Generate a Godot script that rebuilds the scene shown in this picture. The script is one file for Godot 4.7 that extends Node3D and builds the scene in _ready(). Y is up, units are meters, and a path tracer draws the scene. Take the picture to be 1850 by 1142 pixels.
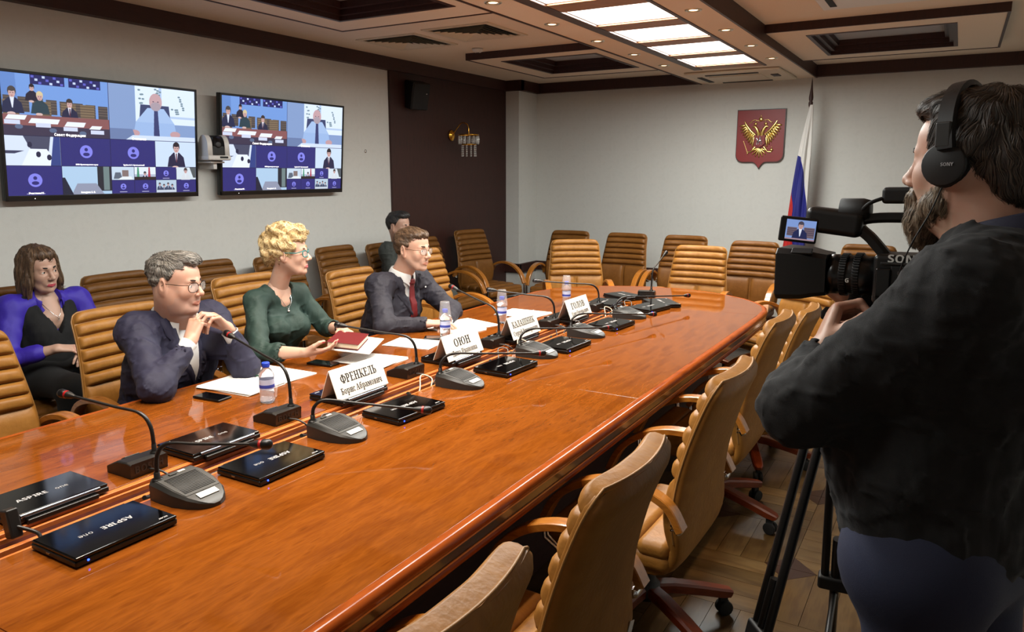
extends Node3D
# A committee room: long conference table, wall screens, seated people and a camera operator.

const CEILING := 2.7315
const SOFFIT := 2.618
const BLOCK := 2.675
const LEFT := -4.79
const RIGHT := 0.93
const BACK := -8.45
const FRONT := 2.2
const TOP := 0.75          # height of the table top

var M := {}                # materials by name
var taken := {}            # names in use at top level
var rng := RandomNumberGenerator.new()

func _ready() -> void:
	rng.seed = 7
	set_up_camera()
	set_up_environment()
	make_materials()
	light_panels()
	downlights()
	build_shell()
	build_ceiling()
	build_floor()
	build_table()
	build_chairs()
	build_wall_things()
	build_table_things()
	build_people()
	build_film_gear()

func set_up_camera() -> void:
	var cam := Camera3D.new()
	cam.name = "camera"
	cam.fov = 45.46
	cam.position = Vector3(0, 1.65, 0)
	cam.rotation = Vector3(deg_to_rad(-10.64), deg_to_rad(30.3), 0)
	cam.near = 0.05
	cam.far = 60.0
	cam.current = true
	add_child(cam)

func set_up_environment() -> void:
	var we := WorldEnvironment.new()
	we.name = "environment"
	var env := Environment.new()
	env.background_mode = Environment.BG_COLOR
	env.background_color = Color(0.01, 0.01, 0.012)
	env.ambient_light_source = Environment.AMBIENT_SOURCE_DISABLED
	env.tonemap_mode = Environment.TONE_MAPPER_LINEAR
	env.tonemap_exposure = 2.05
	env.sdfgi_enabled = true
	env.ssao_enabled = true
	env.ssil_enabled = true
	we.environment = env
	add_child(we)

# the lit glass panes in the ceiling's light well, each with an area light of its size just under it
func light_panels() -> void:
	var glow := plain("panel_glow", Color(1, 0.97, 0.93), 0.4)
	glow.emission_enabled = true
	glow.emission = Color(1.0, 0.95, 0.9)
	glow.emission_energy_multiplier = 1.6
	for i in 9:
		var z := -6.808 + 0.735 * i
		var root := thing("ceiling_light_panel", "white glowing glass panel in the wooden light well of the ceiling", "light panel", Vector3(-1.9025, 2.628, z), "glowing panels in the light well")
		var g := Geo.new()
		g.rbox(Vector3(0, 0.006, 0), Vector3(0.556, 0.012, 0.522), 0.002, 1)
		put("light_diffuser", g, glow, root)
		var l := AreaLight3D.new()
		l.name = "panel_light"
		l.area_size = Vector2(0.545, 0.51)
		l.light_energy = 1.45
		l.light_color = Color(0.985, 1.0, 0.985)
		l.area_range = 15.0
		l.shadow_enabled = true
		l.position = Vector3(0, -0.004, 0)
		l.rotation = Vector3(-PI / 2, 0, 0)
		root.add_child(l)

func downlights() -> void:
	var glow := plain("downlight_glow", Color(1, 0.9, 0.75), 0.4)
	glow.emission_enabled = true
	glow.emission = Color(1.0, 0.85, 0.65)
	glow.emission_energy_multiplier = 3.0
	var ring := metal("downlight_ring", Color(0.8, 0.76, 0.68), 0.3)
	var gr := Geo.new()
	gr.lathe(PackedVector2Array([Vector2(0.034, 0.012), Vector2(0.036, -0.004), Vector2(0.042, -0.007), Vector2(0.05, -0.005), Vector2(0.052, 0.0)]), 20)
	var gl := Geo.new()
	gl.lathe(PackedVector2Array([Vector2(0.0, -0.003), Vector2(0.024, -0.002), Vector2(0.034, 0.004), Vector2(0.034, 0.012), Vector2(0, 0.012)]), 16)
	var mr := gr.mesh()
	var ml := gl.mesh()
	for side in [[-2.405, 9, -6.84], [-1.473, 9, -6.88]]:
		for k in side[1]:
			var z: float = side[2] + 0.735 * k
			var root := thing("downlight", "small round recessed downlight glowing warm white in the soffit beside the light panels", "downlight", Vector3(side[0], SOFFIT, z), "recessed downlights along the soffit")
			put_mesh("ring", mr, ring, root)
			put_mesh("lamp", ml, glow, root)
			var s := SpotLight3D.new()
			s.name = "downlight_beam"
			s.light_energy = 0.45
			s.light_color = Color(1.0, 0.82, 0.6)
			s.spot_angle = 50.0
			s.spot_angle_attenuation = 0.8
			s.spot_range = 15.0
			s.spot_attenuation = 2.0
			s.light_size = 0.03
			s.shadow_enabled = true
			s.position = Vector3(0, -0.02, 0)
			s.rotation = Vector3(-PI / 2, 0, 0)
			root.add_child(s)

# ------------------------------------------------------------------ helpers
func numbered(called: String) -> String:
	var n: int = taken.get(called, 0)
	taken[called] = n + 1
	return called if n == 0 else "%s_%03d" % [called, n]

func thing(called: String, label: String, category: String, at := Vector3.ZERO, group := "", turn := 0.0) -> Node3D:
	var o := Node3D.new()
	o.name = numbered(called)
	o.position = at
	o.rotation.y = turn
	tag(o, label, category, group)
	add_child(o)
	return o

func tag(o: Node, label: String, category: String, group := "") -> void:
	o.set_meta("label", label)
	o.set_meta("category", category)
	if group:
		o.set_meta("group", group)

func put_mesh(called: String, mesh: Mesh, m: Material, parent: Node = null, xf := Transform3D.IDENTITY) -> MeshInstance3D:
	var o := MeshInstance3D.new()
	o.mesh = mesh
	o.material_override = m
	o.transform = xf
	if parent == null:
		o.name = numbered(called)
		add_child(o)
	else:
		o.name = called
		parent.add_child(o, true)
	return o

func put(called: String, g: Geo, m: Material, parent: Node = null, xf := Transform3D.IDENTITY) -> MeshInstance3D:
	return put_mesh(called, g.mesh(), m, parent, xf)

func struct_(called: String, g: Geo, m: Material, parent: Node = null) -> MeshInstance3D:
	var o := put(called, g, m, parent)
	if parent == null:
		o.set_meta("kind", "structure")
	return o

func copy_of(o: Node3D, at: Vector3, turn: float, label := "") -> Node3D:
	var c: Node3D = o.duplicate()
	var base: String = o.name
	var cut := base.find("_0")
	c.name = numbered(base if cut < 0 else base.substr(0, cut))
	c.position = at
	c.rotation.y = turn
	if label:
		c.set_meta("label", label)
	add_child(c)
	return c

func plain(called: String, c: Color, rough := 0.6, metallic := 0.0) -> StandardMaterial3D:
	var m := StandardMaterial3D.new()
	m.resource_name = called
	m.albedo_color = c
	m.roughness = rough
	m.metallic = metallic
	M[called] = m
	return m

func metal(called: String, c: Color, rough := 0.2) -> StandardMaterial3D:
	return plain(called, c, rough, 1.0)

func noise_tex(freq: float, ramp: Array, size := 256, kind := FastNoiseLite.TYPE_SIMPLEX_SMOOTH, oct := 4, sd := 1, normal := false, bump := 4.0) -> NoiseTexture2D:
	var n := FastNoiseLite.new()
	n.noise_type = kind
	n.frequency = freq
	n.fractal_octaves = oct
	n.seed = sd
	var t := NoiseTexture2D.new()
	t.width = size
	t.height = size
	t.seamless = true
	t.noise = n
	if normal:
		t.as_normal_map = true
		t.bump_strength = bump
	elif ramp.size():
		var g := Gradient.new()
		var offs := PackedFloat32Array()
		var cols := PackedColorArray()
		for i in ramp.size():
			offs.append(float(i) / (ramp.size() - 1))
			cols.append(ramp[i])
		g.offsets = offs
		g.colors = cols
		t.color_ramp = g
	return t

# world or object space triplanar texture on a material
func textured(m: StandardMaterial3D, t: Texture2D, sc: Vector3, world := false) -> StandardMaterial3D:
	m.albedo_texture = t
	m.uv1_triplanar = true
	m.uv1_world_triplanar = world
	m.uv1_scale = sc
	return m

func bumped(m: StandardMaterial3D, t: Texture2D, amount: float) -> StandardMaterial3D:
	m.normal_enabled = true
	m.normal_texture = t
	m.normal_scale = amount
	return m

# smooth curve through points
func spline(pts: Array, per := 6) -> PackedVector3Array:
	var out := PackedVector3Array()
	for i in pts.size() - 1:
		var p0: Vector3 = pts[maxi(i - 1, 0)]
		var p1: Vector3 = pts[i]
		var p2: Vector3 = pts[i + 1]
		var p3: Vector3 = pts[mini(i + 2, pts.size() - 1)]
		for k in per:
			out.append(p1.cubic_interpolate(p2, p0, p3, float(k) / per))
	out.append(pts[pts.size() - 1])
	return out

func words(text: String, size: float, depth := 0.001, serif := false, bold := true) -> TextMesh:
	var f := SystemFont.new()
	f.font_names = PackedStringArray(["Droid Serif" if serif else "Droid Sans"])
	if bold:
		f.font_weight = 700
	var t := TextMesh.new()
	t.text = text
	t.font = f
	t.font_size = 16
	t.pixel_size = size / 16.0
	t.depth = depth
	t.curve_step = 1.0
	return t

# basis from right and up vectors
func frame(right: Vector3, up: Vector3) -> Basis:
	var x := right.normalized()
	var z := x.cross(up).normalized()
	return Basis(x, z.cross(x), z)

# ------------------------------------------------------------------ mesh collector
class Geo:
	var v := PackedVector3Array()
	var n := PackedVector3Array()
	var uv := PackedVector2Array()
	var col := PackedColorArray()
	var ix := PackedInt32Array()

	func mesh() -> ArrayMesh:
		var a := []
		a.resize(Mesh.ARRAY_MAX)
		a[Mesh.ARRAY_VERTEX] = v
		a[Mesh.ARRAY_NORMAL] = n
		if uv.size() == v.size():
			a[Mesh.ARRAY_TEX_UV] = uv
		if col.size() == v.size():
			a[Mesh.ARRAY_COLOR] = col
		a[Mesh.ARRAY_INDEX] = ix
		var m := ArrayMesh.new()
		m.add_surface_from_arrays(Mesh.PRIMITIVE_TRIANGLES, a)
		return m

	# front faces run clockwise
	func tri(a: int, b: int, c: int) -> void:
		var f := (v[b] - v[a]).cross(v[c] - v[a])
		if f.dot(n[a] + n[b] + n[c]) > 0.0:
			ix.append(a); ix.append(c); ix.append(b)
		else:
			ix.append(a); ix.append(b); ix.append(c)

	func flat(pts: Array, away: Vector3) -> void:
		var f: Vector3 = (pts[1] - pts[0]).cross(pts[2] - pts[0]).normalized()
		if f.dot(away) < 0.0:
			f = -f
		var s := v.size()
		for p in pts:
			v.append(p)
			n.append(f)
		for i in range(1, pts.size() - 1):
			tri(s, s + i, s + i + 1)

	# four corners with texture coordinates 0..1, given top-left, top-right, bottom-right, bottom-left
	func picture(tl: Vector3, tr: Vector3, br: Vector3, bl: Vector3, away: Vector3) -> void:
		flat([tl, tr, br, bl], away)
		uv.append_array(PackedVector2Array([Vector2(0, 0), Vector2(1, 0), Vector2(1, 1), Vector2(0, 1)]))

	func box(c: Vector3, s: Vector3, b := Basis.IDENTITY) -> void:
		var h := s / 2
		for ax in 3:
			for sg in [-1.0, 1.0]:
				var e := Vector3.ZERO
				e[ax] = sg
				var u := Vector3.ZERO
				u[(ax + 1) % 3] = h[(ax + 1) % 3]
				var w := Vector3.ZERO
				w[(ax + 2) % 3] = h[(ax + 2) % 3]
				var m: Vector3 = e * h[ax]
				flat([c + b * (m + u + w), c + b * (m - u + w), c + b * (m - u - w), c + b * (m + u - w)], b * e)

	func rbox(c: Vector3, s: Vector3, r: float, seg := 2, b := Basis.IDENTITY) -> void:
		var h := s / 2
		r = minf(r, minf(h.x, minf(h.y, h.z)) * 0.999)
		var off := PackedFloat32Array()
		for k in seg + 1:
			off.append(tan(PI / 4 * (1.0 - float(k) / seg)))
		for ax in 3:
			var a1 := (ax + 1) % 3
			var a2 := (ax + 2) % 3
			var l1 := PackedFloat32Array()
			var l2 := PackedFloat32Array()
			for k in seg + 1:
				l1.append(-(h[a1] - r) - r * off[k])
				l2.append(-(h[a2] - r) - r * off[k])
			for k in seg + 1:
				l1.append((h[a1] - r) + r * off[seg - k])
				l2.append((h[a2] - r) + r * off[seg - k])
			var w := l1.size()
			for sg in [-1.0, 1.0]:
				var st := v.size()
				for i in w:
					for j in w:
						var p := Vector3.ZERO
						p[ax] = sg * h[ax]
						p[a1] = l1[i]
						p[a2] = l2[j]
						var inner := p.clamp(-(h - Vector3.ONE * r), h - Vector3.ONE * r)
						var d := (p - inner).normalized()
						v.append(c + b * (inner + d * r))
						n.append(b * d)
				for i in w - 1:
					for j in w - 1:
						var q := st + i * w + j
						tri(q, q + 1, q + w)
						tri(q + 1, q + w + 1, q + w)

	# rows x cols grid of points; normals from neighbours; flip turns them round
	func grid(p: PackedVector3Array, rows: int, cols: int, closed := false, flip := false) -> void:
		var st := v.size()
		for i in rows:
			for j in cols:
				var up := p[mini(i + 1, rows - 1) * cols + j] - p[maxi(i - 1, 0) * cols + j]
				var ja := (j + 1) % cols if closed else mini(j + 1, cols - 1)
				var jb := (j - 1 + cols) % cols if closed else maxi(j - 1, 0)
				var along := p[i * cols + ja] - p[i * cols + jb]
				var nn := up.cross(along)
				if nn.length_squared() < 1e-16:
					# a pole: borrow the next row
					var i2 := i + 1 if i == 0 else i - 1
					nn = up.cross(p[i2 * cols + ja] - p[i2 * cols + jb])
				nn = nn.normalized()
				v.append(p[i * cols + j])
				n.append(-nn if flip else nn)
		for i in rows - 1:
			for j in (cols if closed else cols - 1):
				var j2 := (j + 1) % cols
				var a := st + i * cols + j
				var b := st + i * cols + j2
				tri(a, b, a + cols)
				tri(b, b + cols, a + cols)

	func lathe(profile: PackedVector2Array, seg := 24, at := Vector3.ZERO, b := Basis.IDENTITY) -> void:
		var st := v.size()
		var m := profile.size()
		for i in m:
			var t := profile[mini(i + 1, m - 1)] - profile[maxi(i - 1, 0)]
			var nr := Vector2(t.y, -t.x).normalized()
			for j in seg:
				var a := TAU * j / seg
				v.append(at + b * Vector3(profile[i].x * cos(a), profile[i].y, profile[i].x * sin(a)))
				n.append(b * Vector3(nr.x * cos(a), nr.y, nr.x * sin(a)))
		# profiles may run up or down: keep the outside outside
		var area := 0.0
		for i in m - 1:
			area += (profile[i + 1].y - profile[i].y) * (profile[i].x + profile[i + 1].x)
		if area < 0.0:
			for k in range(st, v.size()):
				n[k] = -n[k]
		for i in m - 1:
			for j in seg:
				var a := st + i * seg + j
				var c := st + i * seg + (j + 1) % seg
				if profile[i].x > 1e-6:
					tri(a, c, a + seg)
				if profile[i + 1].x > 1e-6:
					tri(c, c + seg, a + seg)

	func frames(pts: PackedVector3Array, up := Vector3.ZERO) -> Array:
		var out := []
		var t0 := (pts[1] - pts[0]).normalized()
		var nrm := up
		if nrm == Vector3.ZERO:
			nrm = Vector3.UP if absf(t0.y) < 0.9 else Vector3.RIGHT
		for i in pts.size():
			var t := (pts[mini(i + 1, pts.size() - 1)] - pts[maxi(i - 1, 0)]).normalized()
			nrm = (nrm - t * nrm.dot(t)).normalized()
			out.append(Basis(nrm.cross(t), nrm, t))
		return out

	func tube(pts: PackedVector3Array, r: Variant, seg := 8, ends := true) -> void:
		var fr := frames(pts)
		var st := v.size()
		for i in pts.size():
			var rad: float = r[i] if r is Array or r is PackedFloat32Array else r
			for j in seg:
				var a := TAU * j / seg
				var d: Vector3 = fr[i].x * cos(a) + fr[i].y * sin(a)
				v.append(pts[i] + d * rad)
				n.append(d)
		for i in pts.size() - 1:
			for j in seg:
				var a := st + i * seg + j
				var b := st + i * seg + (j + 1) % seg
				tri(a, b, a + seg)
				tri(b, b + seg, a + seg)
		if ends:
			for e in [0, pts.size() - 1]:
				var ring := []
				for j in seg:
					ring.append(v[st + e * seg + j])
				flat(ring, fr[e].z * (-1.0 if e == 0 else 1.0))

	# a closed profile (x across, y along up) swept along points; scale per point is optional
	func sweep(pts: PackedVector3Array, profile: PackedVector2Array, up := Vector3.UP, sc: Variant = null, ends := true) -> void:
		var fr := frames(pts, up)
		var m := profile.size()
		for k in m:
			var a := profile[k]
			var b := profile[(k + 1) % m]
			var e := b - a
			var no := Vector2(e.y, -e.x).normalized()
			if no.dot((a + b) / 2) < 0.0:
				no = -no
			var st := v.size()
			for i in pts.size():
				var s: float = sc[i] if sc != null else 1.0
				v.append(pts[i] + fr[i].x * a.x * s + fr[i].y * a.y * s)
				v.append(pts[i] + fr[i].x * b.x * s + fr[i].y * b.y * s)
				var nn: Vector3 = fr[i].x * no.x + fr[i].y * no.y
				n.append(nn); n.append(nn)
			for i in pts.size() - 1:
				var q := st + i * 2
				tri(q, q + 1, q + 2)
				tri(q + 1, q + 3, q + 2)
		if ends:
			for e in [0, pts.size() - 1]:
				var ring := []
				var s: float = sc[e] if sc != null else 1.0
				for k in m:
					ring.append(pts[e] + fr[e].x * profile[k].x * s + fr[e].y * profile[k].y * s)
				flat(ring, fr[e].z * (-1.0 if e == 0 else 1.0))

	# upright prism over a polygon given in (x, z) of basis b; faces up and down plus the sides
	func prism(poly: PackedVector2Array, y0: float, y1: float, at := Vector3.ZERO, b := Basis.IDENTITY, smooth := false) -> void:
		var t := Geometry2D.triangulate_polygon(poly)
		var mid := Vector2.ZERO
		for p in poly:
			mid += p / poly.size()
		for y in [y0, y1]:
			var st := v.size()
			for p in poly:
				v.append(at + b * Vector3(p.x, y, p.y))
				n.append(b * Vector3(0, 1 if y == maxf(y0, y1) else -1, 0))
			for i in range(0, t.size(), 3):
				tri(st + t[i], st + t[i + 1], st + t[i + 2])
		var cw := Geometry2D.is_polygon_clockwise(poly)
		var m := poly.size()
		for i in m:
			var p := poly[i]
			var q := poly[(i + 1) % m]
			var e := q - p
			var no := Vector2(e.y, -e.x) * (1.0 if not cw else -1.0)
			no = no.normalized()
			var n0 := no
			var n1 := no
			if smooth:
				var ep := p - poly[(i - 1 + m) % m]
				var eq := poly[(i + 2) % m] - q
				var sg := 1.0 if not cw else -1.0
				n0 = (no + (Vector2(ep.y, -ep.x) * sg).normalized()).normalized()
				n1 = (no + (Vector2(eq.y, -eq.x) * sg).normalized()).normalized()
			var st := v.size()
			v.append(at + b * Vector3(p.x, y0, p.y)); n.append(b * Vector3(n0.x, 0, n0.y))
			v.append(at + b * Vector3(q.x, y0, q.y)); n.append(b * Vector3(n1.x, 0, n1.y))
			v.append(at + b * Vector3(q.x, y1, q.y)); n.append(b * Vector3(n1.x, 0, n1.y))
			v.append(at + b * Vector3(p.x, y1, p.y)); n.append(b * Vector3(n0.x, 0, n0.y))
			tri(st, st + 1, st + 2)
			tri(st, st + 2, st + 3)

	func ball(c: Vector3, r: Vector3, seg := 12, b := Basis.IDENTITY) -> void:
		var rows := seg / 2 + 1
		var st := v.size()
		for i in rows:
			var th := PI * i / (rows - 1)
			for j in seg:
				var a := TAU * j / seg
				var d := Vector3(sin(th) * cos(a), cos(th), sin(th) * sin(a))
				v.append(c + b * (d * r))
				n.append((b * (d / r)).normalized())
		for i in rows - 1:
			for j in seg:
				var a := st + i * seg + j
				var e := st + i * seg + (j + 1) % seg
				if i > 0:
					tri(a, e, a + seg)
				if i < rows - 2:
					tri(e, e + seg, a + seg)

	# skin over closed cross-sections: smooth along, sharp at the section's corners
	func loft(sections: Array, ends := true) -> void:
		var m: int = sections[0].size()
		var mids := []
		for s in sections:
			var c := Vector3.ZERO
			for p in s:
				c += p / m
			mids.append(c)
		for k in m:
			var st := v.size()
			for i in sections.size():
				var a: Vector3 = sections[i][k]
				var b: Vector3 = sections[i][(k + 1) % m]
				var i0 := maxi(i - 1, 0)
				var i1 := mini(i + 1, sections.size() - 1)
				var along: Vector3 = sections[i1][k] + sections[i1][(k + 1) % m] - sections[i0][k] - sections[i0][(k + 1) % m]
				var e := b - a
				if e.length_squared() < 1e-12:
					e = sections[i0 if i > 0 else i1][(k + 1) % m] - sections[i0 if i > 0 else i1][k]
				var nn := e.cross(along).normalized()
				if nn.dot((a + b) / 2 - mids[i]) < 0.0:
					nn = -nn
				v.append(a); v.append(b); n.append(nn); n.append(nn)
			for i in sections.size() - 1:
				var q := st + i * 2
				tri(q, q + 1, q + 2)
				tri(q + 1, q + 3, q + 2)
		if ends:
			flat(Array(sections[0]), mids[0] - mids[1])
			flat(Array(sections[-1]), mids[-1] - mids[-2])

# ------------------------------------------------------------------ materials
func make_materials() -> void:
	var fine := noise_tex(0.25, [], 256, FastNoiseLite.TYPE_SIMPLEX_SMOOTH, 3, 3, true, 2.0)
	var wall := plain("wall_paint", Color(0.80, 0.80, 0.78), 0.85)
	textured(wall, noise_tex(0.02, [Color(0.975, 0.975, 0.975), Color(1, 1, 1), Color(0.985, 0.985, 0.985)], 256, 3, 4, 5), Vector3.ONE * 3.0, true)
	bumped(wall, fine, 0.25)
	var ceil := plain("ceiling_paint", Color(0.88, 0.82, 0.74), 0.9)
	bumped(ceil, fine, 0.15)
	ceil.uv1_triplanar = true
	ceil.uv1_world_triplanar = true
	var grain := noise_tex(0.03, [Color(0.72, 0.66, 0.62), Color(1, 1, 1), Color(0.85, 0.8, 0.78)], 512, 3, 5, 11)
	var dark := plain("dark_wood", Color(0.21, 0.09, 0.06), 0.5)
	textured(dark, grain, Vector3(2.5, 0.35, 2.5), true)
	var darkz := plain("dark_wood_long", Color(0.21, 0.09, 0.06), 0.5)
	textured(darkz, grain, Vector3(2.5, 2.5, 0.35), true)
	var well := plain("well_wood", Color(0.27, 0.165, 0.11), 0.45)
	textured(well, grain, Vector3(0.5, 2.5, 2.5), true)
	var bar := plain("bar_wood_lit", Color(0.62, 0.45, 0.31), 0.45)  # lighter copy of the well wood: panel light painted into the cross bars
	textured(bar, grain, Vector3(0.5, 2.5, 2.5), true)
	plain("coffer_grey", Color(0.62, 0.63, 0.65), 0.9)
	# table veneer: two layers of stretched noise, lacquered
	var veneer := noise_tex(0.012, [Color(0.43, 0.215, 0.062), Color(0.495, 0.265, 0.085), Color(0.54, 0.295, 0.095), Color(0.47, 0.245, 0.072), Color(0.52, 0.28, 0.09)], 1024, 3, 6, 21)
	var streaks := noise_tex(0.03, [Color(0.85, 0.82, 0.79), Color(1, 1, 1), Color(0.93, 0.91, 0.89), Color(1, 1, 1)], 512, 3, 2, 23)
	for spec in [["table_veneer", Vector3(1.1, 1.1, 0.22)], ["table_veneer_cross", Vector3(0.22, 1.1, 1.1)]]:
		var t := plain(spec[0], Color(0.89, 0.89, 0.87), 0.5)
		textured(t, veneer, spec[1], true)
		t.detail_enabled = true
		t.detail_albedo = streaks
		t.detail_blend_mode = BaseMaterial3D.BLEND_MODE_MUL
		t.detail_uv_layer = BaseMaterial3D.DETAIL_UV_2
		t.uv2_triplanar = true
		t.uv2_world_triplanar = true
		t.uv2_scale = spec[1] * 4.0
		t.specular_mode = BaseMaterial3D.SPECULAR_DISABLED
		t.clearcoat_enabled = true
		t.clearcoat = 0.8
		t.clearcoat_roughness = 0.05
	var edge := plain("edge_wood", Color(0.55, 0.27, 0.10), 0.4)
	textured(edge, grain, Vector3(2, 2, 0.4), true)
	edge.clearcoat_enabled = true
	edge.specular_mode = BaseMaterial3D.SPECULAR_DISABLED
	edge.clearcoat = 0.4
	edge.clearcoat_roughness = 0.15
	var burl := plain("burl_inlay", Color(0.95, 0.95, 0.95), 0.3)
	textured(burl, noise_tex(0.04, [Color(0.10, 0.035, 0.03), Color(0.26, 0.09, 0.07), Color(0.16, 0.06, 0.06), Color(0.32, 0.13, 0.09)], 256, 3, 5, 31), Vector3(4, 4, 2.2), true)
	burl.clearcoat_enabled = true
	burl.clearcoat = 0.6
	burl.clearcoat_roughness = 0.1
	plain("pale_line", Color(0.75, 0.50, 0.28), 0.35)
	var rail := plain("groove_wood", Color(0.74, 0.42, 0.20), 0.35)
	textured(rail, grain, Vector3(3, 3, 0.5), true)
	# leather of the chairs
	var skin_normal := noise_tex(0.06, [], 512, FastNoiseLite.TYPE_CELLULAR, 3, 41, true, 3.0)
	var mottle := noise_tex(0.02, [Color(0.80, 0.76, 0.70), Color(1, 1, 1), Color(0.90, 0.88, 0.84), Color(1.0, 0.98, 0.95)], 256, 3, 5, 43)
	for hide in [["leather", Color(0.575, 0.40, 0.18)], ["leather_brown", Color(0.45, 0.295, 0.125)]]:
		var leather := plain(hide[0], hide[1], 0.46)
		textured(leather, mottle, Vector3.ONE * 2.2)
		bumped(leather, skin_normal, 0.3)
		leather.metallic_specular = 0.36
	var armw := plain("arm_wood", Color(0.64, 0.41, 0.15), 0.28)
	textured(armw, grain, Vector3(3, 3, 0.8))
	armw.clearcoat_enabled = true
	armw.clearcoat = 0.5
	armw.clearcoat_roughness = 0.12
	var basew := plain("base_wood", Color(0.42, 0.17, 0.07), 0.3)
	textured(basew, grain, Vector3(3, 3, 1))
	metal("chrome", Color(0.85, 0.85, 0.86), 0.12)
	plain("black_plastic", Color(0.025, 0.025, 0.028), 0.45)
	plain("satin_black", Color(0.03, 0.03, 0.032), 0.3)
	plain("rubber", Color(0.03, 0.03, 0.03), 0.75)
	plain("white_plastic", Color(0.82, 0.81, 0.79), 0.4)
	plain("cream_plastic", Color(0.80, 0.75, 0.66), 0.5)
	plain("piping", Color(0.54, 0.39, 0.20), 0.45)

# ------------------------------------------------------------------ walls
func build_shell() -> void:
	var h := CEILING + 0.2
	var zc := (BACK + FRONT) / 2
	var zl := FRONT - BACK
	var w: StandardMaterial3D = M.wall_paint
	var g := Geo.new()
	g.box(Vector3(LEFT - 0.1, h / 2, zc), Vector3(0.2, h, zl + 0.4))
	struct_("wall_left", g, w)
	g = Geo.new()
	g.box(Vector3((LEFT + RIGHT) / 2, h / 2, BACK - 0.1), Vector3(RIGHT - LEFT + 0.4, h, 0.2))
	struct_("wall_back", g, w)
	g = Geo.new()
	g.box(Vector3(RIGHT + 0.1, h / 2, zc), Vector3(0.2, h, zl + 0.4))
	struct_("wall_right", g, w)
	g = Geo.new()
	g.box(Vector3((LEFT + RIGHT) / 2, h / 2, FRONT + 0.1), Vector3(RIGHT - LEFT + 0.4, h, 0.2))
	struct_("wall_front", g, w)
	# white pier in the far left corner
	g = Geo.new()
	g.box(Vector3((LEFT - 4.585) / 2, CEILING / 2, (BACK - 8.01) / 2), Vector3(-4.585 - LEFT, CEILING, -8.01 - BACK))
	struct_("wall_pier", g, w)
	# dark veneered bay on the left wall
	g = Geo.new()
	g.box(Vector3(LEFT + 0.012, SOFFIT / 2, (-5.85 - 8.01) / 2), Vector3(0.024, SOFFIT, 8.01 - 5.85))
	struct_("trim_1", g, M.dark_wood)
	# cornices
	var dl: StandardMaterial3D = M.dark_wood_long
	var ch := CEILING - SOFFIT
	g = Geo.new()
	g.box(Vector3(LEFT + 0.035, SOFFIT + ch / 2, (FRONT - 8.01) / 2), Vector3(0.07, ch, FRONT + 8.01))
	struct_("trim_2", g, dl)
	g = Geo.new()
	g.box(Vector3((LEFT - 4.515) / 2, SOFFIT + ch / 2, -7.975), Vector3(-4.515 - LEFT, ch, 0.07))
	g.box(Vector3(-4.55, SOFFIT + ch / 2, (-7.94 + BACK) / 2), Vector3(0.07, ch, -7.94 - BACK))
	struct_("trim_3", g, M.dark_wood)
	g = Geo.new()
	g.box(Vector3((-4.585 - 2.545) / 2, SOFFIT + ch / 2, BACK + 0.035), Vector3(4.585 - 2.545, ch, 0.07))
	struct_("trim_4", g, M.dark_wood)
	g = Geo.new()
	g.box(Vector3((-1.345 + RIGHT) / 2, SOFFIT + ch / 2, BACK + 0.035), Vector3(RIGHT + 1.345, ch, 0.07))
	struct_("trim_5", g, M.dark_wood)
	g = Geo.new()
	g.box(Vector3(RIGHT - 0.035, SOFFIT + ch / 2, zc), Vector3(0.07, ch, zl))
	struct_("trim_6", g, dl)
	# chair rail and skirting
	g = Geo.new()
	g.rbox(Vector3((-4.585 + RIGHT) / 2, 0.515, BACK + 0.02), Vector3(RIGHT + 4.585, 0.11, 0.04), 0.008, 2)
	struct_("trim_7", g, M.dark_wood)
	g = Geo.new()
	g.rbox(Vector3(-4.565, 0.515, (-7.97 + BACK) / 2), Vector3(0.04, 0.11, -7.97 - BACK), 0.008, 2)
	g.rbox(Vector3((LEFT - 4.545) / 2, 0.515, -7.99), Vector3(-4.545 - LEFT, 0.11, 0.04), 0.008, 2)
	struct_("trim_8", g, M.dark_wood)
	for b in [["baseboard_back", Vector3((LEFT + RIGHT) / 2, 0.06, BACK + 0.01), Vector3(RIGHT - LEFT, 0.12, 0.02)], ["baseboard_left", Vector3(LEFT + 0.016, 0.06, zc), Vector3(0.032, 0.12, zl)], ["baseboard_right", Vector3(RIGHT - 0.01, 0.06, zc), Vector3(0.02, 0.12, zl)]]:
		g = Geo.new()
		g.box(b[1], b[2])
		struct_(b[0], g, M.dark_wood)

# a flat slab with rectangular holes that follow one another along z; holes are [x0, x1, z0, z1] with z0 > z1
func slab(g: Geo, x0: float, x1: float, z0: float, z1: float, y0: float, y1: float, holes: Array) -> void:
	var z := z0
	var ym := (y0 + y1) / 2
	var yh := y1 - y0
	for h in holes:
		if z - h[2] > 0.0001:
			g.box(Vector3((x0 + x1) / 2, ym, (z + h[2]) / 2), Vector3(x1 - x0, yh, z - h[2]))
		var zl: float = h[2] - h[3]
		var zc: float = (h[2] + h[3]) / 2
		if h[0] - x0 > 0.0001:
			g.box(Vector3((x0 + h[0]) / 2, ym, zc), Vector3(h[0] - x0, yh, zl))
		if x1 - h[1] > 0.0001:
			g.box(Vector3((x1 + h[1]) / 2, ym, zc), Vector3(x1 - h[1], yh, zl))
		z = h[3]
	if z - z1 > 0.0001:
		g.box(Vector3((x0 + x1) / 2, ym, (z + z1) / 2), Vector3(x1 - x0, yh, z - z1))

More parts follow.
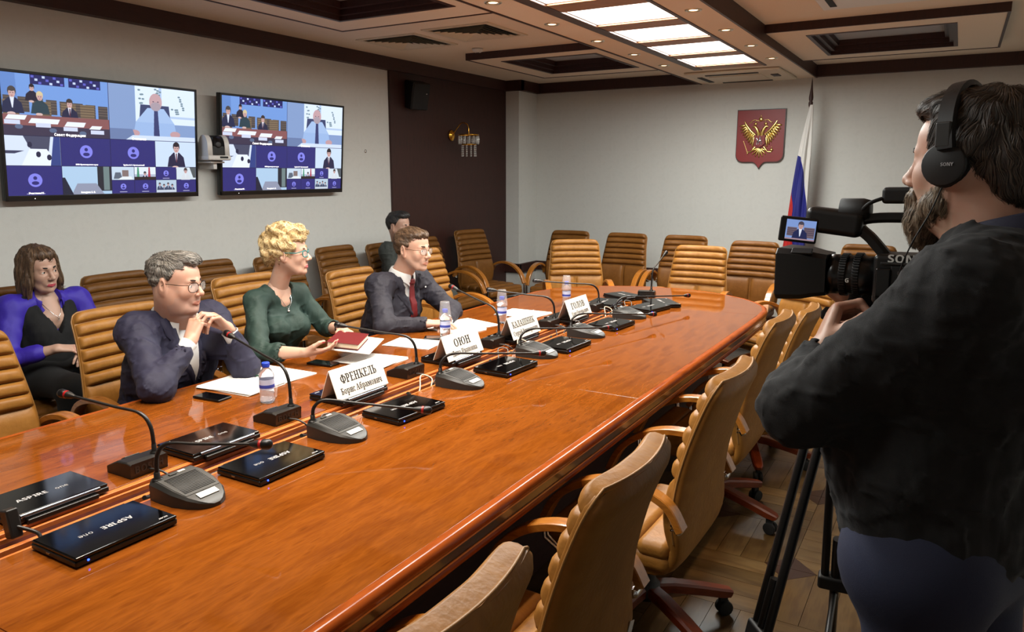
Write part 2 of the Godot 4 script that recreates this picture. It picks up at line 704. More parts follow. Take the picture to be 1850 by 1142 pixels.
func build_ceiling() -> void:
	var cm: StandardMaterial3D = M.ceiling_paint
	# coffers: outer block and hole
	var left_holes := [[-3.757, -2.80, -0.95, -1.85], [-3.757, -2.80, -3.10, -4.10], [-3.757, -2.80, -6.225, -7.25]]
	var right_holes := [[-1.10, -0.115, -3.10, -4.10], [-1.10, -0.115, -6.25, -7.37]]
	var g := Geo.new()
	slab(g, LEFT - 0.2, -2.50, FRONT + 0.2, BACK - 0.2, CEILING, CEILING + 0.12, left_holes)
	slab(g, -1.39, RIGHT + 0.2, FRONT + 0.2, BACK - 0.2, CEILING, CEILING + 0.12, right_holes)
	g.box(Vector3((-2.50 - 1.39) / 2, CEILING + 0.06, (FRONT + BACK) / 2), Vector3(1.11, 0.12, FRONT - BACK + 0.4))
	struct_("ceiling", g, cm)
	# lowered blocks round the coffers
	var n := 0
	var blocks := [
		[-3.98, -2.545, -0.75, -2.05, left_holes[0]], [-3.98, -2.545, -2.88, -4.366, left_holes[1]], [-3.98, -2.545, -6.02, -7.51, left_holes[2]],
		[-1.345, 0.165, -2.88, -4.366, right_holes[0]], [-1.345, 0.165, -6.01, -7.60, right_holes[1]]]
	for b in blocks:
		n += 1
		g = Geo.new()
		slab(g, b[0], b[1], b[2], b[3], BLOCK, CEILING, [b[4]])
		struct_("ceiling_block_%d" % n, g, cm)
		# brown fascia with a small lip under the edge
		g = Geo.new()
		var yc := (BLOCK + CEILING) / 2 - 0.002
		var fh := CEILING - BLOCK + 0.004
		g.box(Vector3((b[0] + b[1]) / 2, yc, b[2] + 0.009), Vector3(b[1] - b[0], fh, 0.018))
		g.box(Vector3((b[0] + b[1]) / 2, yc, b[3] - 0.009), Vector3(b[1] - b[0], fh, 0.018))
		var xo: float = b[0] - 0.009 if b[0] < -2 else b[1] + 0.009
		g.box(Vector3(xo, yc, (b[2] + b[3]) / 2), Vector3(0.018, fh, b[2] - b[3] + 0.036))
		struct_("trim_%d" % (10 + n), g, M.dark_wood)
		# the stepped coffer
		var h: Array = b[4]
		g = Geo.new()
		for s in [[0.0, BLOCK - 0.004, BLOCK + 0.04, 0.03], [0.03, BLOCK + 0.025, BLOCK + 0.075, 0.03], [0.06, BLOCK + 0.06, BLOCK + 0.115, 0.035]]:
			var x0: float = h[0] + s[0]
			var x1: float = h[1] - s[0]
			var z0: float = h[2] - s[0]
			var z1: float = h[3] + s[0]
			var ym: float = (s[1] + s[2]) / 2
			var yh: float = s[2] - s[1]
			var t: float = s[3]
			g.box(Vector3((x0 + x1) / 2, ym, z0 - t / 2), Vector3(x1 - x0, yh, t))
			g.box(Vector3((x0 + x1) / 2, ym, z1 + t / 2), Vector3(x1 - x0, yh, t))
			g.box(Vector3(x0 + t / 2, ym, (z0 + z1) / 2), Vector3(t, yh, z0 - z1 - 2 * t))
			g.box(Vector3(x1 - t / 2, ym, (z0 + z1) / 2), Vector3(t, yh, z0 - z1 - 2 * t))
		struct_("trim_%d" % (20 + n), g, M.dark_wood)
		g = Geo.new()
		g.box(Vector3((h[0] + h[1]) / 2, BLOCK + 0.125, (h[2] + h[3]) / 2), Vector3(h[1] - h[0] + 0.1, 0.04, h[2] - h[3] + 0.1))
		struct_("ceiling_coffer_%d" % n, g, M.coffer_grey)
	# central soffit with the light well
	var wx0 := -2.266
	var wx1 := -1.597
	var wz0 := -0.55
	var wz1 := -7.28
	g = Geo.new()
	slab(g, -2.53, -1.36, FRONT, BACK, SOFFIT, SOFFIT + 0.045, [[wx0, wx1, wz0, wz1]])
	struct_("ceiling_soffit", g, cm)
	for t in [["trim_31", -2.538], ["trim_32", -1.352]]:
		g = Geo.new()
		g.box(Vector3(t[1], (SOFFIT + CEILING) / 2 - 0.003, (FRONT + BACK) / 2), Vector3(0.016, CEILING - SOFFIT + 0.006, FRONT - BACK))
		struct_(t[0], g, M.dark_wood_long)
	# wooden frame of the well: boards along the sides and ends, cross bars between the panels
	for t in [["trim_33", wx0, -2.181], ["trim_34", -1.624, wx1]]:
		g = Geo.new()
		g.rbox(Vector3((t[1] + t[2]) / 2, 2.627, (wz0 + wz1) / 2), Vector3(t[2] - t[1], 0.032, wz0 - wz1), 0.004, 1)
		struct_(t[0], g, M.well_wood)
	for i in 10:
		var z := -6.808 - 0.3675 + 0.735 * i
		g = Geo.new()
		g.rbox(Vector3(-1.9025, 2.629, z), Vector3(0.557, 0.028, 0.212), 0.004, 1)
		struct_("trim_%d" % (40 + i), g, M.bar_wood_lit)
	g = Geo.new()
	g.box(Vector3((wx0 + wx1) / 2, 2.668, (wz0 + wz1) / 2), Vector3(wx1 - wx0, 0.04, wz0 - wz1))
	struct_("ceiling_well", g, cm)

func build_floor() -> void:
	var fm := plain("floor_base", Color(0.33, 0.245, 0.15), 0.4)
	textured(fm, noise_tex(0.03, [Color(0.7, 0.66, 0.6), Color(1, 1, 1), Color(0.85, 0.8, 0.75)], 256, 3, 4, 51), Vector3(0.5, 1, 3), true)
	var g := Geo.new()
	g.box(Vector3((LEFT + RIGHT) / 2, -0.055, (FRONT + BACK) / 2), Vector3(RIGHT - LEFT + 0.4, 0.10, FRONT - BACK + 0.4))
	var floor_node := struct_("floor", g, fm)
	# parquet: squares of four strips, turned in turn, with dark triangles at the corners
	var tones := []
	var grain := noise_tex(0.03, [Color(0.72, 0.66, 0.6), Color(1, 1, 1), Color(0.85, 0.8, 0.75)], 256, 3, 4, 53)
	for i in 4:
		var c: Color = [Color(0.36, 0.28, 0.165), Color(0.31, 0.24, 0.135), Color(0.39, 0.31, 0.19), Color(0.335, 0.255, 0.14)][i]
		var m := plain("parquet_%d" % i, c, 0.35)
		tones.append(textured(m, grain, Vector3(0.6, 2, 4)))
	var dk := plain("parquet_dark", Color(0.17, 0.085, 0.045), 0.35)
	g = Geo.new()
	g.box(Vector3(0, -0.0025, 0), Vector3(0.418, 0.005, 0.103))
	var strip := g.mesh()
	g = Geo.new()
	g.prism(PackedVector2Array([Vector2(0, 0), Vector2(0.105, 0), Vector2(0, 0.105)]), -0.004, 0.0008)
	var corner := g.mesh()
	for i in range(0, 5):
		for j in range(0, 14):
			var c := Vector3(-1.1 + 0.42 * i, 0, -6.3 + 0.42 * j)
			var turn := (i + j) % 2 == 0
			for k in 4:
				var o := (k - 1.5) * 0.105
				var b := Basis(Vector3.UP, PI / 2 if turn else 0.0)
				put_mesh("strip", strip, tones[rng.randi() % 4], floor_node, Transform3D(b, c + (Vector3(o, 0, 0) if turn else Vector3(0, 0, o))))
			for q in 2:
				var b := Basis(Vector3.UP, (0.0 if turn else PI / 2) + PI * q)
				put_mesh("triangle", corner, dk, floor_node, Transform3D(b, c + b * Vector3(-0.209, 0, -0.209)))

# ------------------------------------------------------------------ the table
func table_outline(inset: float) -> PackedVector2Array:
	# half outline of the far end, mirrored about the table's axis
	var cx := -1.915
	var near := 0.6
	var half := [Vector2(0.885, near), Vector2(0.885, -0.67), Vector2(0.885, -2.82), Vector2(0.885, -4.6), Vector2(0.88, -4.97), Vector2(0.87, -5.16), Vector2(0.83, -5.32), Vector2(0.75, -5.46), Vector2(0.63, -5.60), Vector2(0.48, -5.71), Vector2(0.32, -5.79), Vector2(0.16, -5.835), Vector2(0, -5.85)]
	var out := PackedVector2Array()
	for p in half:
		out.append(Vector2(cx - p.x, p.y))
	for i in range(half.size() - 2, -1, -1):
		out.append(Vector2(cx + half[i].x, half[i].y))
	if inset == 0.0:
		return out
	var res := PackedVector2Array()
	var m := out.size()
	for i in m:
		var t := (out[mini(i + 1, m - 1)] - out[maxi(i - 1, 0)]).normalized()
		res.append(out[i] + Vector2(-t.y, t.x) * inset)
	return res

func build_table() -> void:
	var root := thing("conference_table", "long glossy cherry wood conference table with a cable groove down its middle", "table", Vector3(-1.915, 0, -2.6))
	var o := Vector3(1.915, 0, 2.6)
	var inset := 0.022
	var xl := -1.915 - 0.885 + inset
	var xr := -1.915 + 0.885 - inset
	var gl := -2.045
	var gr := -1.885
	var gap := 0.0012
	var th := 0.03
	# panels of the top on either side of the groove
	for s in [[0.6, -0.67], [-0.67, -2.82], [-2.82, -4.97]]:
		for x in [[xl, gl], [gr, xr]]:
			var g := Geo.new()
			g.rbox(Vector3((x[0] + x[1]) / 2, TOP - th / 2, (s[0] + s[1]) / 2), Vector3(x[1] - x[0], th, s[0] - s[1] - gap), 0.0015, 1)
			put("top_panel", g, M.table_veneer, root, Transform3D(Basis.IDENTITY, o))
	# rounded far end
	var outl := table_outline(-inset)
	if outl[0].x > -2.75 or outl[0].x < -2.795:
		outl = table_outline(inset)
	var poly := PackedVector2Array()
	for p in outl:
		if p.y <= -4.96:
			poly.append(Vector2(p.x, minf(p.y, -4.97 - gap)))
	var g := Geo.new()
	g.prism(poly, TOP - th, TOP, o, Basis.IDENTITY, false)
	put("end_panel", g, M.table_veneer_cross, root)
	# mouldings swept along the outline
	var path := PackedVector3Array()
	for p in table_outline(0.0):
		path.append(Vector3(p.x, TOP, p.y) + o)
	var bull := PackedVector2Array([Vector2(-0.03, -0.034), Vector2(-0.022, 0.0), Vector2(-0.006, 0.0)])
	for i in 10:
		var a := PI / 2 * (1.0 - (i + 1) / 10.0)
		bull.append(Vector2(-0.006 + 0.020 * cos(a), -0.020 + 0.020 * sin(a)))
	bull.append(Vector2(0.013, -0.027)); bull.append(Vector2(0.006, -0.033))
	g = Geo.new(); g.sweep(path, bull, Vector3.UP); put("edge_moulding", g, M.edge_wood, root)
	g = Geo.new(); g.sweep(path, PackedVector2Array([Vector2(-0.03, -0.037), Vector2(-0.03, -0.032), Vector2(0.009, -0.032), Vector2(0.009, -0.037)]), Vector3.UP); put("pale_stringing", g, M.pale_line, root)
	g = Geo.new(); g.sweep(path, PackedVector2Array([Vector2(-0.03, -0.066), Vector2(-0.03, -0.036), Vector2(0.006, -0.036), Vector2(0.006, -0.066)]), Vector3.UP); put("burl_band", g, M.burl_inlay, root)
	g = Geo.new(); g.sweep(path, PackedVector2Array([Vector2(-0.03, -0.071), Vector2(-0.03, -0.066), Vector2(0.009, -0.066), Vector2(0.009, -0.071)]), Vector3.UP); put("pale_stringing", g, M.pale_line, root)
	g = Geo.new(); g.sweep(path, PackedVector2Array([Vector2(-0.05, -0.10), Vector2(-0.05, -0.07), Vector2(0.006, -0.07), Vector2(0.012, -0.078), Vector2(0.010, -0.09), Vector2(-0.004, -0.10)]), Vector3.UP); put("lower_moulding", g, M.edge_wood, root)
	# underside board
	var under := PackedVector2Array()
	for p in table_outline(0.0):
		under.append(Vector2(-1.915 + (p.x + 1.915) * 0.97, p.y if p.y > 0 else p.y + 0.03))
	g = Geo.new(); g.prism(under, TOP - 0.075, TOP - 0.055, o); put("under_board", g, M.dark_wood_long, root)
	# groove: boards and rails at different levels
	var zc := (0.6 - 4.97) / 2
	var zl := 5.57
	for r in [["groove_lip", -2.034, 0.022, TOP - 0.002, 0.03, M.groove_wood], ["groove_lip", -1.891, 0.012, TOP - 0.002, 0.03, M.groove_wood], ["groove_rail", -2.012, 0.010, TOP - 0.010, 0.03, M.groove_wood], ["groove_board", -1.985, 0.044, TOP - 0.022, 0.02, M.burl_inlay], ["groove_rail", -1.955, 0.016, TOP - 0.012, 0.03, M.groove_wood], ["groove_board", -1.922, 0.050, TOP - 0.034, 0.02, M.dark_wood_long]]:
		g = Geo.new()
		g.rbox(Vector3(r[1], r[3] - r[4] / 2, zc) + o, Vector3(r[2], r[4], zl), 0.0015, 1)
		put(r[0], g, r[5], root)
	# plinth panels under the top
	for b in [[-2.42, 0.04], [-1.41, 0.04]]:
		g = Geo.new()
		g.box(Vector3(b[0], 0.34, -2.3) + o, Vector3(b[1], 0.68, 5.6))
		put("plinth_panel", g, M.dark_wood_long, root)
	for z in [0.4, -2.3, -5.08]:
		g = Geo.new()
		g.box(Vector3(-1.915, 0.34, z) + o, Vector3(0.97, 0.68, 0.04))
		put("plinth_panel", g, M.dark_wood, root)

# ------------------------------------------------------------------ chairs
var chair_mesh := {}

func back_at(s: float) -> Vector2:   # (y, z) of the middle of the back shell, s 0..1 from under the seat to the top
	var k := [Vector2(0.335, -0.08), Vector2(0.365, -0.165), Vector2(0.45, -0.212), Vector2(0.57, -0.222), Vector2(0.70, -0.238), Vector2(0.83, -0.270), Vector2(0.94, -0.308), Vector2(1.02, -0.345)]
	var f := clampf(s, 0, 1) * 7.0
	var i := mini(int(f), 6)
	var p0: Vector2 = k[maxi(i - 1, 0)]
	var p3: Vector2 = k[mini(i + 2, 7)]
	return k[i].cubic_interpolate(k[i + 1], p0, p3, f - i)

func back_width(y: float) -> float:   # half width
	var w := 0.262 - 0.035 * smoothstep(0.55, 1.02, y) - 0.03 * (1.0 - smoothstep(0.34, 0.52, y))
	var r := 0.055
	if y > 1.02 - r:
		var t := (y - (1.02 - r)) / r
		w -= r * (1.0 - sqrt(maxf(0.0, 1.0 - t * t * 0.98)))
	return w

func back_point(u: float, y: float, out: float) -> Vector3:   # u -1..1 across, out along the front normal
	var s := 0.0
	var lo := 0.0
	var hi := 1.0
	for k in 14:
		s = (lo + hi) / 2
		if back_at(s).x < y: lo = s
		else: hi = s
	var p := back_at(s)
	var t := (back_at(minf(s + 0.02, 1.0)) - back_at(maxf(s - 0.02, 0.0))).normalized()
	var x := u * back_width(y)
	return Vector3(x, p.x - t.y * out, p.y + t.x * out + 0.03 * u * u * smoothstep(0.36, 0.6, y))

func pillow(y0: float, y1: float, u0: float, u1: float, bulge: float, rows := 8, cols := 17, crease := 0.0, top := false) -> Mesh:
	var p := PackedVector3Array()
	for i in rows:
		var a := -1.0 + 2.0 * i / (rows - 1)
		var fa := pow(maxf(0.0, 1.0 - pow(absf(a), 2.6)), 0.5)
		for j in cols:
			var b := -1.0 + 2.0 * j / (cols - 1)
			b = signf(b) * (1.0 - pow(1.0 - absf(b), 1.5))
			var fb := pow(maxf(0.0, 1.0 - pow(absf(b), 9.0)), 0.5)
			var ends := pow(maxf(0.0, 1.0 - pow(absf(b), 14.0)), 0.5)
			if top and a > 0.0:
				ends *= pow(maxf(0.0, 1.0 - pow(a, 8.0)), 0.5)
			var o := -0.004 + 0.026 * ends + bulge * fa * fb + crease * sin(b * 9.0 + a * 2.0) * fa * fb
			p.append(back_point(lerpf(u0, u1, (b + 1) / 2) , lerpf(y0, y1, (a + 1) / 2), o))
	var g := Geo.new()
	g.grid(p, rows, cols, false, true)
	return g.mesh()

func chair_parts() -> void:
	var g := Geo.new()
	# shell: rounded cross-sections stacked along the back curve
	var rows := 26
	var cols := 28
	var p := PackedVector3Array()
	for i in rows:
		var s := float(i) / (rows - 1)
		var y := back_at(s).x
		var e := 1.0
		if i == 0 or i == rows - 1:
			e = 0.02
		elif i == rows - 2 or i == 1:
			e = 0.72
		for j in cols:
			var a := TAU * j / cols
			var u := signf(cos(a)) * pow(absf(cos(a)), 0.35)
			var o := signf(sin(a)) * pow(absf(sin(a)), 0.6) * 0.028 * e
			p.append(back_point(u, y, o))
	g.grid(p, rows, cols, true, true)
	chair_mesh.shell = g.mesh()
	# piping along the seam between the shell and the cushions
	g = Geo.new()
	var seam := PackedVector3Array()
	for i in range(8, 26):
		seam.append(back_point(1.0, back_at(minf(i / 25.0, 0.97)).x, 0.002))
	for i in range(-7, 8):
		seam.append(back_point(-0.97 * i / 7.0, 1.017, 0.004))
	for i in range(25, 7, -1):
		seam.append(back_point(-1.0, back_at(minf(i / 25.0, 0.97)).x, 0.002))
	g.tube(seam, 0.0035, 6)
	chair_mesh.piping = g.mesh()
	chair_mesh.rolls = []
	for i in 6:
		var y0 := 0.69 + 0.0545 * i
		chair_mesh.rolls.append(pillow(y0 - 0.0005, y0 + (0.0552 if i < 5 else 0.053), -0.992, 0.992, 0.031, 9, 23, 0.0006, i == 5))
	chair_mesh.pad_left = pillow(0.43, 0.693, -0.992, 0.004, 0.024, 12, 15)
	chair_mesh.pad_right = pillow(0.43, 0.693, -0.004, 0.992, 0.024, 12, 15)
	# seat
	g = Geo.new()
	g.rbox(Vector3(0, 0.385, 0.045), Vector3(0.50, 0.075, 0.47), 0.034, 3)
	chair_mesh.seat = g.mesh()
	chair_mesh.seat_rolls = []
	for i in 4:
		g = Geo.new()
		g.rbox(Vector3(0, 0.428 - (0.012 if i == 3 else 0.0), -0.125 + 0.112 * i), Vector3(0.505, 0.062, 0.116), 0.029, 3)
		chair_mesh.seat_rolls.append(g.mesh())
	# arms
	var path := spline([Vector3(0, 0.545, -0.235), Vector3(0, 0.62, -0.185), Vector3(0, 0.660, -0.08), Vector3(0, 0.658, 0.03), Vector3(0, 0.62, 0.135), Vector3(0, 0.55, 0.215), Vector3(0, 0.455, 0.262)], 5)
	var prof := PackedVector2Array([Vector2(-0.026, -0.010), Vector2(-0.022, -0.013), Vector2(0.022, -0.013), Vector2(0.026, -0.010), Vector2(0.026, 0.010), Vector2(0.022, 0.013), Vector2(-0.022, 0.013), Vector2(-0.026, 0.010)])
	g = Geo.new(); g.sweep(path, prof, Vector3.UP)
	chair_mesh.arm = g.mesh()
	g = Geo.new()
	for dx in [-0.012, 0.012]:
		g.tube(PackedVector3Array([Vector3(dx, 0.46, 0.255), Vector3(dx, 0.40, 0.25), Vector3(dx * 0.5, 0.365, 0.20)]), 0.006, 8)
	chair_mesh.rods = g.mesh()
	g = Geo.new()
	for dy in [-0.008, 0.008]:
		g.tube(PackedVector3Array([Vector3(0.0, 0.545 + dy, -0.20), Vector3(-0.03, 0.535 + dy, -0.215)]), 0.004, 6)
	chair_mesh.back_rods = g.mesh()
	g = Geo.new()
	g.lathe(PackedVector2Array([Vector2(0, -0.024), Vector2(0.011, -0.022), Vector2(0.014, -0.016), Vector2(0.014, 0.016), Vector2(0.011, 0.022), Vector2(0, 0.024)]), 14, Vector3.ZERO, Basis(Vector3.BACK, PI / 2))
	chair_mesh.knob = g.mesh()
	# five wooden legs with castors
	g = Geo.new()
	var leg := PackedVector3Array([Vector3(0, 0.145, 0.03), Vector3(0, 0.14, 0.10), Vector3(0, 0.115, 0.22), Vector3(0, 0.095, 0.30), Vector3(0, 0.088, 0.335), Vector3(0, 0.085, 0.345)])
	var lp := PackedVector2Array([Vector2(-0.028, -0.016), Vector2(-0.024, -0.02), Vector2(0.024, -0.02), Vector2(0.028, -0.016), Vector2(0.028, 0.012), Vector2(0.020, 0.02), Vector2(-0.020, 0.02), Vector2(-0.028, 0.012)])
	g.sweep(leg, lp, Vector3.UP, [1.0, 1.0, 0.95, 0.9, 0.75, 0.4])
	chair_mesh.leg = g.mesh()
	g = Geo.new()
	for dx in [-0.014, 0.014]:
		g.lathe(PackedVector2Array([Vector2(0, -0.009), Vector2(0.026, -0.009), Vector2(0.029, -0.005), Vector2(0.029, 0.005), Vector2(0.026, 0.009), Vector2(0, 0.009)]), 14, Vector3(dx, 0.029, 0.315), Basis(Vector3.BACK, PI / 2))
	g.box(Vector3(0, 0.055, 0.31), Vector3(0.02, 0.05, 0.03))
	chair_mesh.castor = g.mesh()
	g = Geo.new()
	g.lathe(PackedVector2Array([Vector2(0, 0.11), Vector2(0.05, 0.112), Vector2(0.055, 0.13), Vector2(0.05, 0.165), Vector2(0.034, 0.18), Vector2(0.030, 0.26), Vector2(0.022, 0.262), Vector2(0.022, 0.352), Vector2(0.07, 0.354), Vector2(0.07, 0.365), Vector2(0, 0.366)]), 18)
	chair_mesh.column = g.mesh()
	# sled frame of the side chairs
	g = Geo.new()
	g.tube(spline([Vector3(0, 0.47, 0.258), Vector3(0, 0.40, 0.262), Vector3(0, 0.10, 0.268), Vector3(0, 0.02, 0.235), Vector3(0, 0.012, 0.15), Vector3(0, 0.012, -0.22)], 5), 0.011, 8)
	chair_mesh.sled = g.mesh()
	g = Geo.new()
	g.tube(PackedVector3Array([Vector3(-0.285, 0.0, 0), Vector3(0.285, 0.0, 0)]), 0.010, 8)
	chair_mesh.cross = g.mesh()

func chair(kind: String, at: Vector2, turn_deg: float, label: String, group: String, lift := 0.0, swivel := 0.0) -> Node3D:
	var root := thing("conference_chair" if kind == "star" else "side_chair", label, "chair", Vector3(at.x, 0, at.y), group, deg_to_rad(turn_deg))
	var up := Transform3D(Basis.IDENTITY, Vector3(0, lift, 0))
	var le: StandardMaterial3D = M.leather if kind == "star" else M.leather_brown
	var seat := put_mesh("seat", chair_mesh.seat, le, root, up)
	for m in chair_mesh.seat_rolls:
		put_mesh("seat_roll", m, le, seat)
	var back := put_mesh("backrest", chair_mesh.shell, le, root, up)
	put_mesh("piping", chair_mesh.piping, M.piping, back)
	for m in chair_mesh.rolls:
		put_mesh("back_roll", m, le, back)
	put_mesh("lumbar_pad", chair_mesh.pad_left, le, back)
	put_mesh("lumbar_pad", chair_mesh.pad_right, le, back)
	for s in [-1.0, 1.0]:
		var arm := put_mesh("armrest", chair_mesh.arm, M.arm_wood, root, Transform3D(Basis.IDENTITY, Vector3(0.285 * s, lift, 0)))
		put_mesh("chrome_knob", chair_mesh.knob, M.chrome, arm, Transform3D(Basis.IDENTITY, Vector3(-0.022 * s, 0.535, -0.222)))
		var rb := Basis.IDENTITY if s > 0 else Basis.from_scale(Vector3(-1, 1, 1))
		put_mesh("chrome_rod", chair_mesh.back_rods, M.chrome, arm, Transform3D(rb, Vector3.ZERO))
		if kind == "star":
			put_mesh("chrome_rod", chair_mesh.rods, M.chrome, arm)
		else:
			put_mesh("sled_frame", chair_mesh.sled, M.chrome, root, Transform3D(Basis.IDENTITY, Vector3(0.285 * s, lift, 0)))
	if kind == "star":
		var bz := Vector3(0, 0, -0.02)
		put_mesh("column", chair_mesh.column, M.black_plastic, root, Transform3D(Basis.from_scale(Vector3(1, (0.366 + lift) / 0.366, 1)), bz))
		for i in 5:
			var b := Basis(Vector3.UP, TAU * i / 5.0 + swivel)
			var l := put_mesh("leg", chair_mesh.leg, M.base_wood, root, Transform3D(b, bz))
			put_mesh("castor", chair_mesh.castor, M.rubber, l)
	else:
		put_mesh("cross_bar", chair_mesh.cross, M.chrome, root, Transform3D(Basis.IDENTITY, Vector3(0, 0.012, -0.2)))
		put_mesh("cross_bar", chair_mesh.cross, M.chrome, root, Transform3D(Basis.IDENTITY, Vector3(0, 0.342, 0.17)))
	return root

func build_chairs() -> void:
	chair_parts()
	var gt := "tan leather chairs round the table"
	# along the window side of the table, backs towards the lens
	var near := "tan swivel chair tucked under the empty long side, "
	chair("star", Vector2(-0.90, -0.86), -90, near + "end of row", gt, 0.0, 0.2)
	var marked := chair("star", Vector2(-0.88, -1.53), -90, near + "with torn label on its back", gt, 0.0, 0.5)
	var tl := Geo.new()
	tl.rbox(back_point(-0.72, 0.47, -0.0295), Vector3(0.030, 0.055, 0.002), 0.0008, 1, Basis(Vector3.BACK, 0.35) * Basis(Vector3.RIGHT, -0.1))
	put("torn_label", tl, M.white_plastic, marked)
	chair("star", Vector2(-0.885, -2.47), -91, near + "third from the row's end", gt, 0.0, 0.1)
	chair("star", Vector2(-0.94, -3.51), -90, near + "beside the tripod", gt, 0.0, 0.4)
	chair("star", Vector2(-0.94, -4.32), -90, near + "lowered, nearest the rounded end", gt, -0.085, 0.7)
	# far end
	chair("star", Vector2(-2.93, -6.22), 33, "tan leather chair at the rounded table end, turned towards the corner", gt, 0.02, 0.0)
	chair("star", Vector2(-1.89, -6.24), 2, "tan leather chair facing down the table from its rounded end", gt, 0.01, 0.3)
	chair("star", Vector2(-1.03, -5.82), -35, "tan leather chair at the table's rounded corner below the flag", gt, 0.0, 0.2)
	# along the speakers' side
	chair("star", Vector2(-3.08, -1.37), 90, "empty tan leather chair beside the man with clasped hands", gt, 0.0, 0.3)
	chair("star", Vector2(-3.17, -2.14), 90, "tan leather chair holding the grey-haired man in a navy suit", gt, 0.0, 0.1)
	chair("star", Vector2(-3.20, -2.93), 90, "tan leather chair behind the blonde woman in green", gt, 0.06, 0.6)
	chair("star", Vector2(-3.20, -3.81), 90, "tan leather chair behind the man with a red tie", gt, 0.0, 0.2)
	chair("star", Vector2(-3.17, -4.56), 90, "empty tan leather chair beyond the man with a red tie", gt, 0.07, 0.5)
	# against the walls
	var gw := "side chairs along the walls"
	chair("side", Vector2(-4.29, -2.14), 90, "tan leather side chair under the woman in a violet shirt", gw)
	chair("side", Vector2(-4.29, -2.84), 90, "brown leather side chair by the wall between the seated woman and next chair", gw, 0.01)
	chair("side", Vector2(-4.29, -3.52), 90, "brown leather side chair by the wall under the gap between screens", gw, 0.02)
	chair("side", Vector2(-4.29, -4.17), 90, "brown leather side chair by the wall under the second screen's start", gw, 0.0)
	chair("side", Vector2(-4.29, -4.82), 90, "brown leather side chair by the wall next to the man in grey", gw, 0.02)
	chair("side", Vector2(-4.29, -5.45), 90, "brown leather side chair under the man in a grey suit", gw, 0.0)
	chair("side", Vector2(-4.33, -6.13), 90, "brown leather side chair by the dark bay, half hidden", gw, 0.0)
	chair("side", Vector2(-4.30, -6.86), 78, "brown leather side chair turned out in the dark corner bay", gw, 0.03)
	chair("side", Vector2(-3.72, -7.42), 4, "brown leather side chair in the far corner beside the white pier", gw, 0.0)
	chair("side", Vector2(-3.05, -7.40), 0, "brown leather side chair at the end wall, second from the pier", gw, 0.0)
	chair("side", Vector2(-2.40, -7.40), 0, "brown leather side chair at the end wall, third from the pier", gw, 0.0)
	chair("side", Vector2(-1.64, -7.05), -4, "brown leather side chair at the end wall below the coat of arms", gw, 0.0)
	chair("side", Vector2(-0.68, -7.2), -6, "brown leather side chair at the end wall right of the flag", gw, 0.0)
	chair("side", Vector2(0.48, -1.10), -90, "brown leather side chair behind the camera operator", gw, 0.0)

# ------------------------------------------------------------------ pictures painted for the screens
func fill_ell(im: Image, cx: float, cy: float, rx: float, ry: float, c: Color) -> void:
	for y in range(maxi(0, int(cy - ry)), mini(im.get_height(), int(cy + ry) + 1)):
		var k := 1.0 - pow((y - cy) / ry, 2)
		if k > 0:
			var w := rx * sqrt(k)
			var x0 := maxi(0, int(cx - w))
			im.fill_rect(Rect2i(x0, y, maxi(0, mini(im.get_width(), int(cx + w)) - x0), 1), c)

func fill_quad(im: Image, x0: float, x1: float, y0: float, x2: float, x3: float, y1: float, c: Color) -> void:
	# a trapezium with top edge x0..x1 at y0 and bottom edge x2..x3 at y1
	for y in range(int(y0), int(y1)):
		var t := (y - y0) / (y1 - y0)
		var a := lerpf(x0, x2, t)
		im.fill_rect(Rect2i(int(a), y, maxi(1, int(lerpf(x1, x3, t) - a)), 1), c)

func seated_figure(im: Image, x: float, y: float, s: float, coat: Color, hair: Color, shirt: Color, tie := Color(0, 0, 0, 0)) -> void:
	fill_quad(im, x - 14 * s, x + 14 * s, y + 20 * s, x - 36 * s, x + 36 * s, y + 40 * s, coat)
	fill_quad(im, x - 36 * s, x + 36 * s, y + 40 * s, x - 44 * s, x + 44 * s, y + 82 * s, coat)
	fill_quad(im, x - 9 * s, x + 9 * s, y + 18 * s, x - 2 * s, x + 2 * s, y + 62 * s, shirt)
	if tie.a > 0:
		fill_quad(im, x - 3 * s, x + 3 * s, y + 24 * s, x - 3 * s, x + 3 * s, y + 62 * s, tie)
	fill_ell(im, x, y - 6 * s, 16 * s, 20 * s, hair)
	fill_ell(im, x, y + 3 * s, 13 * s, 17 * s, Color8(196, 160, 156))
	fill_ell(im, x, y - 14 * s, 15 * s, 9 * s, hair)
	fill_ell(im, x - 5 * s, y + 1 * s, 2.4 * s, 1.6 * s, Color8(70, 50, 60))
	fill_ell(im, x + 5 * s, y + 1 * s, 2.4 * s, 1.6 * s, Color8(70, 50, 60))
	fill_ell(im, x, y + 12 * s, 4 * s, 1.4 * s, Color8(150, 90, 95))
	fill_ell(im, x - 6 * s, y + 84 * s, 16 * s, 7 * s, Color8(205, 175, 170))

func avatar_tile(im: Image, r: Rect2i) -> void:
	im.fill_rect(r, Color8(47, 45, 112))
	var c := Vector2(r.position) + Vector2(r.size) / 2.0
	var rad := r.size.y * 0.23
	c.y -= r.size.y * 0.02
	fill_ell(im, c.x, c.y, rad, rad, Color8(126, 127, 226))
	fill_ell(im, c.x, c.y - rad * 0.32, rad * 0.27, rad * 0.27, Color8(47, 45, 112))
	fill_ell(im, c.x, c.y + rad * 0.42, rad * 0.52, rad * 0.27, Color8(47, 45, 112))
	im.fill_rect(Rect2i(int(c.x - r.size.x * 0.17), r.position.y + r.size.y - 9, int(r.size.x * 0.34), 3), Color8(200, 200, 225))

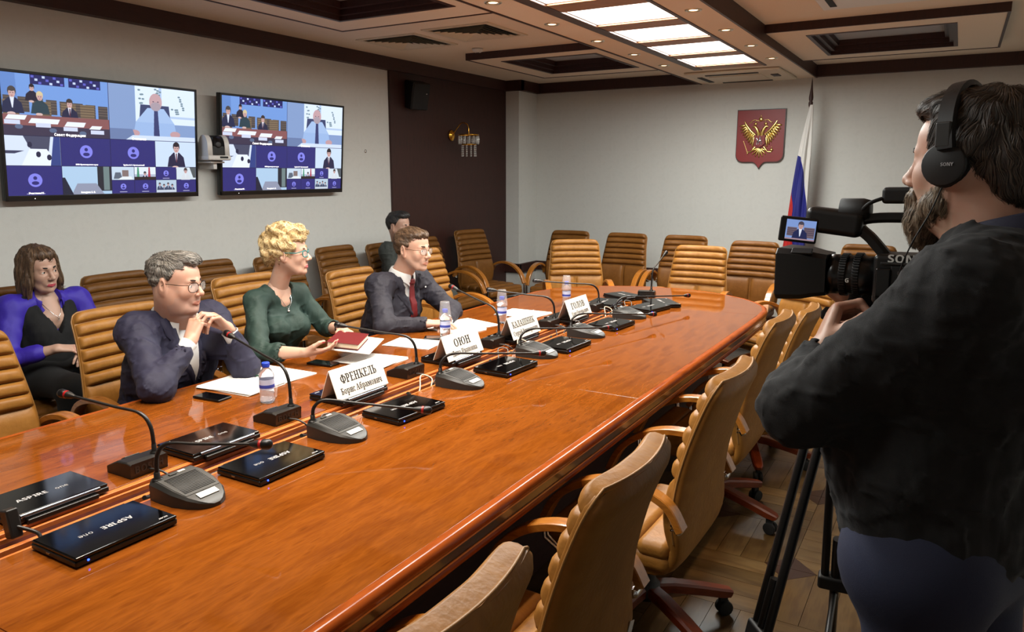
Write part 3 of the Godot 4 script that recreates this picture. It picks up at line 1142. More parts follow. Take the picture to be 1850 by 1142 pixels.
func conference_picture() -> ImageTexture:
	var im := Image.create(1024, 576, false, Image.FORMAT_RGB8)
	im.fill(Color8(30, 28, 60))
	# the room itself, seen from its own camera
	im.fill_rect(Rect2i(0, 0, 511, 287), Color8(112, 150, 214))
	fill_quad(im, 0, 66, 0, 0, 72, 170, Color8(96, 132, 196))
	for x0 in [132, 312]:
		im.fill_rect(Rect2i(x0, 0, 160, 44), Color8(32, 32, 92))
		for k in 9:
			im.fill_rect(Rect2i(x0 + 4 + 17 * k, 3 + (k % 3) * 14, 14, 11), Color8(190, 205, 235) if k % 2 else Color8(90, 92, 190))
	for k in 9:
		var x := 8 + 64 * k
		im.fill_rect(Rect2i(x, 104 + k * 3, 50, 70), Color8(74, 66, 66))
		for q in 4:
			im.fill_rect(Rect2i(x, 110 + k * 3 + q * 13, 50, 3), Color8(112, 98, 90))
	seated_figure(im, 138, 62, 0.75, Color8(34, 30, 50), Color8(38, 28, 34), Color8(34, 30, 50))
	for x in [40, 186, 306, 400]:
		im.fill_rect(Rect2i(x - 36, 124, 72, 84), Color8(122, 104, 84))
		for q in 5:
			im.fill_rect(Rect2i(x - 36, 131 + q * 13, 72, 3), Color8(78, 64, 56))
	seated_figure(im, 48, 90, 1.15, Color8(36, 40, 72), Color8(70, 64, 66), Color8(215, 222, 240))
	seated_figure(im, 172, 100, 1.0, Color8(42, 62, 74), Color8(206, 190, 150), Color8(42, 62, 74))
	seated_figure(im, 312, 124, 1.0, Color8(38, 38, 66), Color8(58, 46, 46), Color8(225, 228, 242), Color8(78, 40, 60))
	fill_quad(im, 0, 511, 190, 0, 511, 287, Color8(132, 84, 86))
	fill_quad(im, 0, 511, 240, 0, 511, 287, Color8(60, 52, 74))
	for q in [[10, 192, 100, 22], [112, 204, 150, 24], [280, 212, 110, 24], [404, 226, 70, 18]]:
		fill_quad(im, q[0] + 16, q[0] + q[2], q[1], q[0], q[0] + q[2] - 12, q[1] + q[3], Color8(226, 232, 246))
	for q in [[6, 216], [146, 226], [276, 238], [412, 248]]:
		im.fill_rect(Rect2i(q[0], q[1], 70, 20), Color8(200, 208, 232))
	for q in [[70, 246], [226, 258], [372, 266]]:
		fill_ell(im, q[0], q[1], 18, 11, Color8(90, 104, 134))
	# a man at his desk by a bright window
	im.fill_rect(Rect2i(513, 0, 511, 287), Color8(128, 152, 196))
	im.fill_rect(Rect2i(660, 0, 364, 196), Color8(214, 228, 248))
	im.fill_rect(Rect2i(800, 0, 16, 190), Color8(168, 190, 226))
	for q in [[684, 20, 26, 70], [780, 10, 30, 40], [924, 40, 28, 80], [880, 110, 40, 34]]:
		for k in 7:
			fill_ell(im, q[0] + (k * 37) % q[2], q[1] + (k * 23) % q[3], 8, 5, Color8(116, 138, 150))
	im.fill_rect(Rect2i(832, 150, 192, 12), Color8(176, 196, 228))
	fill_quad(im, 690, 860, 96, 680, 870, 190, Color8(58, 66, 104))
	fill_quad(im, 730, 830, 112, 660, 892, 190, Color8(160, 186, 226))
	fill_quad(im, 660, 892, 190, 640, 912, 280, Color8(150, 178, 222))
	fill_ell(im, 650, 250, 32, 18, Color8(186, 150, 156))
	fill_ell(im, 896, 250, 32, 18, Color8(186, 150, 156))
	fill_quad(im, 770, 792, 118, 764, 800, 262, Color8(56, 62, 108))
	fill_ell(im, 780, 78, 38, 46, Color8(190, 156, 162))
	fill_ell(im, 780, 102, 30, 24, Color8(164, 150, 162))
	fill_ell(im, 766, 76, 5, 3, Color8(92, 76, 96))
	fill_ell(im, 794, 76, 5, 3, Color8(92, 76, 96))
	fill_quad(im, 513, 640, 230, 513, 660, 287, Color8(104, 122, 164))
	fill_quad(im, 640, 1023, 262, 600, 1023, 287, Color8(202, 216, 240))
	# small rooms
	var tile := func(r: Rect2i, bg: Color): im.fill_rect(r, bg)
	tile.call(Rect2i(0, 289, 255, 142), Color8(206, 218, 240))
	fill_quad(im, 84, 210, 289, 120, 200, 360, Color8(70, 72, 96))
	fill_quad(im, 110, 190, 350, 70, 250, 431, Color8(224, 232, 246))
	fill_quad(im, 0, 84, 360, 0, 40, 374, Color8(60, 62, 90))
	for q in [[200, 390], [220, 404], [112, 330], [150, 376]]:
		fill_ell(im, q[0], q[1], 11, 14, Color8(40, 40, 66))
	fill_quad(im, 225, 255, 289, 205, 255, 431, Color8(52, 66, 128))
	avatar_tile(im, Rect2i(257, 289, 254, 142))
	avatar_tile(im, Rect2i(0, 433, 255, 143))
	tile.call(Rect2i(257, 433, 254, 143), Color8(168, 196, 224))
	fill_quad(im, 436, 511, 433, 436, 511, 560, Color8(40, 42, 52))
	fill_quad(im, 468, 500, 433, 468, 500, 556, Color8(108, 126, 128))
	fill_quad(im, 330, 430, 520, 300, 470, 576, Color8(140, 146, 168))
	fill_quad(im, 257, 270, 490, 257, 310, 576, Color8(36, 38, 56))
	avatar_tile(im, Rect2i(513, 289, 254, 142))
	tile.call(Rect2i(769, 289, 255, 142), Color8(196, 214, 238))
	seated_figure(im, 900, 324, 1.3, Color8(40, 38, 66), Color8(44, 36, 44), Color8(220, 226, 242), Color8(96, 50, 66))
	for k in 8:
		var r := Rect2i(513 + 128 * (k % 4), 433 + 72 * (k / 4), 126, 70)
		if k in [2, 4, 5, 7]:
			avatar_tile(im, r)
		else:
			im.fill_rect(r, [Color8(190, 208, 226), Color8(170, 180, 200), Color8(0, 0, 0), Color8(204, 216, 226), Color8(0, 0, 0), Color8(0, 0, 0), Color8(176, 196, 214)][k])
			var p := r.position
			if k == 1:
				im.fill_rect(Rect2i(p.x, p.y, 126, 40), Color8(216, 226, 240))
				fill_quad(im, p.x + 18, p.x + 26, p.y + 2, p.x + 14, p.x + 30, p.y + 56, Color8(70, 140, 110))
				fill_quad(im, p.x + 84, p.x + 92, p.y + 2, p.x + 80, p.x + 96, p.y + 56, Color8(170, 60, 80))
				seated_figure(im, p.x + 62, p.y + 36, 0.5, Color8(40, 40, 80), Color8(60, 60, 70), Color8(220, 226, 240))
				im.fill_rect(Rect2i(p.x, p.y + 54, 126, 16), Color8(44, 36, 40))
			elif k == 0:
				fill_quad(im, p.x + 20, p.x + 50, p.y + 30, p.x + 10, p.x + 60, p.y + 64, Color8(90, 100, 116))
				im.fill_rect(Rect2i(p.x + 58, p.y + 18, 36, 34), Color8(126, 110, 108))
				fill_quad(im, p.x + 60, p.x + 110, p.y + 52, p.x + 30, p.x + 120, p.y + 68, Color8(220, 228, 232))
			elif k == 3:
				seated_figure(im, p.x + 60, p.y + 20, 0.7, Color8(206, 212, 220), Color8(70, 60, 60), Color8(214, 220, 228))
				fill_quad(im, p.x + 86, p.x + 126, p.y, p.x + 110, p.x + 126, p.y + 60, Color8(80, 86, 90))
			else:
				for q in 4:
					seated_figure(im, p.x + 22 + q * 26, p.y + 24 + (q % 2) * 8, 0.4, Color8(60, 70, 96), Color8(60, 60, 70), Color8(180, 190, 210))
				im.fill_rect(Rect2i(p.x, p.y + 56, 126, 14), Color8(190, 200, 214))
	# the video is softer than the screen
	im.resize(420, 236, Image.INTERPOLATE_LANCZOS)
	im.resize(1024, 576, Image.INTERPOLATE_CUBIC)
	return ImageTexture.create_from_image(im)

func make_screen(label: String, z: float) -> void:
	var w := 1.285
	var h := 0.735
	var tilt := deg_to_rad(5.0)
	# local x runs along the screen (towards the far end), y up, z out of the wall
	var b := Basis(Vector3.UP, PI / 2) * Basis(Vector3.RIGHT, tilt)
	var root := thing("wall_screen", label, "television", Vector3(LEFT + 0.115, 1.862, z), "wall screens")
	var g := Geo.new()
	g.rbox(Vector3(0, 0, -0.022), Vector3(w, h, 0.036), 0.006, 2)
	var casing := put("casing", g, M.satin_black, root, Transform3D(b, Vector3.ZERO))
	g = Geo.new()
	for s in [[0, h / 2 - 0.008, w, 0.016], [0, -h / 2 + 0.016, w, 0.032], [-w / 2 + 0.008, 0, 0.016, h], [w / 2 - 0.008, 0, 0.016, h]]:
		g.rbox(Vector3(s[0], s[1], 0.001), Vector3(s[2], s[3], 0.012), 0.003, 1)
	put("bezel", g, M.satin_black, root, Transform3D(b, Vector3.ZERO))
	g = Geo.new()
	var x1 := w / 2 - 0.016
	var y1 := h / 2 - 0.016
	var y0 := -h / 2 + 0.032
	g.picture(Vector3(-x1, y1, 0), Vector3(x1, y1, 0), Vector3(x1, y0, 0), Vector3(-x1, y0, 0), Vector3.BACK)
	put("screen_panel", g, M.screen_picture, root, Transform3D(b, b * Vector3(0, 0, 0.0005)))
	var white := M.screen_text as StandardMaterial3D
	var sw := 2 * x1
	var sh := y1 - y0
	for t in [["Совет Федерации", 0.30, 0.482, 0.017], ["Степанов", 0.66, 0.489, 0.017], ["Участник11", 0.125, 0.982, 0.012], ["МПК Красноярского края", 0.375, 0.735, 0.009], ["Трубин В. Г. Арсеньевский", 0.625, 0.735, 0.009], ["Кондрин А. В.", 0.375, 0.982, 0.011]]:
		put_mesh("caption", words(t[0], t[3] * 1.25, 0.0006), white, root, Transform3D(b, b * Vector3(-x1 + sw * t[1], y1 - sh * t[2], 0.0012)))
	g = Geo.new()
	g.ball(Vector3(-w / 2 + 0.16, -h / 2 + 0.014, 0.007), Vector3(0.003, 0.003, 0.002), 8)
	put("power_light", g, M.screen_text, root, Transform3D(b, Vector3.ZERO))
	g = Geo.new()
	g.box(Vector3(0, 0, -0.07), Vector3(0.4, 0.3, 0.06))
	put("wall_mount", g, M.black_plastic, root, Transform3D(b, Vector3.ZERO))

func build_wall_things() -> void:
	var tex := conference_picture()
	var sp := plain("screen_picture", Color(0.02, 0.02, 0.02), 0.25)
	sp.emission_enabled = true
	sp.emission = Color.BLACK
	sp.emission_operator = BaseMaterial3D.EMISSION_OP_ADD
	sp.emission_texture = tex
	sp.emission_energy_multiplier = 0.58
	var st := plain("screen_text", Color(1, 1, 1), 0.5)
	st.emission_enabled = true
	st.emission = Color(1, 1, 1)
	st.emission_energy_multiplier = 0.7
	make_screen("wide black wall screen above the seated woman showing a video conference", -2.95)
	make_screen("wide black wall screen between tracking camera and dark bay showing the same conference", -4.43)
	tracking_camera()
	loudspeaker()
	sconce()
	coat_of_arms()
	flag()
	ceiling_fittings()

func tracking_camera() -> void:
	var root := thing("tracking_camera", "white dome conference camera with black front on a wall shelf between the screens", "camera", Vector3(-4.62, 1.78, -3.69))
	var wp: StandardMaterial3D = M.white_plastic
	var b := Basis(Vector3.UP, PI / 2 - 0.25)
	var g := Geo.new()
	g.rbox(Vector3(0, -0.015, 0), Vector3(0.17, 0.035, 0.17), 0.012, 3)
	var base := put("base", g, wp, root, Transform3D(b, Vector3.ZERO))
	g = Geo.new()
	g.rbox(Vector3(0.03, -0.012, 0.085), Vector3(0.06, 0.014, 0.004), 0.002, 1)
	put("sensor_window", g, M.satin_black, base)
	for s in [-1.0, 1.0]:
		g = Geo.new()
		var poly := PackedVector2Array()
		for i in 15:
			var a := PI * i / 14.0
			poly.append(Vector2(0.072 * cos(a), -0.07 - 0.075 * sin(a)))
		poly.append(Vector2(-0.072, 0.0)); poly.append(Vector2(0.072, 0.0))
		g.prism(poly, 0, 0.034, Vector3.ZERO, Basis(Vector3(0, 0, 1), Vector3(1, 0, 0), Vector3(0, -1, 0)), true)
		put("side_cheek", g, wp, root, Transform3D(b, b * Vector3(-0.079 if s < 0 else 0.045, 0.0, 0)))
	g = Geo.new()
	g.lathe(PackedVector2Array([Vector2(0, -0.045), Vector2(0.069, -0.045), Vector2(0.071, 0), Vector2(0.069, 0.045), Vector2(0, 0.045)]), 24, Vector3(0, 0.072, 0), Basis(Vector3.BACK, PI / 2))
	g.rbox(Vector3(0, 0.035, 0), Vector3(0.09, 0.07, 0.138), 0.008, 2)
	put("black_head", g, M.satin_black, root, Transform3D(b, Vector3.ZERO))
	g = Geo.new()
	g.lathe(PackedVector2Array([Vector2(0, 0.074), Vector2(0.014, 0.074), Vector2(0.022, 0.072), Vector2(0.026, 0.064), Vector2(0.026, 0.05)]), 18, Vector3(0, 0.076, 0), Basis(Vector3.RIGHT, PI / 2))
	put("lens", g, M.black_plastic, root, Transform3D(b, Vector3.ZERO))
	g = Geo.new()
	g.rbox(Vector3(-0.07, -0.045, 0), Vector3(0.20, 0.012, 0.12), 0.004, 1)
	g.rbox(Vector3(-0.08, -0.07, 0.0), Vector3(0.16, 0.05, 0.03), 0.004, 1)
	put("shelf_bracket", g, wp, root)

func loudspeaker() -> void:
	var root := thing("loudspeaker", "small black loudspeaker tilted out high on the dark bay", "speaker", Vector3(-4.64, 2.40, -6.14))
	var b := Basis(Vector3.UP, PI / 2 - 0.35) * Basis(Vector3.RIGHT, 0.25)
	var g := Geo.new()
	g.rbox(Vector3(0, 0, -0.05), Vector3(0.20, 0.26, 0.16), 0.012, 2)
	put("cabinet", g, M.black_plastic, root, Transform3D(b, Vector3.ZERO))
	g = Geo.new()
	g.rbox(Vector3(0, 0, 0.034), Vector3(0.185, 0.245, 0.012), 0.005, 2)
	put("grille", g, M.rubber, root, Transform3D(b, Vector3.ZERO))
	g = Geo.new()
	g.ball(Vector3(0.06, 0.03, 0.041), Vector3(0.006, 0.006, 0.003), 8)
	put("badge", g, M.chrome, root, Transform3D(b, Vector3.ZERO))
	g = Geo.new()
	g.tube(PackedVector3Array([Vector3(-0.03, 0, 0), Vector3(-0.13, 0.02, 0)]), 0.015, 8)
	put("wall_bracket", g, M.black_plastic, root)

func sconce() -> void:
	var gold := metal("gold", Color(0.83, 0.62, 0.25), 0.22)
	var crystal := plain("crystal", Color(0.9, 0.9, 0.88, 0.25), 0.05)
	crystal.transparency = BaseMaterial3D.TRANSPARENCY_ALPHA
	crystal.metallic_specular = 0.8
	var root := thing("wall_sconce", "unlit brass wall sconce hung with crystal drops on the dark bay", "wall lamp", Vector3(LEFT + 0.03, 2.06, -6.86))
	var g := Geo.new()
	g.lathe(PackedVector2Array([Vector2(0.001, 0.03), Vector2(0.02, 0.028), Vector2(0.035, 0.018), Vector2(0.055, 0.010), Vector2(0.06, 0.0), Vector2(0.0, 0.0)]), 20, Vector3.ZERO, Basis(Vector3.BACK, -PI / 2))
	put("wall_plate", g, gold, root)
	g = Geo.new()
	var arm := spline([Vector3(0.01, 0.0, 0.0), Vector3(0.06, 0.06, 0.0), Vector3(0.13, 0.125, 0.0), Vector3(0.20, 0.11, 0.0), Vector3(0.22, 0.06, 0.0), Vector3(0.22, 0.0, 0)], 6)
	g.tube(arm, 0.006, 8)
	put("curved_arm", g, gold, root)
	var c := Vector3(0.22, 0.0, 0)
	for tier in [[0.0, 0.105], [-0.10, 0.075]]:
		g = Geo.new()
		var ring := PackedVector3Array()
		for i in 19:
			ring.append(c + Vector3(tier[1] * cos(TAU * i / 18), tier[0], tier[1] * sin(TAU * i / 18)))
		g.tube(ring, 0.007, 6)
		put("brass_ring", g, gold, root)
	for i in 14:
		var a := TAU * i / 14
		g = Geo.new()
		g.lathe(PackedVector2Array([Vector2(0, 0), Vector2(0.008, -0.008), Vector2(0.011, -0.06), Vector2(0.009, -0.075), Vector2(0, -0.092)]), 6)
		put("crystal_drop", g, crystal, root, Transform3D(Basis(Vector3.UP, a), c + Vector3(0.105 * cos(a), -0.008, 0.105 * sin(a))))
	for i in 10:
		var a := TAU * i / 10
		g = Geo.new()
		for k in 6:
			g.ball(Vector3(0, -0.012 - 0.021 * k, 0), Vector3(0.009, 0.010, 0.009), 6)
		var s := put("bead_string", g, crystal, root, Transform3D(Basis.IDENTITY, c + Vector3(0.075 * cos(a), -0.10, 0.075 * sin(a))))
		s.set_meta("kind", "stuff")

func coat_of_arms() -> void:
	var root := thing("coat_of_arms", "red wall shield bearing a gilded double-headed eagle in relief", "emblem", Vector3(-1.872, 2.02, BACK + 0.012))
	var red := plain("shield_red", Color(0.50, 0.035, 0.03), 0.45)
	var rim := plain("shield_rim", Color(0.13, 0.04, 0.03), 0.4)
	var gold := metal("gilding", Color(0.90, 0.80, 0.50), 0.3)
	var silver := metal("silvering", Color(0.80, 0.80, 0.82), 0.25)
	var outline := func(s: float) -> PackedVector2Array:
		var p := PackedVector2Array()
		p.append(Vector2(-0.25, 0.305) * s); p.append(Vector2(0.25, 0.305) * s)
		p.append(Vector2(0.25, -0.17) * s)
		for i in 6:
			var a := PI / 2 * i / 5.0
			p.append(Vector2(0.25 - 0.075 + 0.075 * cos(a), -0.17 - 0.075 * sin(a)) * s)
		for i in 5:
			var t := i / 4.0
			p.append(Vector2(lerpf(0.075, 0.0, t), -0.245 - 0.07 * t * t) * s)
		for i in 4:
			var t := 1.0 - (i + 1) / 4.0
			p.append(Vector2(-lerpf(0.075, 0.0, t), -0.245 - 0.07 * t * t) * s)
		for i in 6:
			var a := PI / 2 * (5 - i) / 5.0
			p.append(Vector2(-0.25 + 0.075 - 0.075 * cos(a), -0.17 - 0.075 * sin(a)) * s)
		return p
	# prism basis: polygon (x, y) upright, thickness towards +z
	var pb := Basis(Vector3(1, 0, 0), Vector3(0, 0, 1), Vector3(0, 1, 0))
	var g := Geo.new(); g.prism(outline.call(1.0), 0.0, 0.016, Vector3.ZERO, pb); put("shield_rim", g, rim, root)
	g = Geo.new(); g.prism(outline.call(0.972), 0.0, 0.021, Vector3.ZERO, pb); put("shield_field", g, red, root)
	var z := 0.026
	for s in [-1.0, 1.0]:
		# wing: a shoulder and fanned feathers in two rows
		g = Geo.new()
		g.tube(PackedVector3Array([Vector3(0.05 * s, 0.04, z), Vector3(0.10 * s, 0.085, z + 0.008), Vector3(0.15 * s, 0.15, z + 0.006), Vector3(0.168 * s, 0.185, z)]), [0.012, 0.016, 0.012, 0.004], 8)
		var wing := put("wing", g, gold, root)
		for k in 9:
			var t := k / 8.0
			var a := Vector3(lerpf(0.150, 0.06, t) * s, lerpf(0.145, 0.03, t), z)
			var e := Vector3(lerpf(0.212, 0.075, pow(t, 1.3)) * s, lerpf(0.135, -0.075, pow(t, 0.85)), z)
			var d := e - a
			g = Geo.new()
			g.ball(a + d * 0.55, Vector3(d.length() * 0.58, 0.0125, 0.011), 10, frame(d, Vector3.UP))
			put("feather", g, gold, wing)
		for k in 6:
			var t := k / 5.0
			var a := Vector3(lerpf(0.13, 0.06, t) * s, lerpf(0.125, 0.05, t), z + 0.008)
			var e := Vector3(lerpf(0.172, 0.085, t) * s, lerpf(0.10, -0.02, t), z + 0.008)
			var d := e - a
			g = Geo.new()
			g.ball(a + d * 0.5, Vector3(d.length() * 0.55, 0.009, 0.008), 8, frame(d, Vector3.UP))
			put("feather", g, gold, wing)
		# neck and head with beak
		g = Geo.new()
		g.tube(spline([Vector3(0.018 * s, 0.03, z), Vector3(0.024 * s, 0.075, z + 0.006), Vector3(0.042 * s, 0.11, z + 0.006), Vector3(0.062 * s, 0.126, z + 0.004), Vector3(0.085 * s, 0.120, z)], 4), [0.018, 0.019, 0.019, 0.018, 0.018, 0.017, 0.016, 0.016, 0.016, 0.015, 0.015, 0.014, 0.013, 0.010, 0.008, 0.005, 0.003], 8)
		put("head", g, gold, root)
		# crown over each head
		g = Geo.new()
		g.ball(Vector3(0.052 * s, 0.155, z), Vector3(0.019, 0.014, 0.010), 10)
		g.ball(Vector3(0.052 * s, 0.178, z), Vector3(0.004, 0.010, 0.004), 6)
		put("crown", g, gold, root)
		# ribbon from the great crown
		g = Geo.new()
		g.tube(spline([Vector3(0.02 * s, 0.185, z), Vector3(0.07 * s, 0.195, z), Vector3(0.105 * s, 0.17, z), Vector3(0.125 * s, 0.165, z)], 4), 0.004, 6)
		put("ribbon", g, gold, root)
		# leg
		g = Geo.new()
		g.tube(spline([Vector3(0.045 * s, -0.085, z), Vector3(0.07 * s, -0.115, z + 0.004), Vector3(0.09 * s, -0.135, z + 0.002), Vector3(0.125 * s, -0.137, z)], 3), [0.016, 0.015, 0.013, 0.011, 0.009, 0.008, 0.008, 0.007, 0.006, 0.005], 8)
		put("leg", g, gold, root)
	g = Geo.new()
	g.ball(Vector3(0, 0.20, z), Vector3(0.022, 0.024, 0.012), 12)
	g.ball(Vector3(0, 0.235, z), Vector3(0.005, 0.014, 0.005), 6)
	put("great_crown", g, gold, root)
	for k in 7:
		var a := deg_to_rad(-90 + (k - 3) * 23.0)
		var d := Vector3(cos(a), sin(a), 0)
		g = Geo.new()
		g.ball(Vector3(0, -0.095, z) + d * 0.052, Vector3(0.055, 0.0105, 0.010), 10, frame(d, Vector3.FORWARD))
		put("tail_feather", g, gold, root)
	g = Geo.new()
	g.tube(PackedVector3Array([Vector3(-0.125, -0.137, z), Vector3(-0.17, -0.02, z)]), 0.004, 6)
	g.ball(Vector3(-0.123, -0.15, z), Vector3(0.007, 0.016, 0.007), 8)
	put("sceptre", g, gold, root)
	g = Geo.new()
	g.ball(Vector3(0.125, -0.115, z), Vector3(0.017, 0.017, 0.012), 12)
	g.ball(Vector3(0.125, -0.09, z), Vector3(0.004, 0.010, 0.004), 6)
	put("orb", g, gold, root)
	g = Geo.new()
	g.prism(PackedVector2Array([Vector2(-0.055, 0.035), Vector2(0.055, 0.035), Vector2(0.055, -0.05), Vector2(0.03, -0.075), Vector2(0, -0.088), Vector2(-0.03, -0.075), Vector2(-0.055, -0.05)]), 0.02, 0.042, Vector3.ZERO, pb)
	put("breast_shield", g, red, root)
	g = Geo.new()
	g.ball(Vector3(0.0, -0.022, 0.044), Vector3(0.024, 0.012, 0.006), 10, Basis(Vector3.BACK, 0.35))
	g.tube(PackedVector3Array([Vector3(-0.018, -0.018, 0.045), Vector3(-0.03, 0.006, 0.045), Vector3(-0.04, 0.0, 0.045)]), [0.007, 0.006, 0.003], 6)
	g.tube(PackedVector3Array([Vector3(0.002, -0.012, 0.046), Vector3(0.004, 0.012, 0.046), Vector3(0.006, 0.022, 0.046)]), [0.008, 0.006, 0.004], 6)
	g.tube(PackedVector3Array([Vector3(0.018, 0.012, 0.048), Vector3(-0.03, -0.06, 0.046)]), 0.002, 5)
	for x in [-0.026, -0.008, 0.014, 0.026]:
		g.tube(PackedVector3Array([Vector3(x * 0.8, -0.028, 0.045), Vector3(x * 1.1, -0.045, 0.045), Vector3(x, -0.062, 0.045)]), 0.003, 5)
	put("silver_rider", g, silver, root)

func flag() -> void:
	var root := thing("flag", "white, blue and red flag furled on a dark pole beside the wall shield", "flag", Vector3(-1.345, 0, -8.16))
	var cols := {"white_stripe": Color(0.80, 0.79, 0.77), "blue_stripe": Color(0.035, 0.06, 0.42), "red_stripe": Color(0.66, 0.05, 0.035)}
	var top := 2.325
	var low := 0.62
	var limit := func(k: int, u: float) -> float:
		match k:
			0: return 0.0
			1: return 0.285 + 0.10 * u + 0.30 * pow(u, 4.0)
			2: return 0.47 + 0.62 * pow(u, 0.75)
		return 1.0
	var k := 0
	for nm in cols:
		var m := plain(nm, cols[nm], 0.65)
		m.rim_enabled = true
		m.rim = 0.3
		var rows := 40
		var nc := 56
		var p := PackedVector3Array()
		for i in rows:
			for j in nc:
				var th := TAU * j / nc
				var u := (1.0 - cos(th)) / 2.0     # 0 at the fly side, 1 at the pole
				var v: float = lerpf(limit.call(k, u), minf(1.0, limit.call(k + 1, u)), float(i) / (rows - 1))
				var w := 0.016 + 0.105 * pow(v, 0.75)
				var fold := 0.016 * sin(th * 5.0 + 2.0 * v) * smoothstep(0.02, 0.3, v) + 0.008 * sin(th * 9.0 - 3.0 * v) * smoothstep(0.1, 0.5, v)
				var x := -cos(th) * (w + fold * 0.6) - w * 0.82
				var z := sin(th) * (w * 0.55 + fold) + 0.02
				p.append(Vector3(x + 0.03, lerpf(top, low, v), z))
		var g := Geo.new()
		g.grid(p, rows, nc, true, true)
		put(nm, g, m, root)
		k += 1
	var g := Geo.new()
	g.lathe(PackedVector2Array([Vector2(0, 0.0), Vector2(0.16, 0.0), Vector2(0.16, 0.02), Vector2(0.03, 0.05), Vector2(0.014, 0.08), Vector2(0.013, 2.30), Vector2(0.02, 2.32), Vector2(0.022, 2.345), Vector2(0.014, 2.36), Vector2(0.02, 2.375), Vector2(0.021, 2.40), Vector2(0.012, 2.47), Vector2(0.004, 2.56), Vector2(0, 2.59)]), 16)
	put("pole", g, M.dark_wood, root)

func ceiling_fittings() -> void:
	var cp: StandardMaterial3D = M.cream_plastic
	# cassette air conditioner in the soffit by the end wall
	var root := thing("air_conditioner", "cream cassette air conditioner set in the soffit by the end wall", "air conditioner", Vector3(-1.965, SOFFIT - 0.001, -7.87))
	var g := Geo.new()
	g.rbox(Vector3(0, -0.012, 0), Vector3(0.90, 0.024, 0.88), 0.01, 2)
	put("panel", g, cp, root)
	g = Geo.new(); g.rbox(Vector3(-0.02, -0.026, -0.02), Vector3(0.50, 0.010, 0.44), 0.004, 1); put("intake_grille", g, cp, root)
	for s in [[Vector3(-0.02, -0.026, 0.31), Vector3(0.5, 0.006, 0.05)], [Vector3(-0.02, -0.026, -0.34), Vector3(0.5, 0.006, 0.05)], [Vector3(-0.36, -0.026, -0.02), Vector3(0.05, 0.006, 0.44)]]:
		g = Geo.new(); g.box(s[0], s[1]); put("air_slot", g, M.rubber, root)
	g = Geo.new(); g.rbox(Vector3(0.34, -0.027, 0.05), Vector3(0.07, 0.008, 0.16), 0.003, 1); put("display", g, M.black_plastic, root)
	var r2 := thing("air_conditioner", "white cassette air conditioner on the flat ceiling by the right coffer", "air conditioner", Vector3(-0.53, CEILING, -5.22))
	g = Geo.new(); g.rbox(Vector3(0, -0.014, 0), Vector3(0.70, 0.028, 0.66), 0.01, 2); put("panel", g, M.white_plastic, r2)
	for x in [-0.27, 0.27]:
		g = Geo.new(); g.box(Vector3(x, -0.029, 0), Vector3(0.04, 0.006, 0.44)); put("air_slot", g, M.rubber, r2)
	# square diffusers
	for d in [[Vector3(-4.065, CEILING, -5.24), "square louvred ceiling vent close to the screen wall"], [Vector3(-3.345, CEILING, -5.16), "square louvred ceiling vent close to the soffit"]]:
		root = thing("ceiling_vent", d[1], "vent", d[0], "ceiling vents")
		g = Geo.new()
		for q in [[0.0, 0.28, 0.60, 0.04], [0.0, -0.28, 0.60, 0.04]]:
			g.box(Vector3(q[0], -0.004, q[1]), Vector3(q[2], 0.008, q[3]))
			g.box(Vector3(q[1], -0.004, 0), Vector3(q[3], 0.008, 0.52))
		put("frame", g, cp, root)
		g = Geo.new(); g.box(Vector3(0, -0.001, 0), Vector3(0.52, 0.002, 0.52)); put("duct_opening", g, M.rubber, root)
		for k in 6:
			var r := 0.235 - 0.04 * k
			g = Geo.new()
			var ring := PackedVector3Array()
			for q in 4:
				var e0 := Vector2(r, r).rotated(PI / 2 * q)
				var e1 := Vector2(r, r).rotated(PI / 2 * (q + 1))
				var i0 := e0 * ((r - 0.022) / r)
				var i1 := e1 * ((r - 0.022) / r)
				var mid := (e0 + e1) / 2
				var aw := Vector3(-mid.x, -r, -mid.y)
				g.flat([Vector3(e0.x, -0.016, e0.y), Vector3(e1.x, -0.016, e1.y), Vector3(i1.x, -0.003, i1.y), Vector3(i0.x, -0.003, i0.y)], aw)
				g.flat([Vector3(e0.x, -0.014, e0.y), Vector3(e1.x, -0.014, e1.y), Vector3(i1.x, -0.001, i1.y), Vector3(i0.x, -0.001, i0.y)], -aw)
			put("louvre", g, cp, root)
	root = thing("smoke_detector", "small white detector on the ceiling beside the vents", "detector", Vector3(-3.75, CEILING, -5.82))
	g = Geo.new(); g.lathe(PackedVector2Array([Vector2(0, -0.035), Vector2(0.03, -0.033), Vector2(0.045, -0.02), Vector2(0.05, 0.0), Vector2(0, 0)]), 18); put("housing", g, M.white_plastic, root)
	g = Geo.new(); g.rbox(Vector3(0, -0.034, 0.0), Vector3(0.03, 0.006, 0.012), 0.002, 1); put("sensor", g, M.black_plastic, root)
	root = thing("wall_button", "tiny round metal fitting on the white wall beside the dark bay", "fitting", Vector3(LEFT, 1.86, -5.50))
	g = Geo.new(); g.lathe(PackedVector2Array([Vector2(0, 0.008), Vector2(0.012, 0.007), Vector2(0.017, 0.0), Vector2(0, 0)]), 12, Vector3.ZERO, Basis(Vector3.BACK, -PI / 2)); put("cap", g, M.chrome, root)

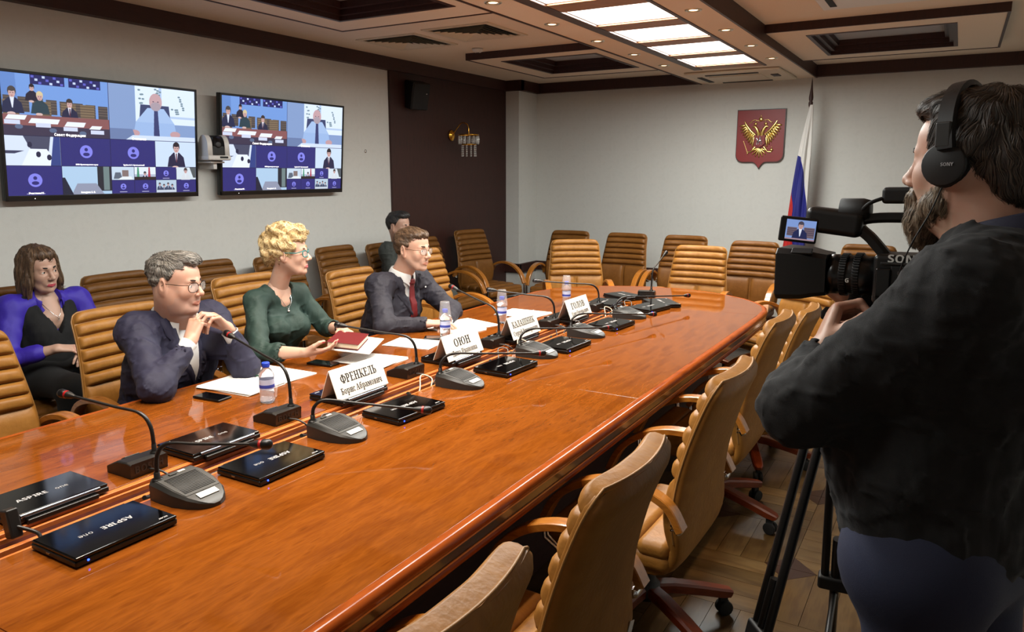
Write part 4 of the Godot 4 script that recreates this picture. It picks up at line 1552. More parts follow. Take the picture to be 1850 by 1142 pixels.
# ------------------------------------------------------------------ things on the table
func build_table_things() -> void:
	plain("lid_gloss", Color(0.008, 0.008, 0.010), 0.08)
	plain("laptop_body", Color(0.02, 0.02, 0.022), 0.35)
	plain("logo_silver", Color(0.62, 0.62, 0.63), 0.4)
	metal("hinge_steel", Color(0.55, 0.58, 0.64), 0.18)
	plain("unit_grey", Color(0.135, 0.135, 0.13), 0.45)
	plain("unit_top", Color(0.20, 0.20, 0.195), 0.5)
	plain("grille_dark", Color(0.07, 0.07, 0.068), 0.6)
	plain("unit_black", Color(0.030, 0.029, 0.028), 0.42)
	plain("faint_logo", Color(0.14, 0.137, 0.13), 0.4)
	plain("label_white", Color(0.85, 0.85, 0.83), 0.5)
	plain("mic_red", Color(0.55, 0.04, 0.05), 0.4)
	metal("mic_mesh", Color(0.22, 0.22, 0.23), 0.4)
	var led := plain("blue_led", Color(0.1, 0.2, 1), 0.4)
	led.emission_enabled = true
	led.emission = Color(0.12, 0.25, 1.0)
	led.emission_energy_multiplier = 4.0
	laptops()
	conference_units()
	name_cards()
	bottles()
	papers()
	loose_cables()

func laptops() -> void:
	var wz := 0.268
	var wx := 0.19
	var geo := func(c: Vector3, s: Vector3, r: float) -> Mesh:
		var g := Geo.new()
		g.rbox(c, s, r, 2)
		return g.mesh()
	var body: Mesh = geo.call(Vector3(0, 0.009, 0), Vector3(wx, 0.016, wz), 0.005)
	var lid: Mesh = geo.call(Vector3(0.002, 0.0215, 0), Vector3(wx - 0.004, 0.009, wz - 0.002), 0.004)
	var battery: Mesh = geo.call(Vector3(-wx / 2 + 0.012, 0.004, 0), Vector3(0.05, 0.014, wz * 0.72), 0.004)
	var g := Geo.new()
	g.tube(PackedVector3Array([Vector3(-wx / 2 + 0.004, 0.019, -wz * 0.40), Vector3(-wx / 2 + 0.004, 0.019, wz * 0.40)]), 0.0065, 10)
	var hinge := g.mesh()
	g = Geo.new()
	g.ball(Vector3(wx / 2 + 0.0005, 0.011, wz / 2 - 0.03), Vector3(0.002, 0.003, 0.003), 8)
	var dot := g.mesh()
	var port: Mesh = geo.call(Vector3(-0.02, 0.010, wz / 2), Vector3(0.014, 0.006, 0.002), 0.001)
	var logo := words("ASPIRE", 0.025, 0.0006)
	var logo2 := words("one", 0.021, 0.0006, false, false)
	var maker := words("acer", 0.013, 0.0006)
	# lettering lies on the lid, its head towards the lid's free edge
	var flatb := Basis(Vector3(0, 0, 1), Vector3(1, 0, 0), Vector3(0, 1, 0))
	var front := ["by the free cable ends at the table's start", "below the dark bent microphone", "below the first name card", "in front of the second name card", "in front of the third name card", "in front of the fourth name card", "near the rounded table end"]
	var rows := [
		["front", -1.775, -1.012, 0], ["front", -1.775, -1.552, 0], ["front", -1.76, -2.192, -4], ["front", -1.757, -2.95, -3], ["front", -1.728, -3.50, -3], ["front", -1.73, -4.14, -5], ["front", -1.735, -4.79, -12],
		["end", -1.725, -5.02, 40],
		["rear", -2.125, -1.045, 0], ["rear", -2.105, -1.58, 0], ["rear", -2.10, -2.26, 0], ["rear", -2.09, -2.99, 0], ["rear", -2.07, -3.56, 0], ["rear", -2.06, -4.21, 0], ["rear", -2.07, -4.83, 5],
		["end", -2.06, -5.17, 62]]
	var nf := 0
	var nr := 0
	var rear := ["with blue reflections, before the empty chair", "with wavy reflections, before the man with clasped hands", "under the first name card", "under the second name card", "under the third name card", "under the fourth name card", "past the last name card"]
	for r in rows:
		var label := ""
		if r[0] == "front":
			label = "closed black netbook on the empty side, " + front[nf]
			nf += 1
		elif r[0] == "rear":
			label = "closed black netbook on the speakers' side, " + rear[nr]
			nr += 1
		else:
			label = "closed black netbook aslant on the rounded end, " + ("front of the box microphone" if r[1] > -1.9 else "left of the box microphone")
		# local +x points to the user's side: the front row opens towards +x, the rear row towards -x
		var turn: float = deg_to_rad(r[3]) + (PI if r[0] == "rear" else 0.0)
		var root := thing("netbook", label, "laptop", Vector3(r[1], TOP + 0.0015, r[2]), "netbooks on the table", turn)
		put_mesh("body", body, M.laptop_body, root)
		var l := put_mesh("lid", lid, M.lid_gloss, root)
		put_mesh("battery", battery, M.laptop_body, root)
		put_mesh("hinge_bar", hinge, M.hinge_steel if r[0] == "rear" else M.laptop_body, root)
		put_mesh("port", port, M.hinge_steel, root)
		put_mesh("wordmark", logo, M.logo_silver, l, Transform3D(flatb, Vector3(0.0, 0.0262, -0.028)))
		put_mesh("wordmark", logo2, M.logo_silver, l, Transform3D(flatb, Vector3(0.0, 0.0262, 0.052)))
		put_mesh("wordmark", maker, M.logo_silver, l, Transform3D(flatb, Vector3(0.078, 0.0262, -0.105)))
		if r[0] == "front":
			put_mesh("power_light", dot, M.blue_led, root)

func gooseneck(root: Node3D, base: Vector3, head: Vector3, lit: bool) -> void:
	# flexible stem that leaves upright and bends over, in the root's own space
	var d := head - base
	var dh := Vector3(d.x, 0, d.z)
	var elbow := base + dh * 0.13 + Vector3(0, 0.052 + 0.38 * maxf(d.y, 0.0), 0)
	var pts := spline([base, base + Vector3(0, (elbow.y - base.y) * 0.62, 0) + dh * 0.02, elbow, elbow.lerp(head, 0.33), elbow.lerp(head, 0.66), head], 5)
	var rad := PackedFloat32Array()
	for i in pts.size():
		rad.append(0.0062 if i < 11 else 0.0046)
	var g := Geo.new()
	g.tube(pts, rad, 8)
	put("gooseneck", g, M.black_plastic, root)
	var dir := (pts[-1] - pts[-3]).normalized()
	var b := frame(dir.cross(Vector3.UP), dir)
	g = Geo.new()
	g.lathe(PackedVector2Array([Vector2(0.005, -0.03), Vector2(0.011, -0.012), Vector2(0.0125, 0.0)]), 12, head, b)
	var h := put("microphone_head", g, M.black_plastic, root)
	g = Geo.new()
	g.lathe(PackedVector2Array([Vector2(0.0127, 0.0), Vector2(0.0132, 0.002), Vector2(0.0132, 0.006), Vector2(0.0127, 0.008)]), 12, head, b)
	put("light_ring", g, M.mic_red if lit else M.black_plastic, h)
	g = Geo.new()
	g.lathe(PackedVector2Array([Vector2(0.0128, 0.008), Vector2(0.0145, 0.012), Vector2(0.0148, 0.024), Vector2(0.012, 0.032), Vector2(0.006, 0.036), Vector2(0, 0.037)]), 14, head, b)
	put("mesh_cap", g, M.mic_mesh, h)

func conference_units() -> void:
	# black boxes of the speakers' side
	var g := Geo.new()
	var prof := [Vector2(-0.062, 0.0), Vector2(0.056, 0.0), Vector2(0.060, 0.046), Vector2(0.040, 0.050), Vector2(-0.01, 0.046), Vector2(-0.062, 0.022)]
	var secs := []
	for z in [[-0.062, 0.90], [-0.058, 1.0], [0.058, 1.0], [0.062, 0.90]]:
		var s := PackedVector3Array()
		for p in prof:
			s.append(Vector3(p.x * (0.97 + 0.03 * z[1]), p.y * z[1], z[0]))
		secs.append(s)
	g.loft(secs)
	var box := g.mesh()
	g = Geo.new()
	g.rbox(Vector3(-0.036, 0.036, 0.0), Vector3(0.022, 0.005, 0.05), 0.002, 1, Basis(Vector3.BACK, 0.45))
	var buttons := g.mesh()
	g = Geo.new()
	g.lathe(PackedVector2Array([Vector2(0.014, 0), Vector2(0.013, 0.006), Vector2(0.008, 0.01), Vector2(0.007, 0.03), Vector2(0, 0.03)]), 12)
	var socket := g.mesh()
	var brand := words("BOSCH", 0.03, 0.0008)
	var rear := [
		[-2.115, -1.325, 0, Vector3(-2.40, 0.957, -1.290), true, "facing the empty chair"],
		[-2.112, -1.885, 0, Vector3(-2.43, 1.025, -1.954), true, "facing the man with clasped hands"],
		[-2.10, -2.635, 0, Vector3(-2.42, 0.959, -2.570), false, "facing the woman in green"],
		[-2.085, -3.335, 0, Vector3(-2.36, 1.033, -3.402), true, "facing the man with a red tie"],
		[-2.065, -3.945, 0, Vector3(-2.38, 0.962, -3.834), false, "beside the third name card"],
		[-2.065, -4.60, 0, Vector3(-2.37, 0.949, -4.400), false, "beside the fourth name card"],
		[-1.945, -5.33, -75, Vector3(-1.86, 1.06, -5.45), false, "alone on the rounded table end"]]
	for r in rear:
		var at := Vector3(r[0], TOP + 0.001, r[1])
		var turn := deg_to_rad(r[2])
		var root := thing("delegate_unit", "black box microphone unit with a thin gooseneck, " + r[5], "microphone", at, "black microphone boxes", turn)
		put_mesh("box", box, M.unit_black, root)
		put_mesh("button_strip", buttons, M.faint_logo, root)
		put_mesh("wordmark", brand, M.faint_logo, root, Transform3D(Basis(Vector3.UP, PI / 2), Vector3(0.0590, 0.024, 0.0)))
		var sk := Vector3(0.035, 0.049, -0.035)
		put_mesh("stem_socket", socket, M.unit_black, root, Transform3D(Basis.IDENTITY, sk))
		var inv := Basis(Vector3.UP, -turn)
		gooseneck(root, sk + Vector3(0, 0.02, 0), inv * (r[3] - at), r[4])
		g = Geo.new()
		g.tube(spline([Vector3(0.05, 0.012, 0.0), Vector3(0.085, 0.012, -0.01), Vector3(0.115, 0.0, -0.02), Vector3(0.135, -0.024, -0.03)], 5), 0.0035, 6)
		put("lead", g, M.unit_grey if r[2] == 0 else M.unit_black, root)
	# grey wedges with a loudspeaker on the empty side
	secs = []
	for s in [[-0.002, 0.066, 0.050], [0.004, 0.071, 0.056], [0.05, 0.075, 0.054], [0.10, 0.073, 0.044], [0.15, 0.060, 0.031], [0.178, 0.043, 0.022], [0.192, 0.026, 0.015], [0.198, 0.010, 0.010]]:
		var w: float = s[1]
		var h: float = s[2]
		secs.append(PackedVector3Array([Vector3(s[0], 0, -w), Vector3(s[0], h * 0.78, -w), Vector3(s[0], h, -w * 0.90), Vector3(s[0], h, w * 0.90), Vector3(s[0], h * 0.78, w), Vector3(s[0], 0, w)]))
	g = Geo.new(); g.loft(secs)
	var wedge := g.mesh()
	var tops := []
	for s in [[0.012, 0.060, 0.0572], [0.05, 0.064, 0.0552], [0.10, 0.062, 0.0452], [0.142, 0.054, 0.0345]]:
		tops.append(PackedVector3Array([Vector3(s[0], s[2] - 0.004, -s[1]), Vector3(s[0], s[2], -s[1]), Vector3(s[0], s[2], s[1] * 1.0), Vector3(s[0], s[2] - 0.004, s[1] * 1.0)]))
	g = Geo.new(); g.loft(tops)
	var plate := g.mesh()
	g = Geo.new()
	for i in 14:
		var x := 0.045 + 0.0065 * i
		var h := 0.0565 if x < 0.05 else lerpf(0.0555, 0.0349, (x - 0.05) / 0.092)
		g.box(Vector3(x, h + 0.0006, 0), Vector3(0.0032, 0.0022, 0.1), Basis(Vector3.BACK, -0.22))
	var grille := g.mesh()
	g = Geo.new()
	g.rbox(Vector3(0.160, 0.0302, 0.0), Vector3(0.022, 0.002, 0.062), 0.0008, 1, Basis(Vector3.BACK, -0.31))
	var tagm := g.mesh()
	g = Geo.new()
	g.rbox(Vector3(0.022, 0.058, -0.02), Vector3(0.010, 0.004, 0.022), 0.001, 1)
	var key := g.mesh()
	var front := [
		[-1.885, -1.275, Vector3(-1.56, 0.936, -1.325), "beside the first netbook"], [-1.880, -1.870, Vector3(-1.53, 0.852, -2.0), "between the second and third netbooks"],
		[-1.875, -2.620, Vector3(-1.55, 0.866, -2.885), "in front of the first name card's end"], [-1.850, -3.270, Vector3(-1.55, 0.848, -3.65), "between second and third name cards"],
		[-1.835, -3.825, Vector3(-1.53, 0.820, -4.29), "between third and fourth name cards"], [-1.835, -4.480, Vector3(-1.55, 0.830, -5.03), "near the rounded table end"]]
	for f in front:
		var at := Vector3(f[0], TOP + 0.001, f[1])
		var root := thing("speaker_unit", "grey wedge microphone unit with white tag, " + f[3], "microphone", at, "grey microphone wedges")
		put_mesh("housing", wedge, M.unit_grey, root)
		put_mesh("top_plate", plate, M.unit_top, root)
		var gm := put_mesh("grille", grille, M.grille_dark, root)
		gm.set_meta("kind", "stuff")
		put_mesh("name_tag", tagm, M.label_white, root)
		put_mesh("button", key, M.label_white, root)
		put_mesh("button", key, M.unit_top, root, Transform3D(Basis.IDENTITY, Vector3(0.002, 0, 0.03)))
		var sk := Vector3(0.016, 0.054, 0.052)
		put_mesh("stem_socket", socket, M.unit_black, root, Transform3D(Basis.from_scale(Vector3(1.15, 0.8, 1.15)), sk))
		gooseneck(root, sk + Vector3(0, 0.014, 0), f[2] - at, true)
		g = Geo.new()
		g.tube(spline([Vector3(0.0, 0.02, -0.02), Vector3(-0.035, 0.022, -0.03), Vector3(-0.06, 0.004, -0.02), Vector3(-0.05, -0.026, 0.03)], 5), 0.0035, 6)
		put("lead", g, M.unit_grey, root)

func name_cards() -> void:
	var card := plain("card_white", Color(0.86, 0.85, 0.83), 0.35)
	var ink := plain("ink", Color(0.02, 0.02, 0.02), 0.6)
	var list := [
		["ФРЕНКЕЛЬ", "Борис Абрамович", -2.06, -2.255, "carrying the longest surname"], ["ОЮН", "Дина Ивановна", -2.045, -2.985, "carrying a three letter surname"],
		["КАЛАШНИК", "Сергей Викторович", -2.02, -3.55, "third in the row from the clasped hands"], ["ГОЛОВ", "Олег Евгеньевич", -2.005, -4.215, "nearest the rounded table end"]]
	for c in list:
		var root := thing("name_card", "white tent name card with black serif lettering, " + c[4], "name card", Vector3(c[2], TOP + 0.028, c[3]), "name cards standing on netbooks")
		var w := 0.305
		var h := 0.115
		var hd := 0.045
		var t := 0.003
		for s in [-1.0, 1.0]:
			var g := Geo.new()
			var e := Vector3(-hd * s, h, 0)
			var nrm := Vector3(h * s, hd, 0).normalized()
			var b := Basis(Vector3(0, 0, -1), e.normalized(), nrm)
			if s < 0:
				b = Basis(Vector3(0, 0, 1), e.normalized(), nrm)
			g.rbox(Vector3(hd * s, 0, 0) + e * 0.5, Vector3(w, e.length() + 0.002, t), 0.0012, 1, b)
			put("card_face", g, card, root)
			if s > 0:
				var o := Vector3(hd * s, 0, 0) + nrm * (t / 2 + 0.0002)
				var wide := 0.052 if c[0].length() < 7 else 0.047
				put_mesh("lettering", words(c[0], wide, 0.0006, true), ink, root, Transform3D(b * Basis.from_scale(Vector3(0.80 if c[0].length() > 7 else 1.0, 1.0, 1)), o + e * 0.62))
				put_mesh("lettering", words(c[1], 0.034, 0.0006, true), ink, root, Transform3D(b * Basis.from_scale(Vector3(0.76, 1.0, 1)), o + e * 0.24))

func bottles() -> void:
	var water := plain("bottle_water", Color(0.93, 0.96, 1.0, 0.08), 0.03)
	water.refraction_enabled = true
	water.refraction_scale = 0.033
	water.transparency = BaseMaterial3D.TRANSPARENCY_ALPHA
	var clear := plain("clear_cup", Color(0.95, 0.96, 0.98, 0.16), 0.08)
	clear.transparency = BaseMaterial3D.TRANSPARENCY_ALPHA
	var cap := plain("bottle_cap", Color(0.12, 0.24, 0.72), 0.4)
	var wrap := plain("bottle_label", Color(0.72, 0.75, 0.86), 0.4)
	var mark := plain("bottle_mark", Color(0.20, 0.26, 0.62), 0.4)
	var g := Geo.new()
	g.lathe(PackedVector2Array([Vector2(0, 0.002), Vector2(0.022, 0.0), Vector2(0.029, 0.006), Vector2(0.030, 0.02), Vector2(0.0285, 0.03), Vector2(0.030, 0.04), Vector2(0.0285, 0.05), Vector2(0.029, 0.056), Vector2(0.029, 0.10), Vector2(0.030, 0.106), Vector2(0.029, 0.116), Vector2(0.022, 0.132), Vector2(0.014, 0.142), Vector2(0.013, 0.148), Vector2(0, 0.149)]), 24)
	var body := g.mesh()
	g = Geo.new(); g.lathe(PackedVector2Array([Vector2(0.0296, 0.058), Vector2(0.0299, 0.06), Vector2(0.0299, 0.096), Vector2(0.0296, 0.098)]), 24)
	var lab := g.mesh()
	g = Geo.new(); g.lathe(PackedVector2Array([Vector2(0.0302, 0.064), Vector2(0.0304, 0.066), Vector2(0.0304, 0.075), Vector2(0.0302, 0.077)]), 24)
	var band := g.mesh()
	g = Geo.new(); g.lathe(PackedVector2Array([Vector2(0.0145, 0.146), Vector2(0.0155, 0.147), Vector2(0.0155, 0.162), Vector2(0.014, 0.165), Vector2(0, 0.165)]), 20)
	var top := g.mesh()
	g = Geo.new(); g.lathe(PackedVector2Array([Vector2(0.034, 0.0), Vector2(0.036, 0.002), Vector2(0.0345, 0.006), Vector2(0.026, 0.094), Vector2(0.024, 0.097), Vector2(0, 0.097)]), 24)
	var cup := g.mesh()
	var who := ["before the man with clasped hands", "cup over it, before the red tie", "cup over it, behind the third name card", "cup over it, behind the fourth name card"]
	var at := [Vector3(-2.315, TOP + 0.001, -2.02), Vector3(-2.40, TOP + 0.001, -3.37), Vector3(-2.35, TOP + 0.001, -3.90), Vector3(-2.30, TOP + 0.001, -4.69)]
	var cups := ["standing by the first bottle", "over the bottle before the red tie", "over the bottle behind the third name card", "over the bottle behind the fourth name card"]
	for i in 4:
		var root := thing("water_bottle", "clear water bottle, blue cap, " + who[i], "bottle", at[i], "water bottles")
		put_mesh("bottle", body, water, root)
		put_mesh("label", lab, wrap, root)
		put_mesh("label_band", band, mark, root)
		put_mesh("cap", top, cap, root)
		var c := put_mesh("plastic_cup", cup, clear)
		c.position = Vector3(-2.36, TOP + 0.098, -2.075) if i == 0 else at[i] + Vector3(0, 0.110, 0)
		if i == 0:
			c.rotation = Vector3(PI, 0, 0)
		tag(c, "clear disposable plastic cup " + cups[i], "cup", "plastic cups")

func text_sheet(sd: int, lines: int) -> ImageTexture:
	var r := RandomNumberGenerator.new()
	r.seed = sd
	var im := Image.create(256, 362, false, Image.FORMAT_RGB8)
	im.fill(Color(0.93, 0.93, 0.92))
	for k in lines:
		var x := 28
		while x < 224:
			var w := r.randi_range(5, 20)
			im.fill_rect(Rect2i(x, 36 + k * 11, mini(w, 228 - x), 3), Color(0.62, 0.62, 0.64))
			x += w + 4
	return ImageTexture.create_from_image(im)

func papers() -> void:
	var printed := plain("printed_page", Color(0.95, 0.95, 0.95), 0.7)
	printed.albedo_texture = text_sheet(3, 26)
	var blank := plain("paper", Color(0.88, 0.88, 0.87), 0.7)
	var green := plain("green_edge", Color(0.08, 0.28, 0.18), 0.6)
	# x, z, width along x, depth along z, turn, sheets, printed, label
	var list := [
		[-2.60, -2.13, 0.30, 0.215, 6, 5, true, "stack of printed pages before the man with clasped hands"],
		[-2.615, -2.335, 0.30, 0.215, 3, 2, false, "blank white sheet beyond the printed stack and bottle"],
		[-2.42, -2.76, 0.297, 0.225, 5, 4, true, "stack of pages under the red book and hands"],
		[-2.465, -3.17, 0.28, 0.205, 12, 2, false, "white sheet between phone and second name card"],
		[-2.49, -3.60, 0.30, 0.215, -8, 4, true, "stack of pages under the red tie man's hands"],
		[-2.50, -3.78, 0.297, 0.21, -14, 2, true, "loose pages beyond the red tie man's stack"],
		[-2.39, -4.235, 0.297, 0.25, 0, 3, false, "white sheets on the table before the empty chair"]]
	for p in list:
		var root := thing("paper_stack", p[7], "paper", Vector3(p[0], TOP + 0.0008, p[1]), "papers on the table", deg_to_rad(p[4]))
		for k in p[5]:
			var g := Geo.new()
			var y: float = 0.0018 * k
			var b := Basis(Vector3.UP, deg_to_rad(((k * 37) % 7 - 3) * 0.9))
			g.box(Vector3(0, y + 0.0006, 0), Vector3(p[2], 0.0012, p[3]), b)
			put("sheet", g, blank, root)
			if k == p[5] - 1 and p[6]:
				g = Geo.new()
				var hx: float = p[2] / 2 - 0.004
				var hz: float = p[3] / 2 - 0.004
				y += 0.0014
				# lines of print run along z, the head of the page towards +x
				g.picture(b * Vector3(hx, y, -hz), b * Vector3(hx, y, hz), b * Vector3(-hx, y, hz), b * Vector3(-hx, y, -hz), Vector3.UP)
				put("print", g, printed, root)
	var root := thing("pencil", "thin green pencil lying on the printed stack", "pencil", Vector3(-2.66, TOP + 0.014, -2.24))
	var g := Geo.new()
	g.tube(PackedVector3Array([Vector3(-0.07, 0, 0.02), Vector3(0.07, 0, -0.02)]), 0.0032, 6)
	put("shaft", g, green, root)
	# telephones
	for p in [[-2.555, -1.945, 5, "black smartphone lying face down beside the printed stack"], [-2.565, -2.587, 6, "black smartphone lying by the woman's hands"], [-2.43, -3.335, 30, "black smartphone by the second bottle"]]:
		root = thing("smartphone", p[3], "phone", Vector3(p[0], TOP + 0.0008, p[1]), "phones on the table", deg_to_rad(p[2]))
		g = Geo.new()
		g.rbox(Vector3(0, 0.005, 0), Vector3(0.145, 0.009, 0.072), 0.004, 2)
		put("case", g, M.laptop_body, root)
		g = Geo.new()
		g.rbox(Vector3(0, 0.0098, 0), Vector3(0.138, 0.001, 0.066), 0.0004, 1)
		put("glass", g, M.lid_gloss, root)

func loose_cables() -> void:
	var grey := plain("cable_grey", Color(0.32, 0.31, 0.30), 0.5)
	var white := plain("cable_white", Color(0.72, 0.68, 0.60), 0.5)
	var n := 0
	for z in [-1.35, -1.95, -2.55, -2.72, -3.2, -3.4, -3.85, -4.05, -4.55, -4.72, -4.9]:
		var c := Vector3(-1.93, TOP - 0.028, z)
		var kind: StandardMaterial3D = [M.black_plastic, grey, white][n % 3]
		var root := thing("cable_loop", "%s cable curling out of the table groove %s" % [["black", "grey", "pale"][n % 3], ["by the first wedge unit", "by the second wedge unit", "before the third wedge unit", "past the third wedge unit", "before the fourth wedge unit", "past the fourth wedge unit", "by the fifth wedge unit", "before the fourth name card", "by the sixth wedge unit", "past the sixth wedge unit", "at the groove's end"][n]], "cable", c, "cables in the groove")
		var g := Geo.new()
		g.tube(spline([Vector3(0.0, 0.006, 0.16), Vector3(0.012, 0.01, 0.06), Vector3(-0.02, 0.045 + 0.01 * (n % 3), 0.0), Vector3(0.015, 0.05, -0.03), Vector3(0.03, 0.02, -0.005), Vector3(0.0, 0.008, -0.06), Vector3(-0.01, 0.006, -0.18)], 6), 0.0032, 6)
		put("cord", g, kind, root)
		g = Geo.new()
		g.tube(PackedVector3Array([Vector3(0.0, 0.010, 0.10), Vector3(0.02, 0.028, 0.145)]), [0.0045, 0.007], 8)
		put("plug", g, M.black_plastic, root)
		n += 1
	# bundle of connectors at the near end
	var root := thing("connector_bundle", "black and ivory plug connectors standing in the groove at the table's start", "connectors", Vector3(-1.985, TOP - 0.02, -0.865))
	for p in [[Vector3(0.0, 0.055, -0.03), Vector3(0.034, 0.075, 0.03), M.black_plastic, "black_plug"], [Vector3(0.0, 0.05, 0.02), Vector3(0.03, 0.05, 0.022), M.cable_white, "ivory_plug"], [Vector3(0.02, 0.035, 0.045), Vector3(0.026, 0.045, 0.02), M.cable_white, "ivory_plug"]]:
		var g := Geo.new()
		g.rbox(p[0], p[1], 0.005, 2, Basis(Vector3.BACK, 0.2))
		put(p[3], g, p[2], root)
	var g := Geo.new()
	g.tube(spline([Vector3(0.01, 0.05, -0.03), Vector3(0.05, 0.03, -0.06), Vector3(0.09, 0.026, -0.05), Vector3(0.12, 0.03, -0.03)], 5), 0.005, 8)
	put("cord", g, M.black_plastic, root)

# ------------------------------------------------------------------ distance fields meshed as surface nets
class Field:
	var o: Vector3
	var c: float
	var nx: int
	var ny: int
	var nz: int
	var d := PackedFloat32Array()

	func _init(lo: Vector3, hi: Vector3, cell: float) -> void:
		o = lo
		c = cell
		nx = int((hi.x - lo.x) / cell) + 2
		ny = int((hi.y - lo.y) / cell) + 2
		nz = int((hi.z - lo.z) / cell) + 2
		d.resize(nx * ny * nz)
		d.fill(1.0)

	func span(lo: Vector3, hi: Vector3) -> Array:
		var a := ((lo - o) / c).floor()
		var b := ((hi - o) / c).ceil()
		return [maxi(int(a.x), 0), mini(int(b.x), nx - 1), maxi(int(a.y), 0), mini(int(b.y), ny - 1), maxi(int(a.z), 0), mini(int(b.z), nz - 1)]

	# tapered capsule; fl squeezes it along the unit vector ax; sg -1 cuts instead of adding
	func cap(a: Vector3, b: Vector3, ra: float, rb: float, k := 0.02, ax := Vector3.ZERO, fl := 1.0, sg := 1) -> void:
		var m := Vector3.ONE * (maxf(ra, rb) + k + 2.0 * c)
		var s := span(a.min(b) - m, a.max(b) + m)
		var ba := b - a
		var bb := maxf(ba.length_squared(), 1e-9)
		var iv := 1.0 / fl - 1.0
		var q4 := 0.25 / k
		var deep := -k - 3.0 * c if sg > 0 else -9.0
		for iz in range(s[4], s[5] + 1):
			for iy in range(s[2], s[3] + 1):
				var id: int = (iz * ny + iy) * nx + s[0]
				var p := o + Vector3(s[0], iy, iz) * c - a
				for ix in range(s[0], s[1] + 1):
					if d[id] < deep:
						id += 1
						p.x += c
						continue
					var t := clampf(p.dot(ba) / bb, 0.0, 1.0)
					var q := p - ba * t
					if iv != 0.0:
						q += ax * (q.dot(ax) * iv)
					var e := q.length() - (ra + (rb - ra) * t)
					if iv != 0.0:
						e *= fl
					var f := d[id]
					if sg > 0:
						var h := k - absf(f - e)
						d[id] = minf(f, e) - (h * h * q4 if h > 0.0 else 0.0)
					else:
						e = -e
						var h := k - absf(f - e)
						d[id] = maxf(f, e) + (h * h * q4 if h > 0.0 else 0.0)
					id += 1
					p.x += c

	func ell(at: Vector3, r: Vector3, b := Basis.IDENTITY, k := 0.02, sg := 1) -> void:
		var big := maxf(r.x, maxf(r.y, r.z))
		var m := Vector3.ONE * (big + k + 2.0 * c)
		var s := span(at - m, at + m)
		var inv := b.transposed()
		var q4 := 0.25 / k
		var deep := -k - 3.0 * c if sg > 0 else -9.0
		for iz in range(s[4], s[5] + 1):
			for iy in range(s[2], s[3] + 1):
				var id: int = (iz * ny + iy) * nx + s[0]
				var p := o + Vector3(s[0], iy, iz) * c - at
				for ix in range(s[0], s[1] + 1):
					if d[id] < deep:
						id += 1
						p.x += c
						continue
					var q := inv * p / r
					var k0 := q.length()
					var k1 := (q / r).length()
					var e := k0 * (k0 - 1.0) / k1 if k1 > 1e-6 else -big
					var f := d[id]
					if sg > 0:
						var h := k - absf(f - e)
						d[id] = minf(f, e) - (h * h * q4 if h > 0.0 else 0.0)
					else:
						e = -e
						var h := k - absf(f - e)
						d[id] = maxf(f, e) + (h * h * q4 if h > 0.0 else 0.0)
					id += 1
					p.x += c

	# cut away the side of a plane that n points to
	func cut(at: Vector3, n: Vector3, k := 0.006) -> void:
		n = n.normalized()
		var id := 0
		for iz in nz:
			for iy in ny:
				var e := (o + Vector3(0, iy, iz) * c - at).dot(n)
				for ix in nx:
					var f := d[id]
					var h := k - absf(f - e)
					d[id] = maxf(f, e) + (h * h * 0.25 / k if h > 0.0 else 0.0)
					id += 1
					e += c * n.x

	# keep only what lies above a line that gives the lowest height for each depth, in a head's own axes
	func hairline(at: Vector3, b: Basis, sc: float, pts: PackedVector2Array, k := 0.006) -> void:
		var inv := b.transposed()
		var id := 0
		for iz in nz:
			for iy in ny:
				for ix in nx:
					var f := d[id]
					if f < 0.03 and f > -0.045:
						var q := inv * (o + Vector3(ix, iy, iz) * c - at) / sc
						var y := pts[0].y
						for i in pts.size() - 1:
							if q.z >= pts[i].x:
								y = lerpf(pts[i].y, pts[i + 1].y, clampf((q.z - pts[i].x) / (pts[i + 1].x - pts[i].x), 0, 1))
						var e := (y - q.y) * sc * 0.7
						var h := k - absf(f - e)
						d[id] = maxf(f, e) + (h * h * 0.25 / k if h > 0.0 else 0.0)
					id += 1

	# V opening of a jacket: a wedge in front, half width w at height y1, nothing at y0; zf is where the front begins
	func vee(y0: float, y1: float, w: float, zf: float, cx := 0.0) -> void:
		var id := 0
		for iz in nz:
			for iy in ny:
				var p := o + Vector3(0, iy, iz) * c
				for ix in nx:
					var f := d[id]
					if f < 0.05 and f > -0.07:
						var x := p.x + ix * c - cx
						var e := maxf(absf(x) - w * (p.y - y0) / (y1 - y0), zf - p.z)
						d[id] = maxf(f, -e)
					id += 1

	func rough(n: FastNoiseLite, amp: float, sc: Vector3, b := Basis.IDENTITY) -> void:
		var inv := b.transposed()
		var id := 0
		for iz in nz:
			for iy in ny:
				for ix in nx:
					if absf(d[id]) < 0.03:
						var p := (inv * (o + Vector3(ix, iy, iz) * c)) * sc
						d[id] += n.get_noise_3dv(p) * amp
					id += 1

	# sharp drapery folds: ridges along the zero lines of a noise
	func folds(n: FastNoiseLite, amp: float, sc: Vector3) -> void:
		var id := 0
		for iz in nz:
			for iy in ny:
				for ix in nx:
					if absf(d[id]) < 0.03:
						d[id] -= amp * maxf(0.0, 1.0 - absf(n.get_noise_3dv((o + Vector3(ix, iy, iz) * c) * sc)) * 5.0)
					id += 1

	func at(p: Vector3) -> float:
		var q := (p - o) / c
		var i := clampi(int(q.x), 0, nx - 1)
		var j := clampi(int(q.y), 0, ny - 1)
		var k := clampi(int(q.z), 0, nz - 1)
		return d[(k * ny + j) * nx + i]

	# first point of the surface met from p along v
	func hit(p: Vector3, v: Vector3) -> Vector3:
		for s in 400:
			if at(p) < 0.0:
				break
			p += v * c * 0.25
		return p

